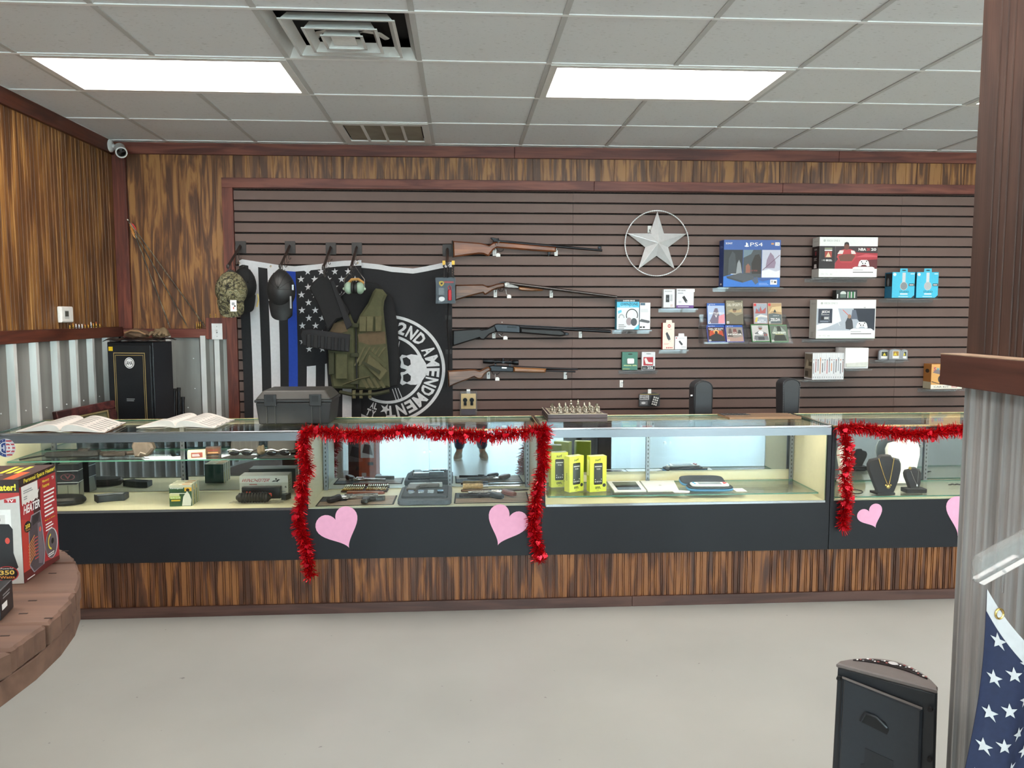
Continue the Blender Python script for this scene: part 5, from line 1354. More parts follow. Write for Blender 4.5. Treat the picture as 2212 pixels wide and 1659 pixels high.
def art_sw2(pr): pr.rect(C('#b3946e'), .03, .03, .97, .97).rect(C('#d13a3e'), .03, .85, .2, .97).poly(C('#d2b889'), [(.03, .5), (.3, .62), (.97, .56), (.97, .85), (.3, .8)]).poly(C('#5b6668'), [(.03, .03), (.03, .48), (.4, .52), (.97, .45), (.97, .03)]).poly(C('#39403d'), [(.38, .55), (.46, .68), (.52, .68), (.6, .55)]).text(WT, 'ZELDA', .15, .15, .85, .29, bold=.02).text(C('#d9dcda'), 'LEGEND OF', .35, .38, .78, .42); rating(pr)
def art_md(pr): pr.rect(C('#b9b7b6'), .04, .07, .96, .93).poly(C('#6a6d70'), [(.1, .1), (.2, .5), (.4, .6), (.6, .6), (.85, .5), (.95, .1)]).disc(C('#7c5546'), .52, .76, .10, .08).poly(C('#8c8f91'), [(.38, .78), (.42, .88), (.62, .88), (.66, .76), (.52, .80)]).disc(WT, .52, .52, .15, .09).text(WT, 'MADDEN', .15, .36, .66, .44, bold=.03).text(C('#a83a38'), '17', .7, .32, .9, .44, bold=.03).rect(C('#3c4044'), .35, .1, .7, .28); rating(pr)
def art_cw(pr): pr.rect(C('#5d6a5f'), .04, .07, .96, .93).poly(C('#8a978c'), [(.1, .5), (.3, .9), (.45, .7), (.6, .92), (.9, .6), (.9, .4)]).poly(C('#2a332d'), [(.4, .62), (.44, .9), (.62, .9), (.66, .62)]).poly(C('#26302a'), [(.15, .1), (.25, .4), (.5, .46), (.8, .42), (.9, .1)]).text(C('#e9ecdc'), 'CALL OF DUTY', .14, .49, .9, .58, bold=.03).rect(C('#b9b06a'), .3, .43, .75, .46); rating(pr)
RB, RM, RT = YW - .135, YW - .075, YW - .055
game(1528.5, 655, 1567, 701.5, YW - .062, YW - .035, '#4a6fb8', 'blue game case showing a soldier on a pale sky', art_bf)
game(1568.5, 648.5, 1606.5, 701.5, YW - .062, YW - .035, '#55503f', 'tan computer game case, tallest on the racks', art_cod2)
game(1530, 702.5, 1568.5, 739, RB, RM - .01, '#2a3f9e', 'blue game case with orange and black soldier artwork', art_bo)
game(1570, 702.5, 1608, 739, RB, RM - .01, '#2a3f9e', 'blue game case with grey knights artwork', art_fh)
game(1629, 655, 1659, 700, YW - .062, YW - .035, '#c9a5a2', 'slim game case with colourful crowd artwork', art_sw1)
game(1660, 654.5, 1690, 701, YW - .062, YW - .035, '#b9a58c', 'slim game case with golden sky artwork', art_sw2)
game(1625.5, 700.5, 1664, 739, RB, RM - .01, '#2f6e3f', 'green game case with football player artwork', art_md)
game(1666, 701.5, 1704, 740, RB, RM - .01, '#2f6e3f', 'green game case with dark soldier artwork', art_cw)
for a, b, lab in ((1521, 1615, 'sloping clear acrylic rack holding the blue game cases'), (1618, 1712, 'sloping clear acrylic rack holding the green game cases')):
    p0, p1 = PY(a, 741, RB), PY(b, 741, RB); W2 = (p1.x - p0.x) / 2
    t = thing('acrylic_rack', lab, 'display rack', ((p0.x + p1.x) / 2, YW, p0.z), 0, 'clear acrylic game racks')
    za = PY(a, 702, RM - .01).z - p0.z
    m = MB(); m.add([(-W2, RB - YW + .014, -.002), (W2, RB - YW + .014, -.002), (W2, RM - YW + .009, za - .006), (-W2, RM - YW + .009, za - .006)], [(0, 1, 2, 3)]); m.build('sloping_panel', M_ACR, t)
    BX(-W2, W2, RB - YW - .008, RB - YW + .02, -.006, -.003).build('foot_ledge', M_ACR, t); BX(-W2, W2, RB - YW - .010, RB - YW - .0085, -.006, .008).build('front_lip', M_ACR, t)
    BX(-W2, W2, -.064, -.0006, za - .004, za - .0015).build('upper_ledge', M_ACR, t); BX(-W2, W2, -.003, -.0006, za + .02, za + .075).build('wall_plate', M_ACR, t)
    for s_ in (-1, 1): MB().prism([(-.0006, -.004), (RB - YW, -.004), (RB - YW, .004), (-.07, za), (-.0006, za + .06)], s_ * W2 - .0012, s_ * W2 + .0012, 'x').build('side_panel', M_ACR, t)
# -- white game cases standing in a row, white console, cartridges, car kit
yf = YW - .15
pA, pB = PY(1754, 820.5, yf), PY(1822, 820.5, yf); hz = PY(1754, 763, yf).z - pA.z
n = 14; pitch = (pB.x - pA.x) / n; hm = None
M_WC = mat('#d9dadc', rough=.35, var=.02)
tcol = ['#7a7f86', '#a05048', '#6b6f75', '#c07a4a', '#2f3236', '#8a8f96', '#b0433f', '#59606a', '#d07f3a', '#6f757c', '#3a3d42', '#7f858c', '#4a5360', '#8c5b52']
LAB = ['grey edged', 'rust titled', 'grey titled', 'orange titled', 'bold black titled', 'pale titled', 'red titled', 'slate titled', 'amber titled', 'mid grey titled', 'black titled', 'faint titled', 'blue grey titled', 'brown titled']
for i in range(n):
    t = thing('game_case', 'white %s game case upright in the row beside the white console' % LAB[i], 'video game', (pA.x + pitch * (i + .5), yf, pA.z), 0, 'white game cases standing in a row')
    if hm is None: o = BX(-pitch * .47, pitch * .47, 0, .135, 0, hz).build('case', M_WC, t, bevel=.001); hm = o.data
    else:
        o = bpy.data.objects.new('case', hm); COL.objects.link(o); o.parent = t
    pr = Print((-pitch * .47, 0, 0), (pitch * .94, 0, 0), (0, 0, hz), n=(0, -1, 0)); pr.rect(C(tcol[i]), .3, .22 + .05 * (i % 3), .62, .62 + .07 * (i % 4)).rect(C('#9a9da2'), .3, .05, .65, .12).rect(C(tcol[(i + 5) % n]), .25, .72, .7, .76); pr.build(t, 'spine_print')
    if i == 0:
        s_ = Print((-pitch * .47, .135, 0), (0, -.135, 0), (0, 0, hz), n=(-1, 0, 0)); s_.rect(C('#7f7668'), .04, .05, .96, .95).poly(C('#b3a992'), [(.1, .4), (.3, .75), (.6, .6), (.9, .8), (.9, .4)]).rect(C('#4a453c'), .1, .1, .5, .3).rect(C('#57503f'), .5, .5, .9, .66); s_.build(t, 'cover_print')
shelf(1732, 1826, 821.2, .155, 'clear acrylic shelf under the row of white game cases')
a, b = PY(1825, 797, YW - .17), PY(1877, 752, YW - .17)
t = thing('game_console', 'glossy white game console standing on its side', 'game console', ((a.x + b.x) / 2, YW - .17, a.z)); w2 = (b.x - a.x) / 2; hh = b.z - a.z
BX(-w2, w2, 0, .16, 0, hh).build('body', mat('#e6e7e8', rough=.2, var=.02), t, bevel=.004)
MB().prism([(-w2 * .95, .012), (w2 * .8, .012), (w2 * .95, .03), (w2 * .95, .05), (-w2 * .95, .04)], -.008, 0, 'y', inset=.002).build('front_bezel', mat('#cfd0c8', rough=.35), t)
shelf(1826.5, 1884, 797.6, .175, 'clear acrylic shelf under the white game console')
for i, (px0, px1, lab, c) in enumerate(((1897, 1921, 'grey game cartridge with dark sports label', '#2c3328'), (1919, 1946, 'grey game cartridge with colourful label, overlapping the dark one', '#9c7a3f'), (1944, 1960, 'grey game cartridge at the shelf end', '#3f4a4a'))):
    yf = YW - .045 - .022 * (i == 1); a, b = PY(px0, 777.5, yf), PY(px1, 754 + (i != 1), yf); w2 = (b.x - a.x) / 2; hh = b.z - a.z
    t = thing('game_cartridge', lab, 'game cartridge', ((a.x + b.x) / 2, yf, a.z), 0, 'grey game cartridges on the clear shelf')
    MB().prism([(-w2, 0), (w2, 0), (w2, hh * .8), (w2 * .8, hh * .93), (0, hh), (-w2 * .8, hh * .93), (-w2, hh * .8)], -.009, .009, 'y', inset=.002).build('shell', mat('#8d9095', rough=.5), t)
    pr = Print((-w2, -.009, 0), (2 * w2, 0, 0), (0, 0, hh), n=(0, -1, 0)); pr.rect(C('#d4d4cf'), .18 + .1 * i, .12, .82, .82).rect(C(c), .22 + .1 * i, .35, .78, .78).poly(C('#d8c23a'), [(.35, .4), (.5, .7), (.65, .4)]).rect(C('#e5e5e2'), .3, .18, .7, .3); pr.build(t, 'label_print')
shelf(1890, 1964, 778, .075, 'clear acrylic shelf under the game cartridges')
t, pr, w_, h_, dp = carton('car_kit_box', 'orange car kit carton half hidden by the partition rail', 'car kit box', 2010, 787, 2080, 841, .10, '#d9a25e', '#a96f35')
pr.rect(C('#e3dccf'), 0, 0, 1, .17).text(C('#4a4440'), 'CAR KIT', .10, .05, .58, .125).text(C('#b0506a'), 'S', .07, .72, .15, .88, bold=.04).text(C('#6fa7b0'), 'M', .17, .72, .25, .86, bold=.04).text(C('#a07ab0'), 'ART', .26, .70, .46, .86, bold=.04).poly(C('#7a6f70'), [(.04, .66), (.15, .78), (.5, .70), (.6, .60), (.3, .58)]).disc(C('#3c3634'), .33, .40, .11, .16).disc(C('#a9a39c'), .33, .40, .05, .08).poly(C('#5b4a3c'), [(.02, .28), (.3, .18), (.6, .2), (.6, .22), (.3, .21), (.02, .32)]).lines(C('#b5484a'), .66, .06, .86, .14, 2); pr.build(t)
s_ = side_print(t, w_, h_, dp); s_.disc(C('#3a2a1f'), .5, .72, .25, .08).rect(C('#b9b29a'), 0, 0, 1, .28); s_.build(t, 'side_print')
shelf(2000, 2084, 841.8, .11, 'clear acrylic shelf under the orange car kit carton')
# -- hanging packs low on the wall
p = PY(1012, 897, YW - .02)
t = thing('scope_ring_pack', 'small clear bag with tan card and two scope rings', 'hardware pack', (p.x, YW - .012, p.z)); w2 = .062; hh = PY(1012, 845, YW - .02).z - p.z
BX(-w2, w2, -.006, .0, 0, hh).build('bag', glass('#dfe0e2', refl=1.5, haze=.12), t)
BX(-w2 * .86, w2 * .86, -.0085, -.0065, hh * .27, hh * .9).build('card', mat('#c3ae83', rough=.7), t)
for s_ in (-1, 1):
    MB().lathe([(.012, -.006), (.016, -.006), (.016, .004), (.012, .004)], n=16, o=(s_ * .024, -.016, hh * .64), ax='y').box(s_ * .024 - .010, s_ * .024 + .010, -.022, -.010, hh * .42, hh * .55).build('scope_ring', M_BLU, t, smooth=40)
BX(-w2 * .8, w2 * .8, -.007, -.0061, .005, hh * .24).build('foil_pouch', mat('#55525a', rough=.3), t)
BX(-.013, .013, -.004, -.002, hh * .9, hh * 1.08).build('hang_tab', WT, t)
p = PY(1402, 893, YW - .03)
t = thing('work_light_pack', 'black and silver blister card with a small work light', 'work light pack', (p.x, YW - .03, .885)); w2 = .078; hh = PY(1402, 847, YW - .03).z - .885
MB().prism([(-w2, 0), (w2, 0), (w2, hh * .85), (w2 * .5, hh * .97), (-w2 * .5, hh * .97), (-w2, hh * .85)], -.002, 0, 'y').build('card', mat('#3a3b3e', rough=.45), t)
pr = Print((-w2, -.002, 0), (2 * w2, 0, 0), (0, 0, hh), n=(0, -1, 0)); pr.rect(C('#a98f2f'), .05, .83, .95, .86).rect(C('#b9babc'), .04, .46, .48, .80).text(BK, 'HANDY', .07, .66, .44, .77, bold=.03).text(BK, 'BRITE', .07, .50, .44, .61, bold=.03).rect(C('#6c6e72'), .06, .1, .42, .38).disc(C('#c9cacc'), .22, .24, .1, .08); pr.build(t)
m = MB().cbox((.035, -.018, hh * .40), (.05, .03, hh * .68), Matrix.Rotation(.28, 3, 'Y')); m.build('work_light', mat('#2a2b2d', rough=.35), t, bevel=.005)
m = MB()
for i in range(4):
    for j in range(3): m.cbox(Matrix.Rotation(.28, 3, 'Y') @ Vector((-.014 + .014 * j, -.016, -hh * .24 + hh * .16 * i)) + Vector((.035, -.018, hh * .40)), (.009, .003, hh * .10), Matrix.Rotation(.28, 3, 'Y'))
m.build('led', mat('#d4d6d2', rough=.2), t)
BX(-.012, .012, -.006, -.003, hh * .9, hh * 1.2).build('hang_tab', WT, t)
# ================================================================== ON AND IN THE SHOWCASES
TOP = .967
def block(name, label, cat, loc, w_, d_, h_, col, rz=0, group=None, rough=.5):
    t = thing(name, label, cat, loc, rz, group)
    BX(-w_ / 2, w_ / 2, -d_ / 2, d_ / 2, 0, h_).build('box', mat(col, rough=rough, var=.04, scale=50), t, bevel=.0012)
    pr = Print((-w_ / 2, -d_ / 2, 0), (w_, 0, 0), (0, 0, h_), n=(0, -1, 0), eps=.0004)
    ps = Print((w_ / 2, -d_ / 2, 0), (0, d_, 0), (0, 0, h_), n=(1, 0, 0), eps=.0004)
    pt = Print((-w_ / 2, -d_ / 2, h_), (w_, 0, 0), (0, d_, 0), n=(0, 0, 1), eps=.0004)
    return t, pr, ps, pt
# ---- open books
M_PAGE = mat('#dedad3', rough=.8, var=.02); 
def book(cs, label, th=.042, cover='#8a5f45', thumb=False):
    fl, fr_, br, bl = [PZ(x, y, TOP + .002) for x, y in cs]
    o = (fl + fr_ + br + bl) / 4
    t = thing('open_book', label, 'book', (o.x, o.y, TOP))
    def P(u, v, z): return fl.lerp(fr_, u).lerp(bl.lerp(br, u), v) - Vector((o.x, o.y, TOP)) + Vector((0, 0, z))
    def hgt(u):
        d_ = abs(u - .5) * 2
        return th * (.25 + .75 * math.sin(math.pi * min(1, d_ * 1.15) ** .55)) * (1 - .35 * d_ ** 3) if d_ > .02 else th * .25
    for s_, (a, b) in enumerate(((.5, 0.0), (.5, 1.0))):
        m = MB(); N = 16
        vs = []; fs = []
        for i in range(N + 1):
            u = a + (b - a) * i / N
            lo = .004 + .010 * math.sin(math.pi * i / N) * (1 - i / N)
            for v in (0, 1): vs += [P(u, v, lo), P(u, v, max(lo + .003, hgt(u)))]
        for i in range(N):
            k = 4 * i
            fs += [(k + 1, k + 5, k + 7, k + 3), (k, k + 2, k + 6, k + 4), (k, k + 4, k + 5, k + 1), (k + 2, k + 3, k + 7, k + 6)]
        fs += [(0, 1, 3, 2), (4 * N, 4 * N + 2, 4 * N + 3, 4 * N + 1)]
        m.add(vs, fs).build('page_block', M_PAGE, t, smooth=50)
    m = MB(); m.sheet(lambda u, v: P(u, v, .0015 + .012 * max(0, 1 - abs(u - .5) * 5)), 24, 1, (0, 0, -.0012)); m.build('cover', mat(cover, rough=.6), t, smooth=50)
    pr = Print((0, 0, 0), (1, 0, 0), (0, 1, 0), fn=lambda x, y, e: P(x, y, hgt(x) + .0012))
    for a, b in ((.06, .22), (.27, .44), (.58, .74), (.78, .94)):
        for k in range(7):
            y0 = .1 + .12 * k
            for q in range(4): pr.rect(GY, a + (b - a) * q / 4, y0, a + (b - a) * (q + 1) / 4, y0 + .022)
    if thumb:
        for k in range(4): pr.rect(BK, .985, .15 + .2 * k, .998, .24 + .2 * k)
    pr.build(t, 'page_print')['kind'] = 'stuff'
    return t
book([(34, 934), (226, 936), (272, 914), (98, 912)], 'open catalogue with brown cover lying on the ammunition showcase', thumb=True)
book([(294, 925), (463, 926), (507, 908), (352, 907)], 'open catalogue with checked page edges, beside the black hard case', cover='#c9c5bb', thumb=True)
# ---- black hard case
fl, fr_ = PZ(556, 917, TOP), PZ(711, 917, TOP); br = PZ(744, 901, TOP)
t = thing('hard_case', 'black moulded plastic hard case with two latches', 'case', ((fl.x + fr_.x) / 2, (fl.y + br.y) / 2 + .01, TOP))
W2 = (fr_.x - fl.x) / 2; D2 = .15; 
M_HC = mat('#222223', rough=.45, var=.08, scale=50, bump=.1); M_HC2 = mat('#3a3935', rough=.45, var=.06)
def frus(m, w0, d0, z0, w1, d1, z1):
    v = [(-w0, -d0, z0), (w0, -d0, z0), (w0, d0, z0), (-w0, d0, z0), (-w1, -d1, z1), (w1, -d1, z1), (w1, d1, z1), (-w1, d1, z1)]
    return m.add(v, [(3, 2, 1, 0), (4, 5, 6, 7), (0, 1, 5, 4), (1, 2, 6, 5), (2, 3, 7, 6), (3, 0, 4, 7)])
frus(MB(), W2 * .97, D2 * .95, 0, W2 * 1.04, D2, .118).build('body', M_HC, t, bevel=.006)
MB().box(-W2 * 1.07, W2 * 1.07, -D2 * 1.04, D2 * 1.04, .119, .134).build('seal_rim', M_HC, t, bevel=.004)
frus(MB(), W2 * 1.05, D2 * 1.02, .1345, W2 * .86, D2 * .80, .182).build('lid', M_HC2, t, bevel=.008)
for x in (-W2 * .62, W2 * .62):
    l_ = MB().box(x - .032, x + .032, -D2 * 1.04 - .012, -D2 * 1.04, .10, .165).build('latch', M_HC, t, bevel=.003)
    BX(x - .018, x + .018, -D2 * 1.04 - .015, -D2 * 1.04 - .0122, .125, .158).build('latch_pull', M_RUB, l_)
    for dx in (-.024, .02): BX(x + dx, x + dx + .004, -D2 - .006, -D2 * .94, .004, .098).build('rib', M_HC2, t)
# ---- chess set
a, b = PZ(1183, 912, TOP), PZ(1311, 910, TOP)
CW = (b.x - a.x) / 2; CD = CW * .98
t = thing('chess_board', 'dark brown box chess board with pale squares', 'chess board', ((a.x + b.x) / 2, a.y + CD, TOP))
M_CH = wood('dark_chess_box', '#2a1d22', '#3a2a2f', '#46343a', axis=0, rough=.4)
BX(-CW, CW, -CD, CD, 0, .019).build('drawer', M_CH, t, bevel=.002); BX(-CW, CW, -CD, CD, .021, .042).build('top_frame', M_CH, t, bevel=.002)
BX(-CW + .005, CW - .005, -CD + .005, CD - .005, .0191, .0209).build('gap', BK, t)
bd = BX(-CW + .018, CW - .018, -CD + .018, CD - .018, .0422, .0432).build('playing_field', mat('#b5ab95', rough=.35), t)
sq = (CW - .024) * 2 / 8; m = MB()
for i in range(8):
    for j in range(8):
        if (i + j) % 2: m.box(-CW + .024 + sq * i, -CW + .024 + sq * (i + 1), -CD + .024 + sq * j, -CD + .024 + sq * (j + 1), .0433, .0437)
m.build('dark_square', mat('#3b3532', rough=.35), bd)
MB().box(-CW, CW, -CD, -CD + .003, .0421, .044).box(-CW, -CW + .003, -CD, CD, .0421, .044).build('bright_edge', mat('#cfc6b4', rough=.4), t)
M_PEW = mat('#a7a294', rough=.25, metal=.85, var=.3, scale=120)
profs = {'pawn': [(.011, 0), (.012, .003), (.008, .008), (.005, .016), (.006, .022), (.004, .025), (.006, .029), (.006, .033), (.003, .037), (.001, .038)],
         'king': [(.013, 0), (.014, .004), (.010, .010), (.006, .022), (.007, .036), (.010, .042), (.006, .048), (.008, .054), (.005, .060), (.002, .066), (.0005, .070)],
         'queen': [(.013, 0), (.014, .004), (.010, .010), (.006, .020), (.007, .034), (.010, .040), (.005, .046), (.008, .054), (.003, .062), (.0005, .063)],
         'bishop': [(.012, 0), (.013, .004), (.008, .010), (.006, .020), (.008, .032), (.007, .040), (.004, .047), (.002, .052), (.0005, .054)],
         'knight': [(.012, 0), (.013, .004), (.009, .010), (.008, .020), (.010, .030), (.008, .038), (.005, .046), (.001, .050)],
         'rook': [(.012, 0), (.013, .004), (.009, .010), (.007, .024), (.009, .034), (.010, .040), (.010, .044), (.001, .044)]}
cm = {}
ct = Vector(t.location)
def piece(kind, i, j, label):
    loc = (ct.x - CW + .024 + sq * (i + .5), ct.y - CD + .024 + sq * (j + .5), TOP + .0438)
    if kind not in cm:
        m = MB().lathe(profs[kind], n=12)
        if kind != 'pawn':
            for s_ in (-1, 1): m.tube([(s_ * .004, -.003, profs[kind][4][1]), (s_ * .010, -.006, profs[kind][4][1] - .008), (s_ * .006, -.010, profs[kind][4][1] - .012)], .0025, n=6)
        o = m.build('chess_piece', M_PEW, None, smooth=50); cm[kind] = o.data
    else:
        o = bpy.data.objects.new('chess_piece', cm[kind]); COL.objects.link(o)
    o.location = loc; tag(o, label, 'chess piece', 'pewter chess pieces on the board')
order = ['rook', 'knight', 'bishop', 'queen', 'king', 'bishop', 'knight', 'rook']
for i in range(8):
    piece('pawn', i, 0, 'pewter pawn in the front row of the chess board')
    piece(order[i], i, 2 if i % 3 else 3, 'pewter %s standing behind the pawns on the chess board' % order[i])
for i in (3, 5, 6): piece('pawn', i, 1, 'pewter pawn advanced between the two rows of pieces')
# ---- wooden flag board
cs = [PZ(1576, 907, TOP), PZ(1731, 905.5, TOP), PZ(1700, 897.5, TOP), PZ(1550, 898, TOP)]
o = sum(cs, Vector()) / 4
t = thing('flag_board', 'thin wooden striped flag board lying on the phone showcase', 'wooden flag', (o.x, o.y, TOP))
L = [(c.x - o.x, c.y - o.y) for c in cs]
MB().prism(L, .0005, .012, 'z').build('board', mat('#8b6a4c', rough=.5), t)
pr = Print((0, 0, .012), (1, 0, 0), (0, 1, 0), n=(0, 0, 1), fn=lambda x, y, e: Vector((*(Vector(L[0]).lerp(Vector(L[1]), x).lerp(Vector(L[3]).lerp(Vector(L[2]), x), y)), .0125 + e)))
for k in range(7): pr.rect(C('#3a2a24' if k % 2 else '#b08f70'), 0, k / 7, 1, (k + 1) / 7)
pr.rect(C('#202326'), 0, .45, .4, 1)
for i in range(5):
    for j in range(3): pr.star(C('#8e9190'), .04 + .08 * i, .54 + .17 * j, .02, asp=3)
pr.build(t)
# ---- guitar cases standing behind the counter
def gcase(px0, px1, pyt, y, label, taper):
    a, b = PY(px0, pyt, y), PY(px1, pyt, y); w2 = (b.x - a.x) / 2; zt = a.z
    t = thing('guitar_case', label, 'guitar case', ((a.x + b.x) / 2, y, 0))
    pts = []
    for i in range(13):
        th = math.pi * i / 12; pts.append((w2 * math.cos(th), zt - w2 * .75 + w2 * .75 * math.sin(th)))
    pts += [(-w2 * taper, zt - .35), (-w2 * taper, .55), (-.14, .45), (-.19, .3), (-.2, .15), (-.14, .02), (0, .0), (.14, .02), (.2, .15), (.19, .3), (.14, .45), (w2 * taper, .55), (w2 * taper, zt - .35)]
    MB().prism(pts, -.06, .06, 'y', inset=.010).build('shell', mat('#2b2d31', rough=.5, var=.06), t, smooth=30)
    m = MB(); n = len(pts)
    m.tube([(p_[0] * .96, -.0565, p_[1] - .004) for p_ in pts[:15]], .0022, n=5); m.build('piping', mat('#191a1c', rough=.5), t)
    return t, w2, zt
t, w2, zt = gcase(1494, 1535, 821, 4.95, 'black guitar case with a round side latch, behind the phone showcase', .98)
MB().lathe([(.001, -.012), (.009, -.012), (.011, 0), (.001, 0)], n=12, o=(-w2 - .001, -.02, zt - .10), ax='x').build('latch', M_CHROME, t, smooth=40)
t, w2, zt = gcase(1683, 1722, 816.5, 4.95, 'black stitched guitar case tapering down, next to the wooden flag board', .82)
m = MB()
for k in range(26):
    z = zt - .03 - .011 * k
    for s_ in (-1, 1): m.cbox((s_ * w2 * (.90 - .002 * k), -.0608, z), (.002, .001, .006))
m.build('stitch', mat('#7d8084'), t)
# ================================================================== CASE 1: ammunition
DK = .5625
def at(px, py, z=DK): return PZ(px, py, z)
for i, (px, py, lab) in enumerate(((150, 1074, 'dark and grey optics box with red oval emblem beside the magazine'), (120, 1062, 'dark and grey optics box tucked behind the space heater carton'))):
    p = at(px, py)
    t, pr, ps, pt = block('optics_box', lab, 'optics box', (p.x if i == 0 else -2.302, p.y + (.018 if i == 0 else -.11), DK), .108 if i == 0 else .045, .07, .185, '#2a2b2f', R(6) if i == 0 else 0, 'optics boxes in the ammunition showcase')
    g = C('#8f8f80')
    pr.poly(g, [(.0, 0), (1, 0), (1, .45), (.9, .40), (0, .40)]).rect(WT, 0, .455, 1, .475).rect(WT, 0, .80, 1, .82).ring(C('#8a4a50'), .5, .63, .34, .10, .14).poly(C('#8a4a50'), [(.34, .69), (.5, .56), (.66, .69), (.58, .69), (.5, .62), (.42, .69)]).rect(C('#55554c'), .47, .12, .5, .38)
    ps.poly(g, [(.0, 0), (1, 0), (1, .44), (.3, .44)]).rect(WT, 0, .455, 1, .475).rect(WT, 0, .80, 1, .82); pt.rect(C('#9aa39c'), .05, .05, .95, .95)
    pr.build(t, 'front_print'); ps.build(t, 'side_print'); pt.build(t, 'lid_print')
p = at(128, 1092)
t = thing('moulded_case', 'low rounded black case beside the optics boxes', 'case', (p.x, p.y + .05, DK))
MB().prism([(.11 * math.cos(R(a)), .07 * math.sin(R(a))) for a in range(0, 360, 15)], 0, .04, 'z', inset=.012).build('shell', mat('#1c1d20', rough=.4), t, smooth=35)
MB().prism([(.112 * math.cos(R(a)), .072 * math.sin(R(a))) for a in range(0, 360, 15)], .017, .021, 'z').build('seam', M_RUB, t)
def magazine(px, py, rz, label):
    p = at(px, py)
    t = thing('rifle_magazine', label, 'magazine', (p.x, p.y, DK + .0005), rz)
    def arc(r0, n=10): return [(r0 * math.cos(R(a)), r0 * math.sin(R(a)) - .25) for a in [90 - 3.6 * i + 14 for i in range(n)]]
    o_ = arc(.29); i_ = arc(.225)
    MB().prism(o_ + i_[::-1], 0, .034, 'z', inset=.003).build('body', mat('#34393f', rough=.4, metal=.3), t, smooth=30)
    m = MB()
    for r_ in (.243, .258, .274): m.tube([(x, y, .0345) for x, y in arc(r_, 9)], .0022, n=5)
    m.build('rib', mat('#5a6067', rough=.35, metal=.4), t, smooth=50)
    e = arc(.2575, 1)[0]; MB().cbox((e[0] - .004, e[1] - .001, .017), (.006, .072, .0335), Matrix.Rotation(R(14), 3, 'Z')).build('floor_plate', M_RUB, t)
magazine(238, 1081, R(22), 'curved black rifle magazine lying on the cream deck')
# shotgun shell cartons in a row
p = at(390, 1093); 
for i in range(3):
    t, pr, ps, pt = block('ammunition_box', ['green and white ammunition carton with a shooter printed on it', 'green and white ammunition carton, middle of its row', 'green and white ammunition carton, rearmost of its row'][i], 'ammunition box', (p.x, p.y + .02 + .042 * i, DK), .112, .040, .112, '#2f5a48', R(4), 'green and white ammunition cartons')
    pr.rect(C('#2e5235'), 0, 0, 1, 1).rect(C('#c9c9b4'), 0, .88, 1, 1).rect(C('#d9a632'), .68, .70, 1, .88).text(WT, 'Remington', .04, .80, .62, .9, slant=.1, bold=.02).rect(C('#cfd0a0'), 0, .40, .45, .62).poly(C('#d9d9cf'), [(.55, .02), (.62, .45), (.8, .72), (.9, .55), (.98, .3), (.95, .02)]).disc(C('#2a2622'), .83, .76, .08, .07).line(C('#e2e2d8'), .05, .62, .8, .60, .03).rect(C('#a9c23c'), .03, .35, .50, .47).text(WT, 'GUN CLUB', .05, .37, .48, .45, bold=.02).rect(C('#d9b93a'), .08, .24, .48, .31)
    ps.rect(C('#d3d2bd'), .0, .0, 1, 1).rect(C('#5a6b3f'), .35, 0, .6, 1).rect(C('#c9b83f'), .7, 0, .85, .6); pt.rect(C('#d8d7c5'), 0, 0, 1, 1).rect(C('#c07a3a'), .55, .2, .9, .6).rect(C('#5a6b3f'), .1, .3, .4, .5)
    pr.build(t, 'front_print'); ps.build(t, 'side_print'); pt.build(t, 'lid_print')
p = at(566, 1074)
t, pr, ps, pt = block('ammunition_case', 'large white ammunition carton with a galloping horse mark', 'ammunition box', (p.x + .005, p.y + .075, DK), .262, .10, .115, '#b9b7ab', 0)
pr.rect(C('#cfcdc4'), 0, .66, 1, 1).text(C('#a82a2e'), 'WINCHESTER', .05, .70, .62, .86, slant=.1, bold=.01).poly(BK, [(.66, .70), (.70, .76), (.76, .76), (.80, .82), (.84, .80), (.80, .74), (.78, .68), (.75, .72), (.70, .70)]).disc(BK, .755, .83, .02, .04).rect(C('#9a4a48'), .2, .56, .36, .60).text(BK, '12', .05, .42, .11, .5, bold=.02).text(BK, '6', .93, .40, .97, .5, bold=.02).lines(GY, .86, .1, .96, .3, 2)
ps.lines(C('#8f8d84'), .2, .2, .8, .8, 5); pt.rect(C('#c9c8c2'), .02, .02, .98, .98); pr.build(t, 'front_print'); ps.build(t, 'side_print'); pt.build(t, 'lid_print')
p = at(563, 1078)
t, pr, ps, pt = block('accessory_box', 'small black carton with orange lettering before the white ammunition carton', 'accessory box', (p.x, p.y + .028, DK), .205, .04, .062, '#1d1c1f', 0)
pr.text(C('#d9503a'), 'Monstrum', .12, .18, .78, .68, bold=.03).ring(WT, .285, .36, .035, .13, .3, n=14); pt.rect(C('#4a494a'), .02, .1, .98, .9); pr.build(t, 'front_print'); pt.build(t, 'lid_print')
p = at(548, 1086)
t = thing('handguard', 'ribbed black handguard in a clear plastic bag', 'handguard', (p.x, p.y - .002, DK))
m = MB(); N = 48; pts = []; rs = []
for i in range(N + 1):
    x = -.09 + .18 * i / N; e = min(1, 4 * (1 - abs(x) / .092)) ** .5
    pts.append((x, 0, .030)); rs.append((.0262 + .0025 * math.cos(i * 2 * math.pi / 4)) * max(.35, e))
m.tube(pts, rs, n=18).build('grip', mat('#2a2a2a', rough=.4), t, smooth=60)
m = MB(); rn = random.Random(8)
m.sheet(lambda u, v: (-.125 + .28 * u + .006 * math.sin(v * 9), -.03 + .075 * v, .0022 + .006 * abs(math.sin(u * 17 + v * 11)) * (1 if v < .3 or u > .75 else .15)), 26, 8)
m.build('bag', glass('#f4f4f2', refl=.7, haze=.10), t)
p = at(617, 1079)
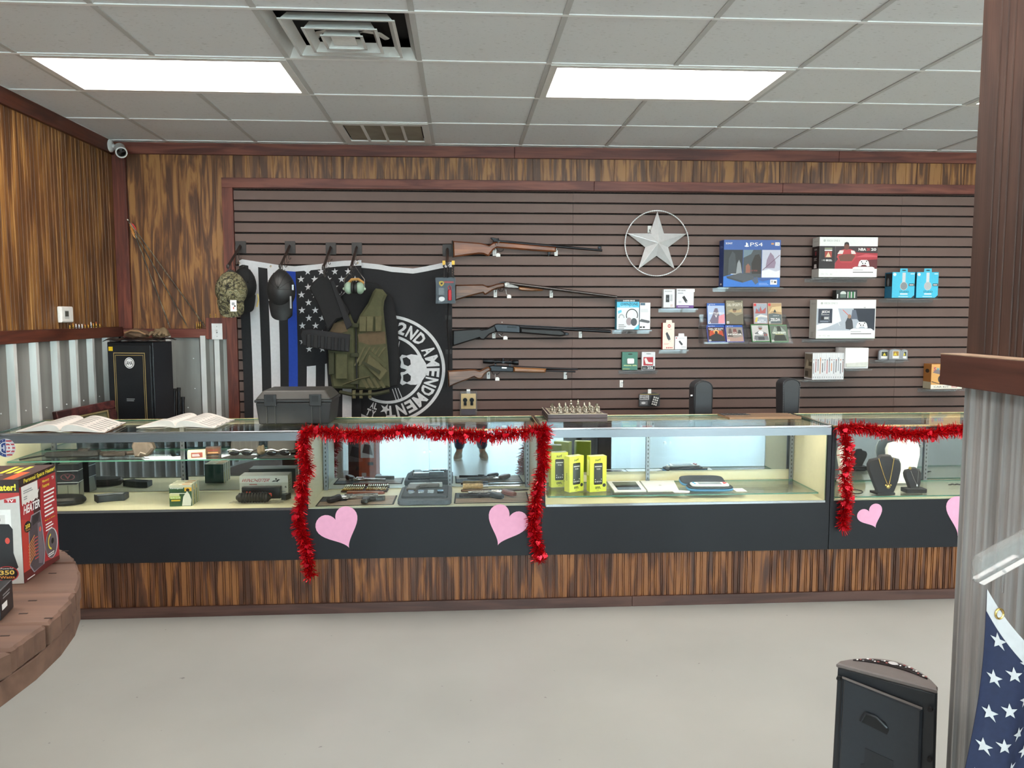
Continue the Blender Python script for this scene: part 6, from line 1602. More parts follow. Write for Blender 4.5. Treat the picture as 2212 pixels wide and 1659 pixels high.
t, pr, ps, pt = block('spare_part', 'small dark metal block beside the ribbed handguard', 'gun part', (p.x, p.y + .01, DK), .03, .05, .03, '#2a2a2b', R(-20)); pt.rect(C('#4b4b49'), .1, .1, .9, .9).disc(BK, .5, .5, .2, .14); pt.build(t, 'top_print')
# upper glass shelf
SH = .8125
def shp(px, py): return PZ(px, py, SH)
M_LEA = mat('#2a231e', rough=.6, var=.25, scale=30); M_LEA2 = mat('#3a2e26', rough=.6, var=.25, scale=30)
p = shp(150, 990)
t = thing('holster', 'black nylon holster with straps on the glass shelf', 'holster', (p.x, p.y + .06, SH + .0005), R(8))
MB().prism([(-.14, -.02), (-.05, -.035), (.06, -.045), (.12, -.03), (.125, .02), (.05, .035), (-.06, .02), (-.14, .0)], 0, .03, 'z', inset=.008).build('pouch', mat('#1f2021', rough=.7, var=.2), t, smooth=35)
MB().tube([(-.14, -.01, .012), (-.2, -.04, .008), (-.24, -.07, .004)], .010, n=6, flat=.4).build('strap', M_RUB, t); BX(.02, .07, -.02, .02, .03, .04).build('clip', M_IRON, t)
p = shp(243, 990)
t = thing('sheath_knife', 'dark brown knife in a leather sheath on the glass shelf', 'knife', (p.x, p.y + .08, SH + .0005), R(3))
MB().prism([(-.10, 0), (-.07, -.028), (.0, -.034), (.04, -.03), (.04, .02), (-.06, .022)], 0, .025, 'z', inset=.007).build('sheath', M_LEA, t, smooth=35)
MB().tube([(.04, 0, .012), (.07, .004, .014), (.11, .0, .013), (.125, .006, .014)], [.012, .014, .012, .006], n=8).build('handle', M_LEA2, t, smooth=50); BX(-.05, -.02, -.015, .01, .0251, .028).build('snap', M_IRON, t)
p = shp(300, 992)
t = thing('leather_holster', 'taupe leather pistol holster standing open on the shelf', 'holster', (p.x, p.y + .07, SH + .0005), R(-8))
MB().prism([(-.045, 0), (-.03, .0), (.02, .005), (.045, .03), (.06, .05), (.05, .075), (.02, .085), (-.045, .09), (-.06, .06)], -.022, .022, 'y', inset=.009).build('body', mat('#5b5048', rough=.7, var=.15, scale=40), t, smooth=35)
MB().tube([(-.02, -.024, .01), (-.005, -.026, .028), (.02, -.024, .02)], .004, n=6).build('trim', mat('#8a8078', rough=.6), t)
p = shp(421, 991)
t, pr, ps, pt = block('ammunition_box', 'small cream ammunition box with dark red print on the shelf', 'ammunition box', (p.x, p.y + .03, SH + .0005), .085, .05, .040, '#c9bfa4', R(14)); pr.rect(C('#8c3f36'), .2, .15, .85, .8).lines(WT, .25, .3, .8, .65, 3); pr.build(t, 'front_print')
p = shp(455, 983)
t, pr, ps, pt = block('ammunition_box', 'small brown ammunition box at the back of the shelf', 'ammunition box', (p.x, p.y + .05, SH + .0005), .075, .05, .036, '#5b3a26', R(10)); pr.rect(C('#b98a5a'), .15, .15, .85, .35).rect(C('#7c2f26'), .15, .5, .85, .7); pr.build(t, 'front_print')
def shades(px, py, label, rz, base_col):
    p = shp(px, py)
    t = thing('sunglasses', label, 'sunglasses', (p.x, p.y + .07, SH + .0005), rz)
    MB().prism([(-.09, -.045), (.075, -.045), (.085, .04), (-.07, .05)], 0, .006, 'z').build('display_pad', mat(base_col, rough=.6), t)
    for s_ in (-1, 1):
        MB().ball((s_ * .034, -.012, .028), (.030, .010, .017), n=14, m=8).build('lens', mat('#15171a', rough=.08, spec=.9), t, smooth=60)
        MB().tube([(s_ * .064, -.008, .034), (s_ * .069, .04, .033), (s_ * .062, .08, .018)], .003, n=6).build('temple', M_RUB, t, smooth=50)
    MB().tube([(-.066, -.014, .040), (-.03, -.022, .046), (0, -.022, .038), (.03, -.022, .046), (.066, -.014, .040)], .0035, n=6).build('brow_bar', M_CHROME, t, smooth=50)
    MB().cbox((0, .062, .062), (.15, .012, .10), Matrix.Rotation(-.35, 3, 'X')).build('case_back', mat('#1b1a1a', rough=.6), t, bevel=.01)
shades(513, 993, 'silver browed sunglasses on a black pad, beside the leather pouch', R(-4), '#22201e')
shades(596, 993, 'silver browed sunglasses on a black pad, against the showcase end', R(-2), '#22201e')
lump('leather_pouch', 'soft olive brown leather pouch between the sunglasses', 'pouch', (shp(555, 992).x, shp(555, 992).y + .09, SH + .013), (.022, .035, .03), '#4d4231', 12)
# round flag sticker on the front rail
p = PY(12, 967, YC - .0072)
t = thing('round_sticker', 'round stars and stripes sticker on the showcase front', 'sticker', (p.x, YC - .0048, p.z))
MB().lathe([(.001, -.0016), (.047, -.0016), (.047, 0), (.001, 0)], n=36, ax='y').build('disc', mat('#c9c6cf', rough=.4), t)
pr = Print((-.046, -.0017, -.046), (.092, 0, 0), (0, 0, .092), n=(0, -1, 0)); pr.disc(C('#2c3f7c'), .5, .5, .49, .49, n=24, a0=90, a1=270)
for k in range(5): pr.rect(C('#b5404a'), .53, .08 + .19 * k, .53 + .46 * math.sin(math.acos(min(1, abs(.12 + .19 * k - .5) * 2))), .16 + .19 * k)
for a in range(110, 260, 22): pr.star(WT, .5 + .42 * math.cos(R(a)), .5 + .42 * math.sin(R(a)), .035)
pr.ring(WT, .5, .5, .34, .34, .12).text(C('#c9c9d4'), 'H', .2, .35, .45, .65, bold=.05).text(C('#e2dcdc'), 'D', .56, .35, .8, .65, bold=.05); pr.build(t)
# ================================================================== CASE 2: handguns
D2_ = .5625
def quad_thing(name, label, cat, px4, th, m_, z=D2_):
    cs = [PZ(x, y, z) for x, y in px4]; o = sum(cs, Vector()) / 4
    t = thing(name, label, cat, (o.x, o.y, z + .0004)); L = [(c.x - o.x, c.y - o.y) for c in cs]
    MB().prism(L, 0, th, 'z').build('pad', m_, t)
    return t, L, o
def flag_mat(px4, label):
    t, L, o = quad_thing('flag_mat', label, 'display mat', px4, .003, mat('#2f3133', rough=.8))
    pr = Print((0, 0, 0), (1, 0, 0), (0, 1, 0), fn=lambda x, y, e: Vector((*(Vector(L[0]).lerp(Vector(L[1]), x).lerp(Vector(L[3]).lerp(Vector(L[2]), x), y)), .003 + e)))
    for k in range(13): pr.rect(C('#cdb89e' if k % 2 == 0 else '#4a2f2a'), .02, .03 + .94 * k / 13, .98, .03 + .94 * (k + .95) / 13); pr.k -= 1
    pr.k += 2; pr.rect(C('#3c4144'), .02, .46, .36, .97)
    for i in range(5):
        for j in range(3): pr.star(C('#6b7073'), .06 + .065 * i, .55 + .16 * j, .014, asp=2)
    pr.build(t)
flag_mat([(681, 1094), (850, 1090), (858, 1071), (697, 1074)], 'striped flag mat under the dark gripped revolver')
flag_mat([(980, 1088), (1144, 1085.5), (1138.5, 1064), (983, 1066)], 'striped flag mat under the two crossed revolvers')
def revolver(px, py, rz, s, metal, grip, label, flip=1, z=D2_ + .0070):
    p = PZ(px, py, z)
    t = thing('revolver', label, 'revolver', (p.x, p.y, z), rz)
    F = lambda L: [(x * s * flip, y * s) for x, y in L]
    mm = {'s': mat('#b5b4b0', rough=.22, metal=.9, var=.15, scale=80), 'd': mat('#33353a', rough=.3, metal=.8, var=.15, scale=80)}[metal]
    MB().prism(F([(-.045, .025), (.01, .028), (.03, .02), (.03, -.005), (-.01, -.012), (-.045, -.01), (-.06, .005)]), .002, .018, 'z', inset=.003).build('frame', mm, t, smooth=35)
    MB().tube([((-.030) * s * flip, .008 * s, .012), (.012 * s * flip, .008 * s, .013)], .0128 * s, n=12).build('cylinder', mm, t, smooth=30)
    MB().tube([(.02 * s * flip, .018 * s, .012), (.14 * s * flip, .018 * s, .012)], .0085 * s, n=12).build('barrel', mm, t, smooth=40)
    MB().tube([(.02 * s * flip, .004 * s, .012), (.115 * s * flip, .006 * s, .012)], .005 * s, n=8).build('ejector_rod', mm, t, smooth=40)
    MB().prism(F([(-.048, .015), (-.045, -.012), (-.055, -.035), (-.075, -.065), (-.10, -.082), (-.118, -.07), (-.11, -.045), (-.085, -.015), (-.07, .012)]), .0, .026, 'z', inset=.006).build('grip', mat(grip, rough=.4, var=.15, scale=30), t, smooth=35)
    MB().tube([(x * s * flip, y * s, .010) for x, y in ((-.042, -.01), (-.035, -.028), (-.012, -.03), (.0, -.012))], .0025, n=6).build('trigger_guard', mm, t, smooth=50)
    MB().prism(F([(-.062, .012), (-.05, .02), (-.056, .036), (-.068, .034)]), .006, .014, 'z').build('hammer', mm, t)
    MB().prism(F([(.125, .024), (.136, .024), (.136, .034), (.130, .034)]), .009, .014, 'z').build('front_sight', mm, t)
    return t
revolver(757, 1077, R(8), 1.05, 's', '#26272a', 'silver revolver with black rubber grip on the flag mat')
revolver(1042, 1074, R(10), .9, 'd', '#2b3138', 'dark steel revolver with slate grip lying on the flag mat', flip=-1)
revolver(1066, 1067.5, R(4), 1.0, 's', '#7a4a40', 'silver revolver with rosewood grip behind the dark one', flip=-1, z=D2_ + .0072)
def pistol(px, py, rz, s, slide, frame, label, flip=1, z=D2_ + .0070):
    p = PZ(px, py, z)
    t = thing('pistol', label, 'pistol', (p.x, p.y, z), rz)
    F = lambda L: [(x * s * flip, y * s) for x, y in L]
    MB().prism(F([(-.085, .012), (.085, .012), (.085, .038), (-.08, .038), (-.088, .03)]), 0, .024, 'z', inset=.003).build('slide', mat(slide, rough=.3, metal=.8, var=.1), t, smooth=35)
    MB().prism(F([(-.088, .011), (.07, .011), (.066, .0), (.0, -.002), (-.03, -.006), (-.042, -.04), (-.052, -.085), (-.1, -.078), (-.088, -.03), (-.095, .0)]), .001, .023, 'z', inset=.004).build('frame', mat(frame, rough=.45, var=.1), t, smooth=35)
    MB().tube([(x * s * flip, y * s, .012) for x, y in ((-.03, -.004), (-.028, -.024), (-.005, -.028), (.012, -.002))], .0028, n=6).build('trigger_guard', mat(frame, rough=.45), t, smooth=50)
    MB().prism(F([(.0, .022), (.03, .022), (.03, .034), (.0, .034)]), .0241, .0248, 'z').build('ejection_port', mat('#55534e', rough=.3, metal=.8), t)
    return t
pistol(808, 1082, R(6), .68, '#5b5a52', '#33332f', 'compact grey pistol lying on the flag mat edge')
# leather cartridge belt, sheath
cs = PZ(790, 1061, D2_)
t = thing('cartridge_belt', 'dark leather belt filled with brass cartridges', 'cartridge belt', (cs.x, cs.y + .002, D2_ + .0004), R(-3))
BX(-.135, .125, -.035, .03, 0, .008).build('leather', mat('#33201c', rough=.6, var=.2), t, bevel=.002)
m = None
for i in range(20):
    x = -.125 + .0118 * i + (.014 if i > 9 else 0)
    if m is None:
        c_ = MB().tube([(0, -.022, .014), (0, .030, .014)], .0048, n=8).build('cartridge', mat('#cfae62', rough=.25, metal=.85), t, smooth=40); m = c_.data
    else: c_ = bpy.data.objects.new('cartridge', m); COL.objects.link(c_); c_.parent = t
    c_.location = (x, 0, 0)
p = PZ(790, 1064, D2_)
t = thing('knife_sheath', 'pointed red brown leather knife sheath on the cartridge belt', 'knife sheath', (p.x, p.y - .035, D2_ + .0004), R(-4))
MB().prism([(-.10, -.016), (-.10, .018), (.04, .018), (.10, .004), (.112, -.006), (.09, -.014), (.04, -.02)], 0, .016, 'z', inset=.005).build('sheath', mat('#7d3f2c', rough=.5, var=.12), t, smooth=35)
MB().tube([(-.098, -.014, .0165), (.04, -.018, .0165), (.105, -.006, .013)], .0012, n=5).build('stitching', mat('#c9a98a'), t)
# grey foam tray with lighters and a pistol
cs = [PZ(857, 1095, D2_), PZ(975, 1092, D2_)]; bk = PZ(925, 1064, D2_)
TW = (cs[1].x - cs[0].x) / 2; TD = (bk.y - cs[0].y) / 2
t = thing('foam_tray', 'stepped grey foam display tray between the flag mats', 'display tray', ((cs[0].x + cs[1].x) / 2, cs[0].y + TD + .02, D2_ + .0004))
M_FO = mat('#5e646a', rough=.85, var=.1, scale=120)
rr = lambda w_, d_, r_: [(sx * (w_ - r_) + r_ * math.cos(R(a)), sy * (d_ - r_) + r_ * math.sin(R(a))) for sx, sy, a0 in ((1, 1, 0), (-1, 1, 90), (-1, -1, 180), (1, -1, 270)) for a in range(a0, a0 + 91, 30)]
MB().prism(rr(TW, TD, .025), 0, .032, 'z', inset=.006).build('base', M_FO, t, smooth=35)
MB().prism(rr(TW * .86, TD * .82, .01), .0322, .044, 'z', inset=.003).build('platform', mat('#454a50', rough=.85, var=.1), t, smooth=35)
MB().box(-TW * .8, TW * .8, -TD * .825, -TD * .815, .033, .043).build('groove', mat('#26292d'), t)
to = Vector(t.location); ZT = D2_ + .045
LBL = ['under the pistol grip', 'second from the pistol grip', 'third from the pistol grip', 'dark bodied and farthest from the pistol grip']
for i in range(4):
    l_ = thing('pocket_lighter', 'small metal pocket lighter on the grey tray, %s' % LBL[i], 'lighter', (to.x - .075 + .052 * i, to.y - TD * .40, ZT), R(4), 'pocket lighters on the grey tray')
    BX(-.017, .017, -.018, .018, 0, .013).build('body', mat('#b9bcc0' if i < 3 else '#3a3f46', rough=.2, metal=.8), l_, bevel=.002)
    BX(-.015, .015, -.016, .016, .0132, .0142).build('engraved_face', mat(['#8fa7c4', '#9db4cf', '#b4bfca', '#7fa3c4'][i], rough=.15, metal=.4), l_); BX(-.017, .017, .0045, .0055, .002, .0145).build('lid_line', BK, l_)
px_ = pistol(930, 1058, R(2), 1.05, '#b3b1ab', '#5e5852', 'silver slide pistol resting on the grey tray', z=ZT + .0002)
px_.location = (to.x + .0, to.y + TD * .35, ZT + .0002)
# hunting knife
p = PZ(1066, 1057, D2_)
t = thing('hunting_knife', 'hunting knife with carved antler handle beside its brown sheath', 'knife', (p.x, p.y + .02, D2_ + .0004), R(1))
MB().tube([(-.175, 0, .016), (-.16, 0, .016), (-.12, .002, .017), (-.08, .0, .016), (-.06, 0, .016)], [.015, .017, .014, .017, .012], n=10).build('handle', mat('#b79a6b', rough=.5, var=.35, scale=60), t, smooth=50)
MB().tube([(-.06, 0, .016), (-.03, 0, .016)], .011, n=10).build('bolster', M_CHROME, t, smooth=40)
MB().prism([(-.03, -.010), (.15, -.010), (.185, .006), (.14, .012), (-.03, .012)], .013, .018, 'z', inset=.002).build('blade', mat('#c3c6ca', rough=.15, metal=1), t)
p = PZ(1066, 1060, D2_)
t = thing('knife_sheath', 'long dark brown knife sheath under the antler knife', 'knife sheath', (p.x, p.y - .008, D2_ + .0004), R(1))
MB().prism([(-.185, -.012), (.12, -.015), (.2, .0), (.12, .012), (-.185, .012)], 0, .010, 'z', inset=.003).build('sheath', mat('#41302a', rough=.55, var=.2), t)
MB().tube([(-.18, -.013, .008), (-.12, -.016, .010), (-.06, -.013, .008)], .003, n=6).build('lacing', mat('#8a6a4c'), t)
# ================================================================== CASE 3: phones and tablets
S3 = .5925
for i, (px, py, rz, lab) in enumerate(((1207, 1053, R(10), 'yellow phone carton beside the showcase wall'), (1241, 1063, R(30), 'yellow phone carton turned to show its side'), (1290, 1063, R(14), 'yellow phone carton closest to the tablets'))):
    p = PZ(px, py, S3)
    t, pr, ps, pt = block('phone_box', lab, 'phone box', (p.x, p.y + .03, S3 + .0004), .098, .046, .196, '#c9cf4a', -rz * -1 if False else rz, 'yellow phone cartons')
    pr.rect(C('#ccd34e'), 0, 0, 1, 1).text(C('#2c3a2c'), 'surf', .32, .86, .64, .94, bold=.02).text(C('#2c3a2c'), 'onn.', .32, .08, .66, .15, bold=.03).poly(C('#25282a'), [(.24, .22), (.24, .79), (.28, .81), (.72, .81), (.76, .79), (.76, .22), (.72, .20), (.28, .20)]).rect(C('#3f4548'), .27, .24, .73, .76).rect(WT, .29, .70, .71, .72).text(WT, '9:00', .40, .62, .62, .66)
    for k in range(4): pr.disc(WT, .33 + .11 * k, .285, .03, .016, n=10)
    pr.disc(WT, .33, .345, .025, .014, n=10).disc(WT, .69, .35, .025, .014, n=10).disc(C('#2b3033'), .86, .175, .10, .05).rect(C('#6a7030'), .4, .04, .56, .05)
    pl = Print((-.049, .023, 0), (0, -.046, 0), (0, 0, .196), n=(-1, 0, 0), eps=.0004); pl.text(C('#4a5230'), 'onn', .35, .32, .6, .52, rot=90); pl.rect(C('#dfe3a0'), .2, .45, .75, .9) if i == 2 else None
    ps.rect(C('#a9af3c'), .0, 0, 1, 1); pt.rect(C('#d3d79a'), .05, .05, .95, .95).rect(C('#8f9a90'), .3, .3, .7, .7)
    pr.build(t, 'front_print'); pl.build(t, 'side_print'); pt.build(t, 'lid_print')
for px4, lab, scr in (([(1327, 1064), (1396, 1063), (1380, 1042), (1311, 1043)], 'white tablet lying face up beside the phone cartons', True), ([(1399, 1063), (1466, 1062), (1455, 1041), (1383, 1042)], 'white tablet lying face down beside the other tablet', False)):
    t, L, o = quad_thing('tablet', lab, 'tablet', px4, .008, mat('#d9dad8', rough=.3), z=S3)
    f_ = lambda x, y, e, L=L: Vector((*(Vector(L[0]).lerp(Vector(L[1]), x).lerp(Vector(L[3]).lerp(Vector(L[2]), x), y)), .0081 + e))
    pr = Print((0, 0, 0), (1, 0, 0), (0, 1, 0), fn=f_)
    if scr: pr.rect(mat('#23282b', rough=.06, spec=.8), .13, .09, .87, .91); pr.build(t, 'screen')
    else: pr.disc(C('#a9acad'), .5, .5, .05, .05); pr.build(t, 'logo')
p = PZ(1462, 1058, S3)
o = MB().prism([(-.045, -.02), (.035, -.025), (.05, .015), (.0, .035), (-.05, .02)], 0, .0012, 'z').build('paper_slip', WT, None, loc=(p.x + .012, p.y - .055, S3 + .0004)); tag(o, 'torn white paper slip beside the tablets', 'paper')
def clam(w_, d_, n=40, p_=4.0): return [(w_ * abs(math.cos(2 * math.pi * i / n)) ** (2 / p_) * (1 if math.cos(2 * math.pi * i / n) >= 0 else -1), d_ * abs(math.sin(2 * math.pi * i / n)) ** (2 / p_) * (1 if math.sin(2 * math.pi * i / n) >= 0 else -1)) for i in range(n)]
a, b = PZ(1490, 1064, S3), PZ(1590, 1063, S3); cw = (b.x - a.x) / 2
t = thing('console_case', 'open blue and black clamshell case for a handheld console', 'console case', ((a.x + b.x) / 2, a.y + .062, S3 + .0004), R(-3))
def tray(y, z, x, nm, tl):
    s0 = MB().prism(clam(cw, .058), 0, .014, 'z', inset=.006); s0.xf(Matrix.Translation((x, y, z)) @ Matrix.Rotation(tl, 4, 'X')).build(nm + '_shell', mat('#3f86b5', rough=.5), t, smooth=35)
    s1 = MB().prism(clam(cw * .985, .057), .0142, .022, 'z', inset=.004); s1.xf(Matrix.Translation((x, y, z)) @ Matrix.Rotation(tl, 4, 'X')).build(nm + '_lining', mat('#2a3038', rough=.85, var=.1), t, smooth=35)
tray(0, 0, 0, 'base', 0); tray(.125, .012, -.012, 'lid', R(12))
t0 = t
cn = thing('handheld_console', 'white handheld console with red and blue buttons in its case', 'handheld console', (t.location.x, t.location.y, S3 + .0232), R(-3))
MB().prism(clam(cw * .82, .040, p_=5), 0, .012, 'z', inset=.003).build('body', mat('#dedfdc', rough=.35), cn, smooth=35)
BX(-cw * .5, cw * .5, -.028, .028, .0121, .0126).build('screen', mat('#8d9194', rough=.1, spec=.8), cn)
m = MB(); m.use(C('#3f9ac9'))
for x, y in ((-.68, .015), (-.66, -.012)): m.lathe([(.006, .012), (.006, .016), (.001, .0165)], n=10, o=(cw * x, y, 0))
m.use(C('#c94a4f'))
for x, y in ((.64, .015), (.70, .004), (.62, -.008)): m.lathe([(.006, .012), (.006, .016), (.001, .0165)], n=10, o=(cw * x, y, 0))
m.build('button', None, cn)
p = PZ(1600, 1062, S3)
o = BX(-.025, .035, -.005, .075, 0, .001).build('price_card', WT, None, loc=(p.x, p.y, S3 + .0004)); tag(o, 'white card lying beside the clamshell console case', 'card')
pr = Print((-.025, -.005, .001), (.06, 0, 0), (0, .08, 0), n=(0, 0, 1)); pr.ring(GY, .4, .75, .3, .2, .08, n=24, a0=180, a1=360).lines(GY, .72, .1, .9, .6, 5); pr.build(o, 'card_print')
# ================================================================== CASE 4: necklaces
S4 = .5745
def bust(px0, px1, pyt, pyb, dep, col, label, foot=True, y=None):
    p = PZ((px0 + px1) / 2, pyb, S4); yy = p.y + dep
    a, b = PY(px0, pyt, yy), PY(px1, pyt, yy); w2 = (b.x - a.x) / 2; hh = a.z - S4
    t = thing('necklace_bust', label, 'necklace bust', ((a.x + b.x) / 2, yy, S4 + .0004))
    def prof(s):   # half width up the bust
        return w2 * (.46 + .25 * min(1, s / .35) + .29 * math.sin(min(1, max(0, (s - .2) / .62)) * math.pi / 2)) * (1 if s < .80 else 1)
    pts = [(w2 * .45, 0), (w2 * .55, hh * .10), (w2 * .78, hh * .35), (w2 * .97, hh * .60), (w2 * .99, hh * .76), (w2 * .86, hh * .88), (w2 * .58, hh * .915), (w2 * .42, hh * .93), (w2 * .34, hh * .985), (w2 * .2, hh), (0, hh)]
    full = pts + [(-x, z) for x, z in pts[::-1][1:]]
    m = MB().prism(full, -.012, .012, 'y', inset=.008)
    m.v = [(x, y_ - .022 * (1 - (x / w2) ** 2) * math.sin(min(1, z / hh) * math.pi * .8) + .03 * (z / hh), z) for x, y_, z in m.v]
    m.build('bust', mat(col, rough=.85, var=.04), t, smooth=45)
    if foot: MB().prism([(-w2 * .5, -.02), (w2 * .5, -.02), (w2 * .6, .05), (-w2 * .6, .05)], 0, .012, 'z').build('easel', mat(col, rough=.85), t)
    return t, w2, hh
def chain(t, w2, hh, drop, m_, r=.0022, top=.915, spread=.45):
    P_ = []
    for i in range(17):
        s = i / 16 * 2 - 1; z = hh * (top - (top - drop) * (1 - abs(s) ** 1.25)); x = s * w2 * spread * (1 if abs(s) > .2 else 1)
        P_.append((x, -.042 + .03 * (z / hh) + .012 * abs(s), z))
    MB().tube(P_, r, n=6).build('necklace_chain', m_, t, smooth=50); return P_[8]
GOLDM = mat('#d2b36a', rough=.25, metal=.9, var=.1)
t, w2, hh = bust(1877, 1951, 984, 1071, .03, '#26272e', 'black velvet bust wearing a gold pendant necklace')
c = chain(t, w2, hh, .25, GOLDM); MB().ball((c[0], c[1] - .002, c[2] - .006), (.012, .004, .010), n=12, m=8).ball((c[0] - .014, c[1], c[2] + .003), .005, n=8, m=6).ball((c[0] + .014, c[1], c[2] + .003), .005, n=8, m=6).build('pendant', GOLDM, t, smooth=50)
t, w2, hh = bust(1956, 1994, 1011, 1066, .03, '#26272e', 'small black velvet bust on a block with a silver pendant')
MB().box(-w2 * 1.15, w2 * 1.15, -.035, .03, 0, .024).build('block', mat('#202127', rough=.85), t, bevel=.003)
c = chain(t, w2, hh, .35, M_CHROME, r=.0012, top=.88); MB().ball((c[0], c[1] - .002, c[2] - .006), (.005, .003, .008), n=8, m=6).build('pendant', M_CHROME, t); MB().lathe([(.005, -.002), (.008, -.002), (.008, .002), (.005, .002)], n=14, o=(-w2 * .5, .0, hh * .98), ax='y').build('ring', GOLDM, t)
t, w2, hh = bust(1917, 1992, 948, 1046, .04, '#e2e2de', 'tall white leatherette necklace bust behind the black ones')
t, w2, hh = bust(1812, 1842, 958, 1048, .05, '#e2e2de', 'white necklace bust partly behind the tinsel')
p = PZ(1851, 1069, S4)
t = thing('bangle', 'thin black bangle lying on the glass', 'bangle', (p.x, p.y + .02, S4 + .0004)); MB().tube([(.04 * math.cos(a * .3142), .022 * math.sin(a * .3142), .012 + .006 * math.sin(a * .3142)) for a in range(21)], .0035, n=6).build('band', M_RUB, t, smooth=50)
p = PZ(2020, 1028, S4)
t = thing('leather_cuff', 'dark feathered leather cuff lying flat', 'cuff', (p.x, p.y, S4 + .0004), R(-6)); MB().prism([(-.09, .0), (-.05, .022), (0, .014), (.1, .002), (.095, -.016), (0, -.01), (-.05, -.012)], 0, .006, 'z', inset=.002).build('strap', mat('#8a6f62', rough=.7, var=.2), t); MB().prism([(-.09, .002), (-.05, .024), (-.01, .012), (-.03, -.006)], .0062, .010, 'z').build('feather', mat('#3a3f42', rough=.7, var=.3, scale=60), t)
p = PZ(2070, 1049, S4)
t = thing('bracelet_chain', 'dark steel chain bracelet lying on the glass', 'bracelet', (p.x, p.y, S4 + .0004))
for k in range(8): MB().tube([(.010 * math.cos(a * .785) + .014 * k - .05, .006 * math.sin(a * .785), .004 + (.003 if k % 2 else 0)) for a in range(9)], .0022, n=5).build('link', M_STEEL, t, smooth=50)
# ================================================================== FOREGROUND
# ---- cable spool table
SZ = 1.0
pts = [PZ(x, y, SZ) for x, y in ((129, 1182), (164, 1208), (172, 1241), (171, 1267), (103, 1347), (0, 1417))]
# least squares circle through the measured rim
def circ(P):
    import numpy as np
    A = np.array([[2 * p.x, 2 * p.y, 1] for p in P]); b = np.array([p.x ** 2 + p.y ** 2 for p in P])
    s = np.linalg.lstsq(A, b, rcond=None)[0]; return s[0], s[1], math.sqrt(s[2] + s[0] ** 2 + s[1] ** 2)
cx, cy, cr = circ(pts)
M_SP = wood('brown_painted_spool', '#553d31', '#654a3c', '#735647', axis=0, fine=.5, patch=.6, rough=.6, pos=(.3, .5, .7))
t = thing('spool_table', 'round brown painted cable spool used as a table', 'table', (cx, cy, 0))
def chord(y): return math.sqrt(max(0, cr * cr - y * y))
def plank(y0, y1, z0, z1, seed, axis=0):
    rn = random.Random(seed); n = 10; R_, L_ = [], []
    for i in range(n + 1):
        y = y0 + (y1 - y0) * i / n; c = chord(y) + rn.uniform(-.004, .002)
        R_.append((c, y)); L_.append((-c, y))
    return MB().prism(R_ + L_[::-1], z0, z1, 'z', inset=.005)
edges_y = [-cr + .001, PZ(0, 1352, SZ).y - cy - .0, PZ(0, 1268, SZ).y - cy]
# plank joints measured on the photograph, the rest at even width
j1 = PZ(103, 1346, SZ).y - cy; j2 = PZ(160, 1277, SZ).y - cy; j3 = PZ(163, 1215, SZ).y - cy
wd = .115
ye = sorted([j1, j2, j3] + [j1 - wd * k for k in range(1, 6)] + [j3 + wd * k for k in range(1, 6)])
ye = [-cr + .002] + [y for y in ye if -cr + .03 < y < cr - .03] + [cr - .002]
for i, (a, b) in enumerate(zip(ye, ye[1:])):
    plank(a + .0032, b - .0032, SZ - .045, SZ, 40 + i).build('plank', M_SP, t)
m = MB().prism([((cr - .004) * math.cos(a * math.pi / 24), (cr - .004) * math.sin(a * math.pi / 24)) for a in range(48)], SZ - .088, SZ - .0465, 'z', inset=.002); m.build('lower_ply', M_SP, t)
MB().lathe([(.22, .089), (.22, SZ - .0885)], n=32).build('drum', M_SP, t, smooth=40)
MB().prism([((cr - .004) * math.cos(a * math.pi / 24), (cr - .004) * math.sin(a * math.pi / 24)) for a in range(48)], 0, .088, 'z', inset=.003).build('bottom_flange', M_SP, t)
m = MB()
for px, py in ((113, 1238), (70, 1297), (50, 1325), (10, 1373), (105, 1335), (140, 1190)):
    p = PZ(px, py, SZ); m.box(p.x - cx - .008, p.x - cx + .008, p.y - cy - .002, p.y - cy + .002, SZ, SZ + .0006)
m.build('knot_chip', mat('#2c1f1a', rough=.9), t)
# ---- space heater carton
A = PZ(52, 1259, SZ + .001); B = PZ(128, 1206, SZ + .001)
ang = math.atan2(B.y - A.y, B.x - A.x); bw = (B - A).length; bd = .115
t = thing('heater_box', 'red and grey space heater carton on the spool table', 'heater box', (A.x, A.y, SZ + .0006), ang)
zt = PX(38, 1037, A.x * 1.0).z if False else PY(38, 1037, A.y).z
bh = zt - SZ
BX(0, bw, 0, bd, 0, bh).build('box', mat('#3a2320', rough=.4), t, bevel=.0015)
RD = C('#a3262b')
pr = Print((0, 0, 0), (bw, 0, 0), (0, 0, bh), n=(0, -1, 0), eps=.0005)
pr.rect(RD, 0, 0, 1, 1).poly(C('#5c1d1c'), [(0, 0), (0, .12), (.45, .08), (1, .04), (1, 0)]).poly(C('#b8392f'), [(0, .1), (0, .62), (.3, .55), (.45, .3), (.3, .1)]).poly(C('#3f1c1b'), [(.3, .72), (.55, .86), (.52, .60), (.36, .55)])
pr.rect(C('#2b1b16'), 0, .925, 1, 1).text(C('#e3d33a'), 'Personal Space Heater!', .12, .935, .99, .99, bold=.02)
pr.text(WT, 'HANDY', .06, .74, .50, .83, bold=.03, slant=.05).text(WT, 'HEATER', .08, .65, .52, .73, bold=.03, slant=.05)
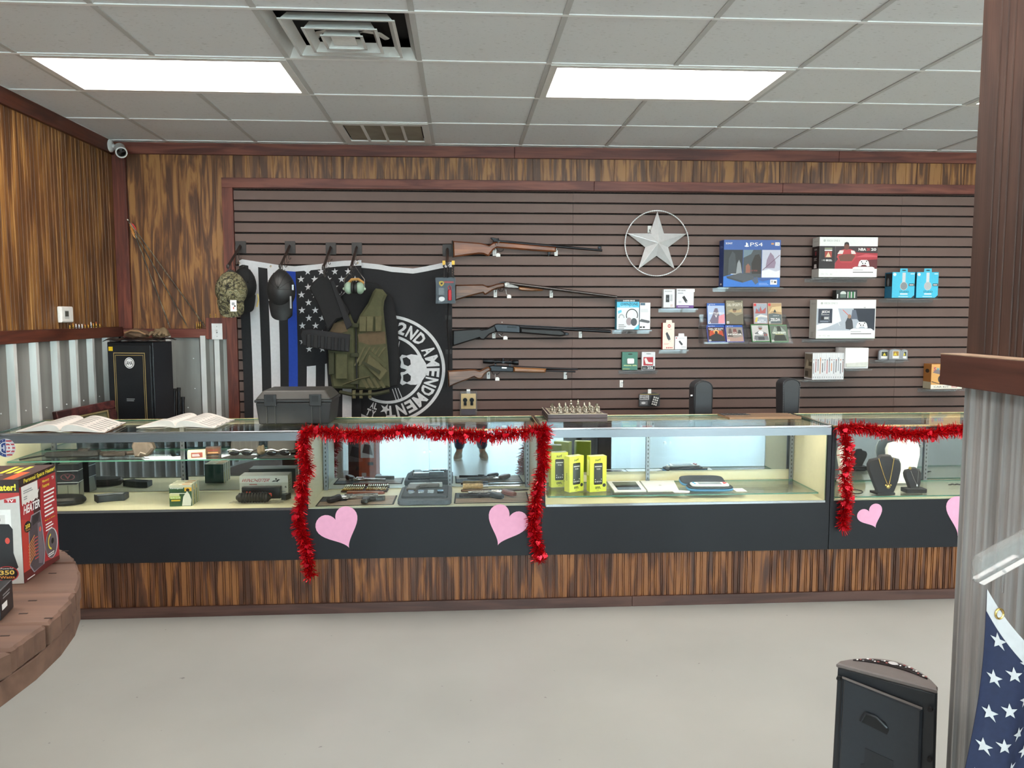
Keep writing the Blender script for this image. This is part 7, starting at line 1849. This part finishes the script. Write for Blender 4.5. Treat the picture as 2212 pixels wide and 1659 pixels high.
pr.poly(C('#8f8a92'), [(.26, .04), (.16, .12), (.17, .47), (.26, .61), (.52, .615), (.54, .50), (.60, .20), (.55, .06)]).poly(C('#4a4146'), [(.27, .05), (.18, .13), (.19, .46), (.28, .60), (.50, .605), (.52, .50), (.57, .20), (.52, .06)]).poly(C('#6b6068'), [(.40, .1), (.42, .5), (.50, .5), (.56, .2), (.50, .08)]).poly(C('#2c2629'), [(.28, .50), (.3, .59), (.48, .60), (.44, .52)])
for k in range(7): pr.line(C('#e08a3a'), .14, .14 + .03 * k, .32, .22 + .03 * k, .012, asp=bh / bw)
for k in range(7): pr.rect(C('#b2484c'), .30, .16 + .034 * k, .40, .172 + .034 * k)
pr.disc(C('#c44a3c'), .475, .43, .028, .025).disc(BK, .15, .52, .09, .055).text(C('#e3c93a'), '350', .09, .505, .21, .545, bold=.03).text(C('#d98a3a'), 'Watts', .09, .48, .21, .50)
pr.text(C('#e3c93a'), 'Memory', .60, .865, .80, .90, bold=.02).text(C('#e3c93a'), 'Features:', .60, .82, .80, .855, bold=.02)
pr.lines(WT, .62, .52, .94, .80, 7, fill=.42, rag=.35)
pr.text(C('#e3c93a'), 'Built-in Safety', .62, .47, .92, .49)
pr.lines(WT, .63, .37, .92, .46, 3, fill=.45, rag=.4)
pr.disc(C('#c9c6c8'), .78, .22, .18, .155).disc(C('#5a5156'), .77, .22, .165, .15).ring(C('#d9c93a'), .78, .24, .11, .085, .22, n=20, a0=100, a1=260).disc(BK, .80, .24, .04, .03).lines(WT, .66, .10, .86, .14, 2)
pr.text(WT, 'TV', .87, .865, .94, .90, bold=.03).rect(C('#dcdad6'), .03, .755, .46, .925).lines(GY, .08, .85, .38, .89, 2).lines(GY, .08, .79, .2, .83, 2).lines(WT, .06, .015, .34, .035, 1)
pr.build(t, 'front_print')
pl = Print((0, bd, 0), (0, -bd, 0), (0, 0, bh), n=(-1, 0, 0), eps=.0005)
pl.rect(C('#b5b2ad'), 0, 0, 1, 1).rect(C('#221512'), 0, .88, 1, 1).text(C('#e3d33a'), 'Heater!', .50, .90, .95, .965, bold=.03).poly(C('#a83430'), [(0, .74), (1, .85), (1, .88), (0, .88)]).rect(C('#a3262b'), .74, .785, .94, .82).text(WT, 'TV', .78, .79, .90, .815, bold=.03)
pl.rect(C('#d8d6d2'), 0.3, .52, .84, .72).rect(C('#c4c1bc'), .4, .56, .74, .67).rect(BK, .52, .61, .54, .64).rect(BK, .64, .61, .66, .64).poly(C('#1d1d20'), [(0, .12), (0, .60), (.8, .58), (.86, .53), (.85, .30), (.92, .16), (.8, .1)]).disc(C('#c4463a'), .76, .42, .04, .03).disc(BK, .72, .10, .20, .075).ring(C('#a3262b'), .72, .10, .20, .075, .1).text(C('#d9b85a'), '350', .60, .09, .85, .135, bold=.03).text(C('#d98a3a'), 'Watts', .60, .055, .85, .08, bold=.02).text(WT, 'Powerful', .62, .145, .83, .16)
pl.build(t, 'side_print')
pt = Print((0, 0, bh), (bw, 0, 0), (0, bd, 0), n=(0, 0, 1), eps=.0005)
pt.rect(C('#3b2420'), 0, 0, 1, 1).rect(C('#c9541f'), .05, .12, .5, .3).lines(C('#e3d33a'), .44, .30, .95, .72, 3, fill=.6).text(WT, 'HANDY', .02, .5, .38, .9, bold=.03); pt.build(t, 'lid_print')
# ---- black gadget box at the table edge
p = PZ(4, 1335, SZ)
t = thing('gadget_box', 'small black carton on the front planks of the spool table', 'carton', (p.x - .05, p.y + .01, SZ + .0006), R(12))
BX(-.05, .05, -.035, .035, 0, .055).build('box', mat('#1d1d20', rough=.4), t, bevel=.002)
pr = Print((.05, -.035, 0), (0, .07, 0), (0, 0, .055), n=(1, 0, 0)); pr.rect(WT, .1, .3, .5, .5).lines(GY, .2, .65, .8, .85, 2); pr.build(t)
# ---- portable speaker, seen from behind
TZ = .70
a, b = PZ(1809, 1432, TZ), PZ(2023, 1488, TZ)
u = b - a; sw_ = u.length; ang = math.atan2(u.y, u.x)
t = thing('portable_speaker', 'tall black plastic speaker cabinet with a recessed carry handle', 'speaker', (a.x, a.y, 0), ang)
M_PL = mat('#2b3036', rough=.35, var=.05, scale=90, bump=.05); M_PL2 = mat('#22262b', rough=.4, var=.05); M_PG = mat('#6d6664', rough=.4)
bul = lambda s: .085 * math.sin(math.pi * s) ** .8
plan = [(0, 0), (sw_, 0)] + [(sw_ * (1 - i / 14), .012 + bul(i / 14)) for i in range(15)]
flare = lambda z: 1 + .10 * (1 - z / TZ)
def solid(P_, z0, z1, n=6):
    m = MB(); v = []; k = len(P_)
    for j in range(n + 1):
        z = z0 + (z1 - z0) * j / n; f = flare(z)
        v += [((x - sw_ / 2) * f + sw_ / 2, y, z) for x, y in P_]
    fs = [list(range(k))[::-1], [n * k + i for i in range(k)]]
    for j in range(n):
        for i in range(k): fs.append((j * k + i, j * k + (i + 1) % k, (j + 1) * k + (i + 1) % k, (j + 1) * k + i))
    return m.add(v, fs)
solid(plan, .0, TZ - .012).build('cabinet', M_PL2, t, smooth=30, bevel=.004)
rim = [(-.002, -.004), (sw_ + .002, -.004)] + [(sw_ * (1 - i / 14), .014 + bul(i / 14)) for i in range(15)]
MB().prism(rim, TZ - .0118, TZ, 'z', inset=.003).build('top_rim', M_PG, t, smooth=30)
ins = [(sw_ * (.12 + .76 * i / 12), .018 + bul(.12 + .76 * i / 12) * .45) for i in range(13)] + [(sw_ * (.88 - .76 * i / 12), .006 + bul(.88 - .76 * i / 12) * .9) for i in range(13)]
MB().prism(ins, TZ + .0002, TZ + .0022, 'z').build('control_strip', mat('#1c1618', rough=.25), t)
pr = Print((0, 0, TZ + .0022), (sw_, 0, 0), (0, .1, 0), n=(0, 0, 1)); rn = random.Random(4)
for k in range(26):
    s = .15 + .7 * k / 25; y = (.012 + bul(s) * (.55 + .25 * rn.random())) / .1; pr.rect([WT, C('#8a4a48'), GY][k % 3], s, y, s + .016 + .01 * rn.random(), y + .07)
pr.disc(C('#c9cacc'), .5, .74, .05, .10); pr.build(t, 'control_print')
def back(P_, y0, y1, nm, m_, ins_=0):
    mb = MB().prism(P_, y0, y1, 'y', inset=ins_)
    mb.v = [((x - sw_ / 2) * flare(z) + sw_ / 2, y, z) for x, y, z in mb.v]
    return mb.build(nm, m_, t, smooth=35)
W_ = sw_
back([(W_ * .07, .03), (W_ * .88, .03), (W_ * .88, TZ - .055), (W_ * .07, TZ - .03)], -.010, -.0005, 'back_panel', M_PL, .006)
back([(W_ * .07, TZ - .031), (W_ * .88, TZ - .054), (W_ * .88, TZ - .050), (W_ * .07, TZ - .027)], -.013, -.009, 'ridge', M_PG)
hz = TZ - .115
back([(W_ * .28, hz - .012), (W_ * .55, hz - .025), (W_ * .57, hz - .012), (W_ * .53, hz + .004), (W_ * .44, hz + .012), (W_ * .33, hz + .013)], -.0112, -.0102, 'handle_recess', mat('#101215', rough=.6))
MB().tube([(W_ * .28, -.012, hz - .010), (W_ * .33, -.014, hz + .014), (W_ * .44, -.014, hz + .012), (W_ * .55, -.012, hz - .008)], .0035, n=6).build('handle_lip', M_PL2, t, smooth=50)
back([(W_ * .30, .10), (W_ * .62, .10), (W_ * .62, TZ - .20), (W_ * .34, TZ - .19), (W_ * .34, TZ - .23), (W_ * .30, TZ - .235)], -.0118, -.0102, 'label_recess', M_PL2)
for x, z in ((.03, TZ - .035), (.95, TZ - .05), (.96, TZ - .17), (.24, TZ - .30), (.50, TZ - .31), (.05, .2)):
    X_ = (W_ * x - sw_ / 2) * flare(z) + sw_ / 2
    MB().lathe([(.001, -.0126), (.005, -.0126), (.006, -.004), (.001, -.003)], n=10, o=(X_, 0, z), ax='y').build('screw_hole', mat('#0d0e10', rough=.7), t)
# ---- clear arm with the small flag, fixed to the partition
YA = 1.46
e = PY(2110, 1232, YA); r0 = PY(2212, 1178, YA)
sl = (r0.z - e.z) / (r0.x - e.x); xr = XP - .004
t = thing('flag_hanger', 'clear square acrylic arm sloping out from the partition', 'display arm', (xr, YA, e.z + sl * (xr - e.x)))
dx = xr - e.x
M_ACL = bpy.data.materials.new('solid_acrylic'); M_ACL.use_nodes = True
b_ = M_ACL.node_tree.nodes['Principled BSDF']; b_.inputs['Transmission Weight'].default_value = 1.0; b_.inputs['Roughness'].default_value = .02; b_.inputs['IOR'].default_value = 1.35; b_.inputs['Base Color'].default_value = (.97, .98, .98, 1)
hh = .028
MB().prism([(0, hh), (-dx, -sl * dx + hh), (-dx - .006, -sl * dx + hh * .5), (-dx - .002, -sl * dx - hh * .9), (-dx + .01, -sl * dx - hh), (0, -hh)], -.013, .013, 'y', inset=.004).build('bar', glass('#f4f5f5', refl=1.3, haze=.16), t, smooth=30)
BX(-.014, -.008, -.03, .03, -.06, .06).build('wall_plate', M_ACR, t)
MB().tube([(-dx + .055, 0, -sl * (dx - .055) - hh), (-dx + .055, 0, -sl * (dx - .055) - hh - .02), (-dx + .052, -.004, -sl * (dx - .052) - hh - .045)], .0025, n=6).build('clear_tie', M_ACR, t)
# flag: canton corner hanging below the arm
FY = YA - .004
q = lambda x, y: PY(x, y, FY)
o = q(2130, 1275)
t = thing('flag', 'small navy flag with white stars hanging from the clear arm', 'flag', o)
c00, c10, c01 = q(2131, 1274), q(2131, 1274) + (q(2212, 1358) - q(2131, 1274)) * 1.8, q(2096, 1659)
ux = (c10 - c00); vz = (c01 - c00) * 1.55
def FL(u, v, e_=0.0):
    p = c00 + ux * u + vz * v + Vector((0, .016 * math.sin(u * 9 + v * 2) * (.2 + v) - .012 * math.sin(v * 5 + u * 3), -.03 * math.sin(u * math.pi)))
    return p - o - Vector((0, e_, 0))
NAVY = mat('#222a48', rough=.8, var=.08, scale=80)
m = MB(); m.sheet(FL, 30, 40, (0, .0012, 0)); m.build('cloth', NAVY, t, smooth=60)
m = MB(); m.sheet(lambda u, v: FL(u, v * .075 - .002, .0016), 30, 2, (0, .0010, 0)); m.build('hem', CLW, t, smooth=60)
pr = Print((0, 0, 0), (1, 0, 0), (0, 1, 0), fn=lambda x, y, e_: FL(x, y, .0022))
def inv(px, py):
    d_ = q(px, py) - c00; a_, b2, c_, d2 = ux.x, vz.x, ux.z, vz.z; det = a_ * d2 - b2 * c_
    return ((d_.x * d2 - b2 * d_.z) / det, (a_ * d_.z - c_ * d_.x) / det)
for px, py in ((2151, 1366), (2208, 1396), (2180, 1422), (2142, 1446), (2210, 1478), (2172, 1501), (2135, 1523), (2201, 1557), (2164, 1580), (2127, 1599), (2190, 1637), (2152, 1655), (2228, 1614), (2238, 1534), (2245, 1452), (2115, 1672), (2218, 1690), (2180, 1712)):
    n_ = []
    for i in range(10):
        rr_ = 17.5 if i % 2 == 0 else 7; th = R(-96 + 36 * i); n_.append(inv(px + rr_ * math.cos(th), py + rr_ * math.sin(th)))
    pr.mb = MB(); pr.mb.keep = True; pr.poly(CLW, n_); pr.build(t, 'star')
u0, v0 = inv(2155, 1308); c = FL(u0, v0, .003)
MB().tube([c + Vector((.008 * math.cos(a * .5236), 0, .010 * math.sin(a * .5236))) for a in range(13)], .0022, n=6).build('grommet', GOLDM, t, smooth=50)
# ---- cartons on the floor, seen only in the showcase mirror
t, pr, ps, pt = block('tool_carton', 'red printed tool carton standing on the lower flange of the spool table', 'carton', (-.93, 1.50, .0885), .26, .20, .50, '#a8442f', R(4))
for P_ in (Print((.13, .10, 0), (-.26, 0, 0), (0, 0, .50), n=(0, 1, 0), eps=.0005),):
    P_.rect(C('#c05a3a'), 0, 0, .62, 1).rect(C('#3a2c2c'), .62, 0, 1, 1).rect(WT, .08, .5, .55, .82).poly(C('#4b4f52'), [(.12, .55), (.2, .74), (.42, .76), (.5, .6)]).rect(C('#3a3d40'), .1, .36, .3, .42).rect(WT, .36, .12, .52, .22); P_.build(t, 'rear_print')
t, pr, ps, pt = block('tool_carton', 'plain pale carton standing beside the red tool carton', 'carton', (-1.21, 1.68, .0885), .20, .18, .46, '#b9b0a2', R(-3))
P_ = Print((.10, .09, 0), (-.20, 0, 0), (0, 0, .46), n=(0, 1, 0), eps=.0005); P_.rect(WT, .2, .1, .8, .9).lines(GY, .3, .2, .7, .8, 8); P_.build(t, 'rear_print')
# ================================================================== PHOTOGRAPHER (seen in the showcase mirror)
def skinned(name, m_, parent, joints, bones, root=0, sub=2):
    me = bpy.data.meshes.new(name)
    me.from_pydata([j[0] for j in joints], bones, [])
    me.materials.append(m_)
    o = bpy.data.objects.new(name, me); COL.objects.link(o); o.parent = parent
    o.modifiers.new('skin', 'SKIN').use_smooth_shade = True
    sv = me.skin_vertices
    if not sv:
        bm = bmesh.new(); bm.from_mesh(me); bm.verts.layers.skin.verify(); bm.to_mesh(me); bm.free(); sv = me.skin_vertices
    for i, j in enumerate(joints):
        sv[0].data[i].radius = j[1] if isinstance(j[1], tuple) else (j[1], j[1])
        sv[0].data[i].use_root = (i == root)
    s_ = o.modifiers.new('sub', 'SUBSURF'); s_.levels = sub; s_.render_levels = sub
    return o
pt_ = thing('person', 'person in blue jeans and tan lace shoes holding up a phone', 'person', (.10, -.62, 0))
SKIN = mat('#b98a6e', rough=.55, var=.04); JEAN = mat('#2c3a55', rough=.85, var=.2, scale=120); SHIRT = mat('#4b5158', rough=.9, var=.08)
def L2(x, y, z): return (x, y, z)
HX = .135
body_j = [((0, 0, .98), (.15, .10)), ((0, .0, 1.15), (.13, .09)), ((0, .0, 1.36), (.16, .095)), ((0, .0, 1.47), (.07, .065)), ((0, .01, 1.54), (.055, .055)), ((0, .02, 1.62), (.075, .09)), ((0, .02, 1.72), (.07, .085)),
          ((-.17, 0, 1.42), .055), ((-.24, .12, 1.20), .043), ((-.17, .40, 1.45), .032), ((-.13, .49, 1.52), (.022, .035)),
          ((.17, 0, 1.42), .055), ((.26, .12, 1.20), .043), ((.06, .40, 1.45), .032), ((-.02, .49, 1.52), (.022, .035)),
          ((-.10, .0, .92), .095), ((-HX, .02, .50), .06), ((-HX - .005, -.01, .10), .045), ((-HX - .01, .09, .05), (.035, .03)),
          ((.10, .0, .92), .095), ((HX, .02, .50), .06), ((HX + .005, -.01, .10), .045), ((HX + .01, .09, .05), (.035, .03))]
bones = [(0, 1), (1, 2), (2, 3), (3, 4), (4, 5), (5, 6), (2, 7), (7, 8), (8, 9), (9, 10), (2, 11), (11, 12), (12, 13), (13, 14), (0, 15), (15, 16), (16, 17), (17, 18), (0, 19), (19, 20), (20, 21), (21, 22)]
skinned('body', SKIN, pt_, body_j, bones)
skinned('jeans', JEAN, pt_, [((0, 0, .99), (.165, .115)), ((-.10, 0, .90), .105), ((-HX, .02, .50), .078), ((-HX - .004, .0, .10), .072), ((.10, 0, .90), .105), ((HX, .02, .50), .078), ((HX + .004, .0, .10), .072)], [(0, 1), (1, 2), (2, 3), (0, 4), (4, 5), (5, 6)])
skinned('shirt', SHIRT, pt_, [((0, 0, .97), (.17, .12)), ((0, 0, 1.18), (.15, .105)), ((0, 0, 1.37), (.18, .11)), ((0, 0, 1.46), (.085, .08)), ((-.17, 0, 1.42), .068), ((-.225, .09, 1.27), .06), ((.17, 0, 1.42), .068), ((.235, .09, 1.27), .06)], [(0, 1), (1, 2), (2, 3), (2, 4), (4, 5), (2, 6), (6, 7)])
TAN = mat('#8d7d68', rough=.8, var=.1, scale=60)
for s_ in (-1, 1):
    x0 = s_ * (HX + .012); rz = -s_ * .16
    sole = [(.048 * math.sin(R(a)) * (1.0 if math.cos(R(a)) > 0 else .85), .145 * math.cos(R(a)) + .065) for a in range(0, 360, 15)]
    sh = MB().prism(sole, 0, .024, 'z', inset=.003); sh.xf(Matrix.Translation((x0, 0, 0)) @ Matrix.Rotation(rz, 4, 'Z'))
    so = sh.build('sole', mat('#cfc8b8', rough=.7), pt_, smooth=40)
    up = MB().ball((0, .065, .024), (.050, .150, .085), n=22, m=12, fn=lambda p_, q: Vector((q.x, q.y, max(0, q.z) * (1.0 if p_.y < .1 else (1 - .62 * ((p_.y - .1) / .9) ** .8)))))
    up.xf(Matrix.Translation((x0, 0, 0)) @ Matrix.Rotation(rz, 4, 'Z')); uo = up.build('shoe_upper', TAN, pt_, smooth=60)
    lc = MB()
    for k in range(4): lc.tube([(-.024, .055 + .026 * k, .094 - .012 * k), (0, .058 + .026 * k, .108 - .014 * k), (.024, .055 + .026 * k, .094 - .012 * k)], .003, n=5)
    lc.xf(Matrix.Translation((x0, 0, 0)) @ Matrix.Rotation(rz, 4, 'Z')); lc.build('lace', mat('#d9d4c8'), uo)
# hands curled round the phone, face and hair
for s_, bx_ in ((-1, -.13), (1, -.02)):
    m = MB()
    for k in range(4):
        z = 1.505 + .019 * k; l_ = (.052, .060, .058, .046)[k]
        m.tube([(bx_, .49, z), (bx_ - s_ * -.012, .49 + l_ * .55, z + .006), (bx_ - s_ * -.03, .49 + l_ * .9, z + .012), (bx_ - s_ * -.042, .49 + l_ * .8, z + .014)], [.0095, .009, .008, .0065], n=8)
    m.tube([(bx_, .47, 1.49), (bx_ - s_ * -.02, .50, 1.48), (bx_ - s_ * -.04, .53, 1.50)], [.011, .010, .008], n=8)
    m.build('finger', SKIN, pt_, smooth=60)
MB().ball((0, .005, 1.705), (.082, .098, .085), n=18, m=12, fn=lambda p_, q: Vector((q.x, min(q.y, .055), max(q.z, -.05)))).build('hair', mat('#3a2a20', rough=.8, var=.3, scale=90), pt_, smooth=60)
f_ = MB(); f_.use(SKIN).ball((0, .118, 1.625), (.013, .02, .022), n=10, m=7)
for s_ in (-1, 1): f_.ball((s_ * .078, .01, 1.64), (.010, .02, .03), n=10, m=7)
f_.use(WT)
for s_ in (-1, 1): f_.ball((s_ * .030, .096, 1.655), (.012, .010, .008), n=10, m=7)
f_.use(BK)
for s_ in (-1, 1): f_.ball((s_ * .030, .104, 1.655), (.005, .004, .005), n=8, m=5)
f_.use(mat('#9a5f52', rough=.5)).tube([(-.025, .098, 1.585), (0, .108, 1.583), (.025, .098, 1.585)], .005, n=6)
f_.build('face', None, pt_, smooth=60)
ph = BX(-.036, .036, -.004, .004, -.075, .075).build('phone', mat('#1a1b1e', rough=.2), None, loc=(.022, -.010, 1.535), bevel=.003)
ph.rotation_euler = (0, R(90), 0); tag(ph, 'black smartphone held up in both hands', 'phone')
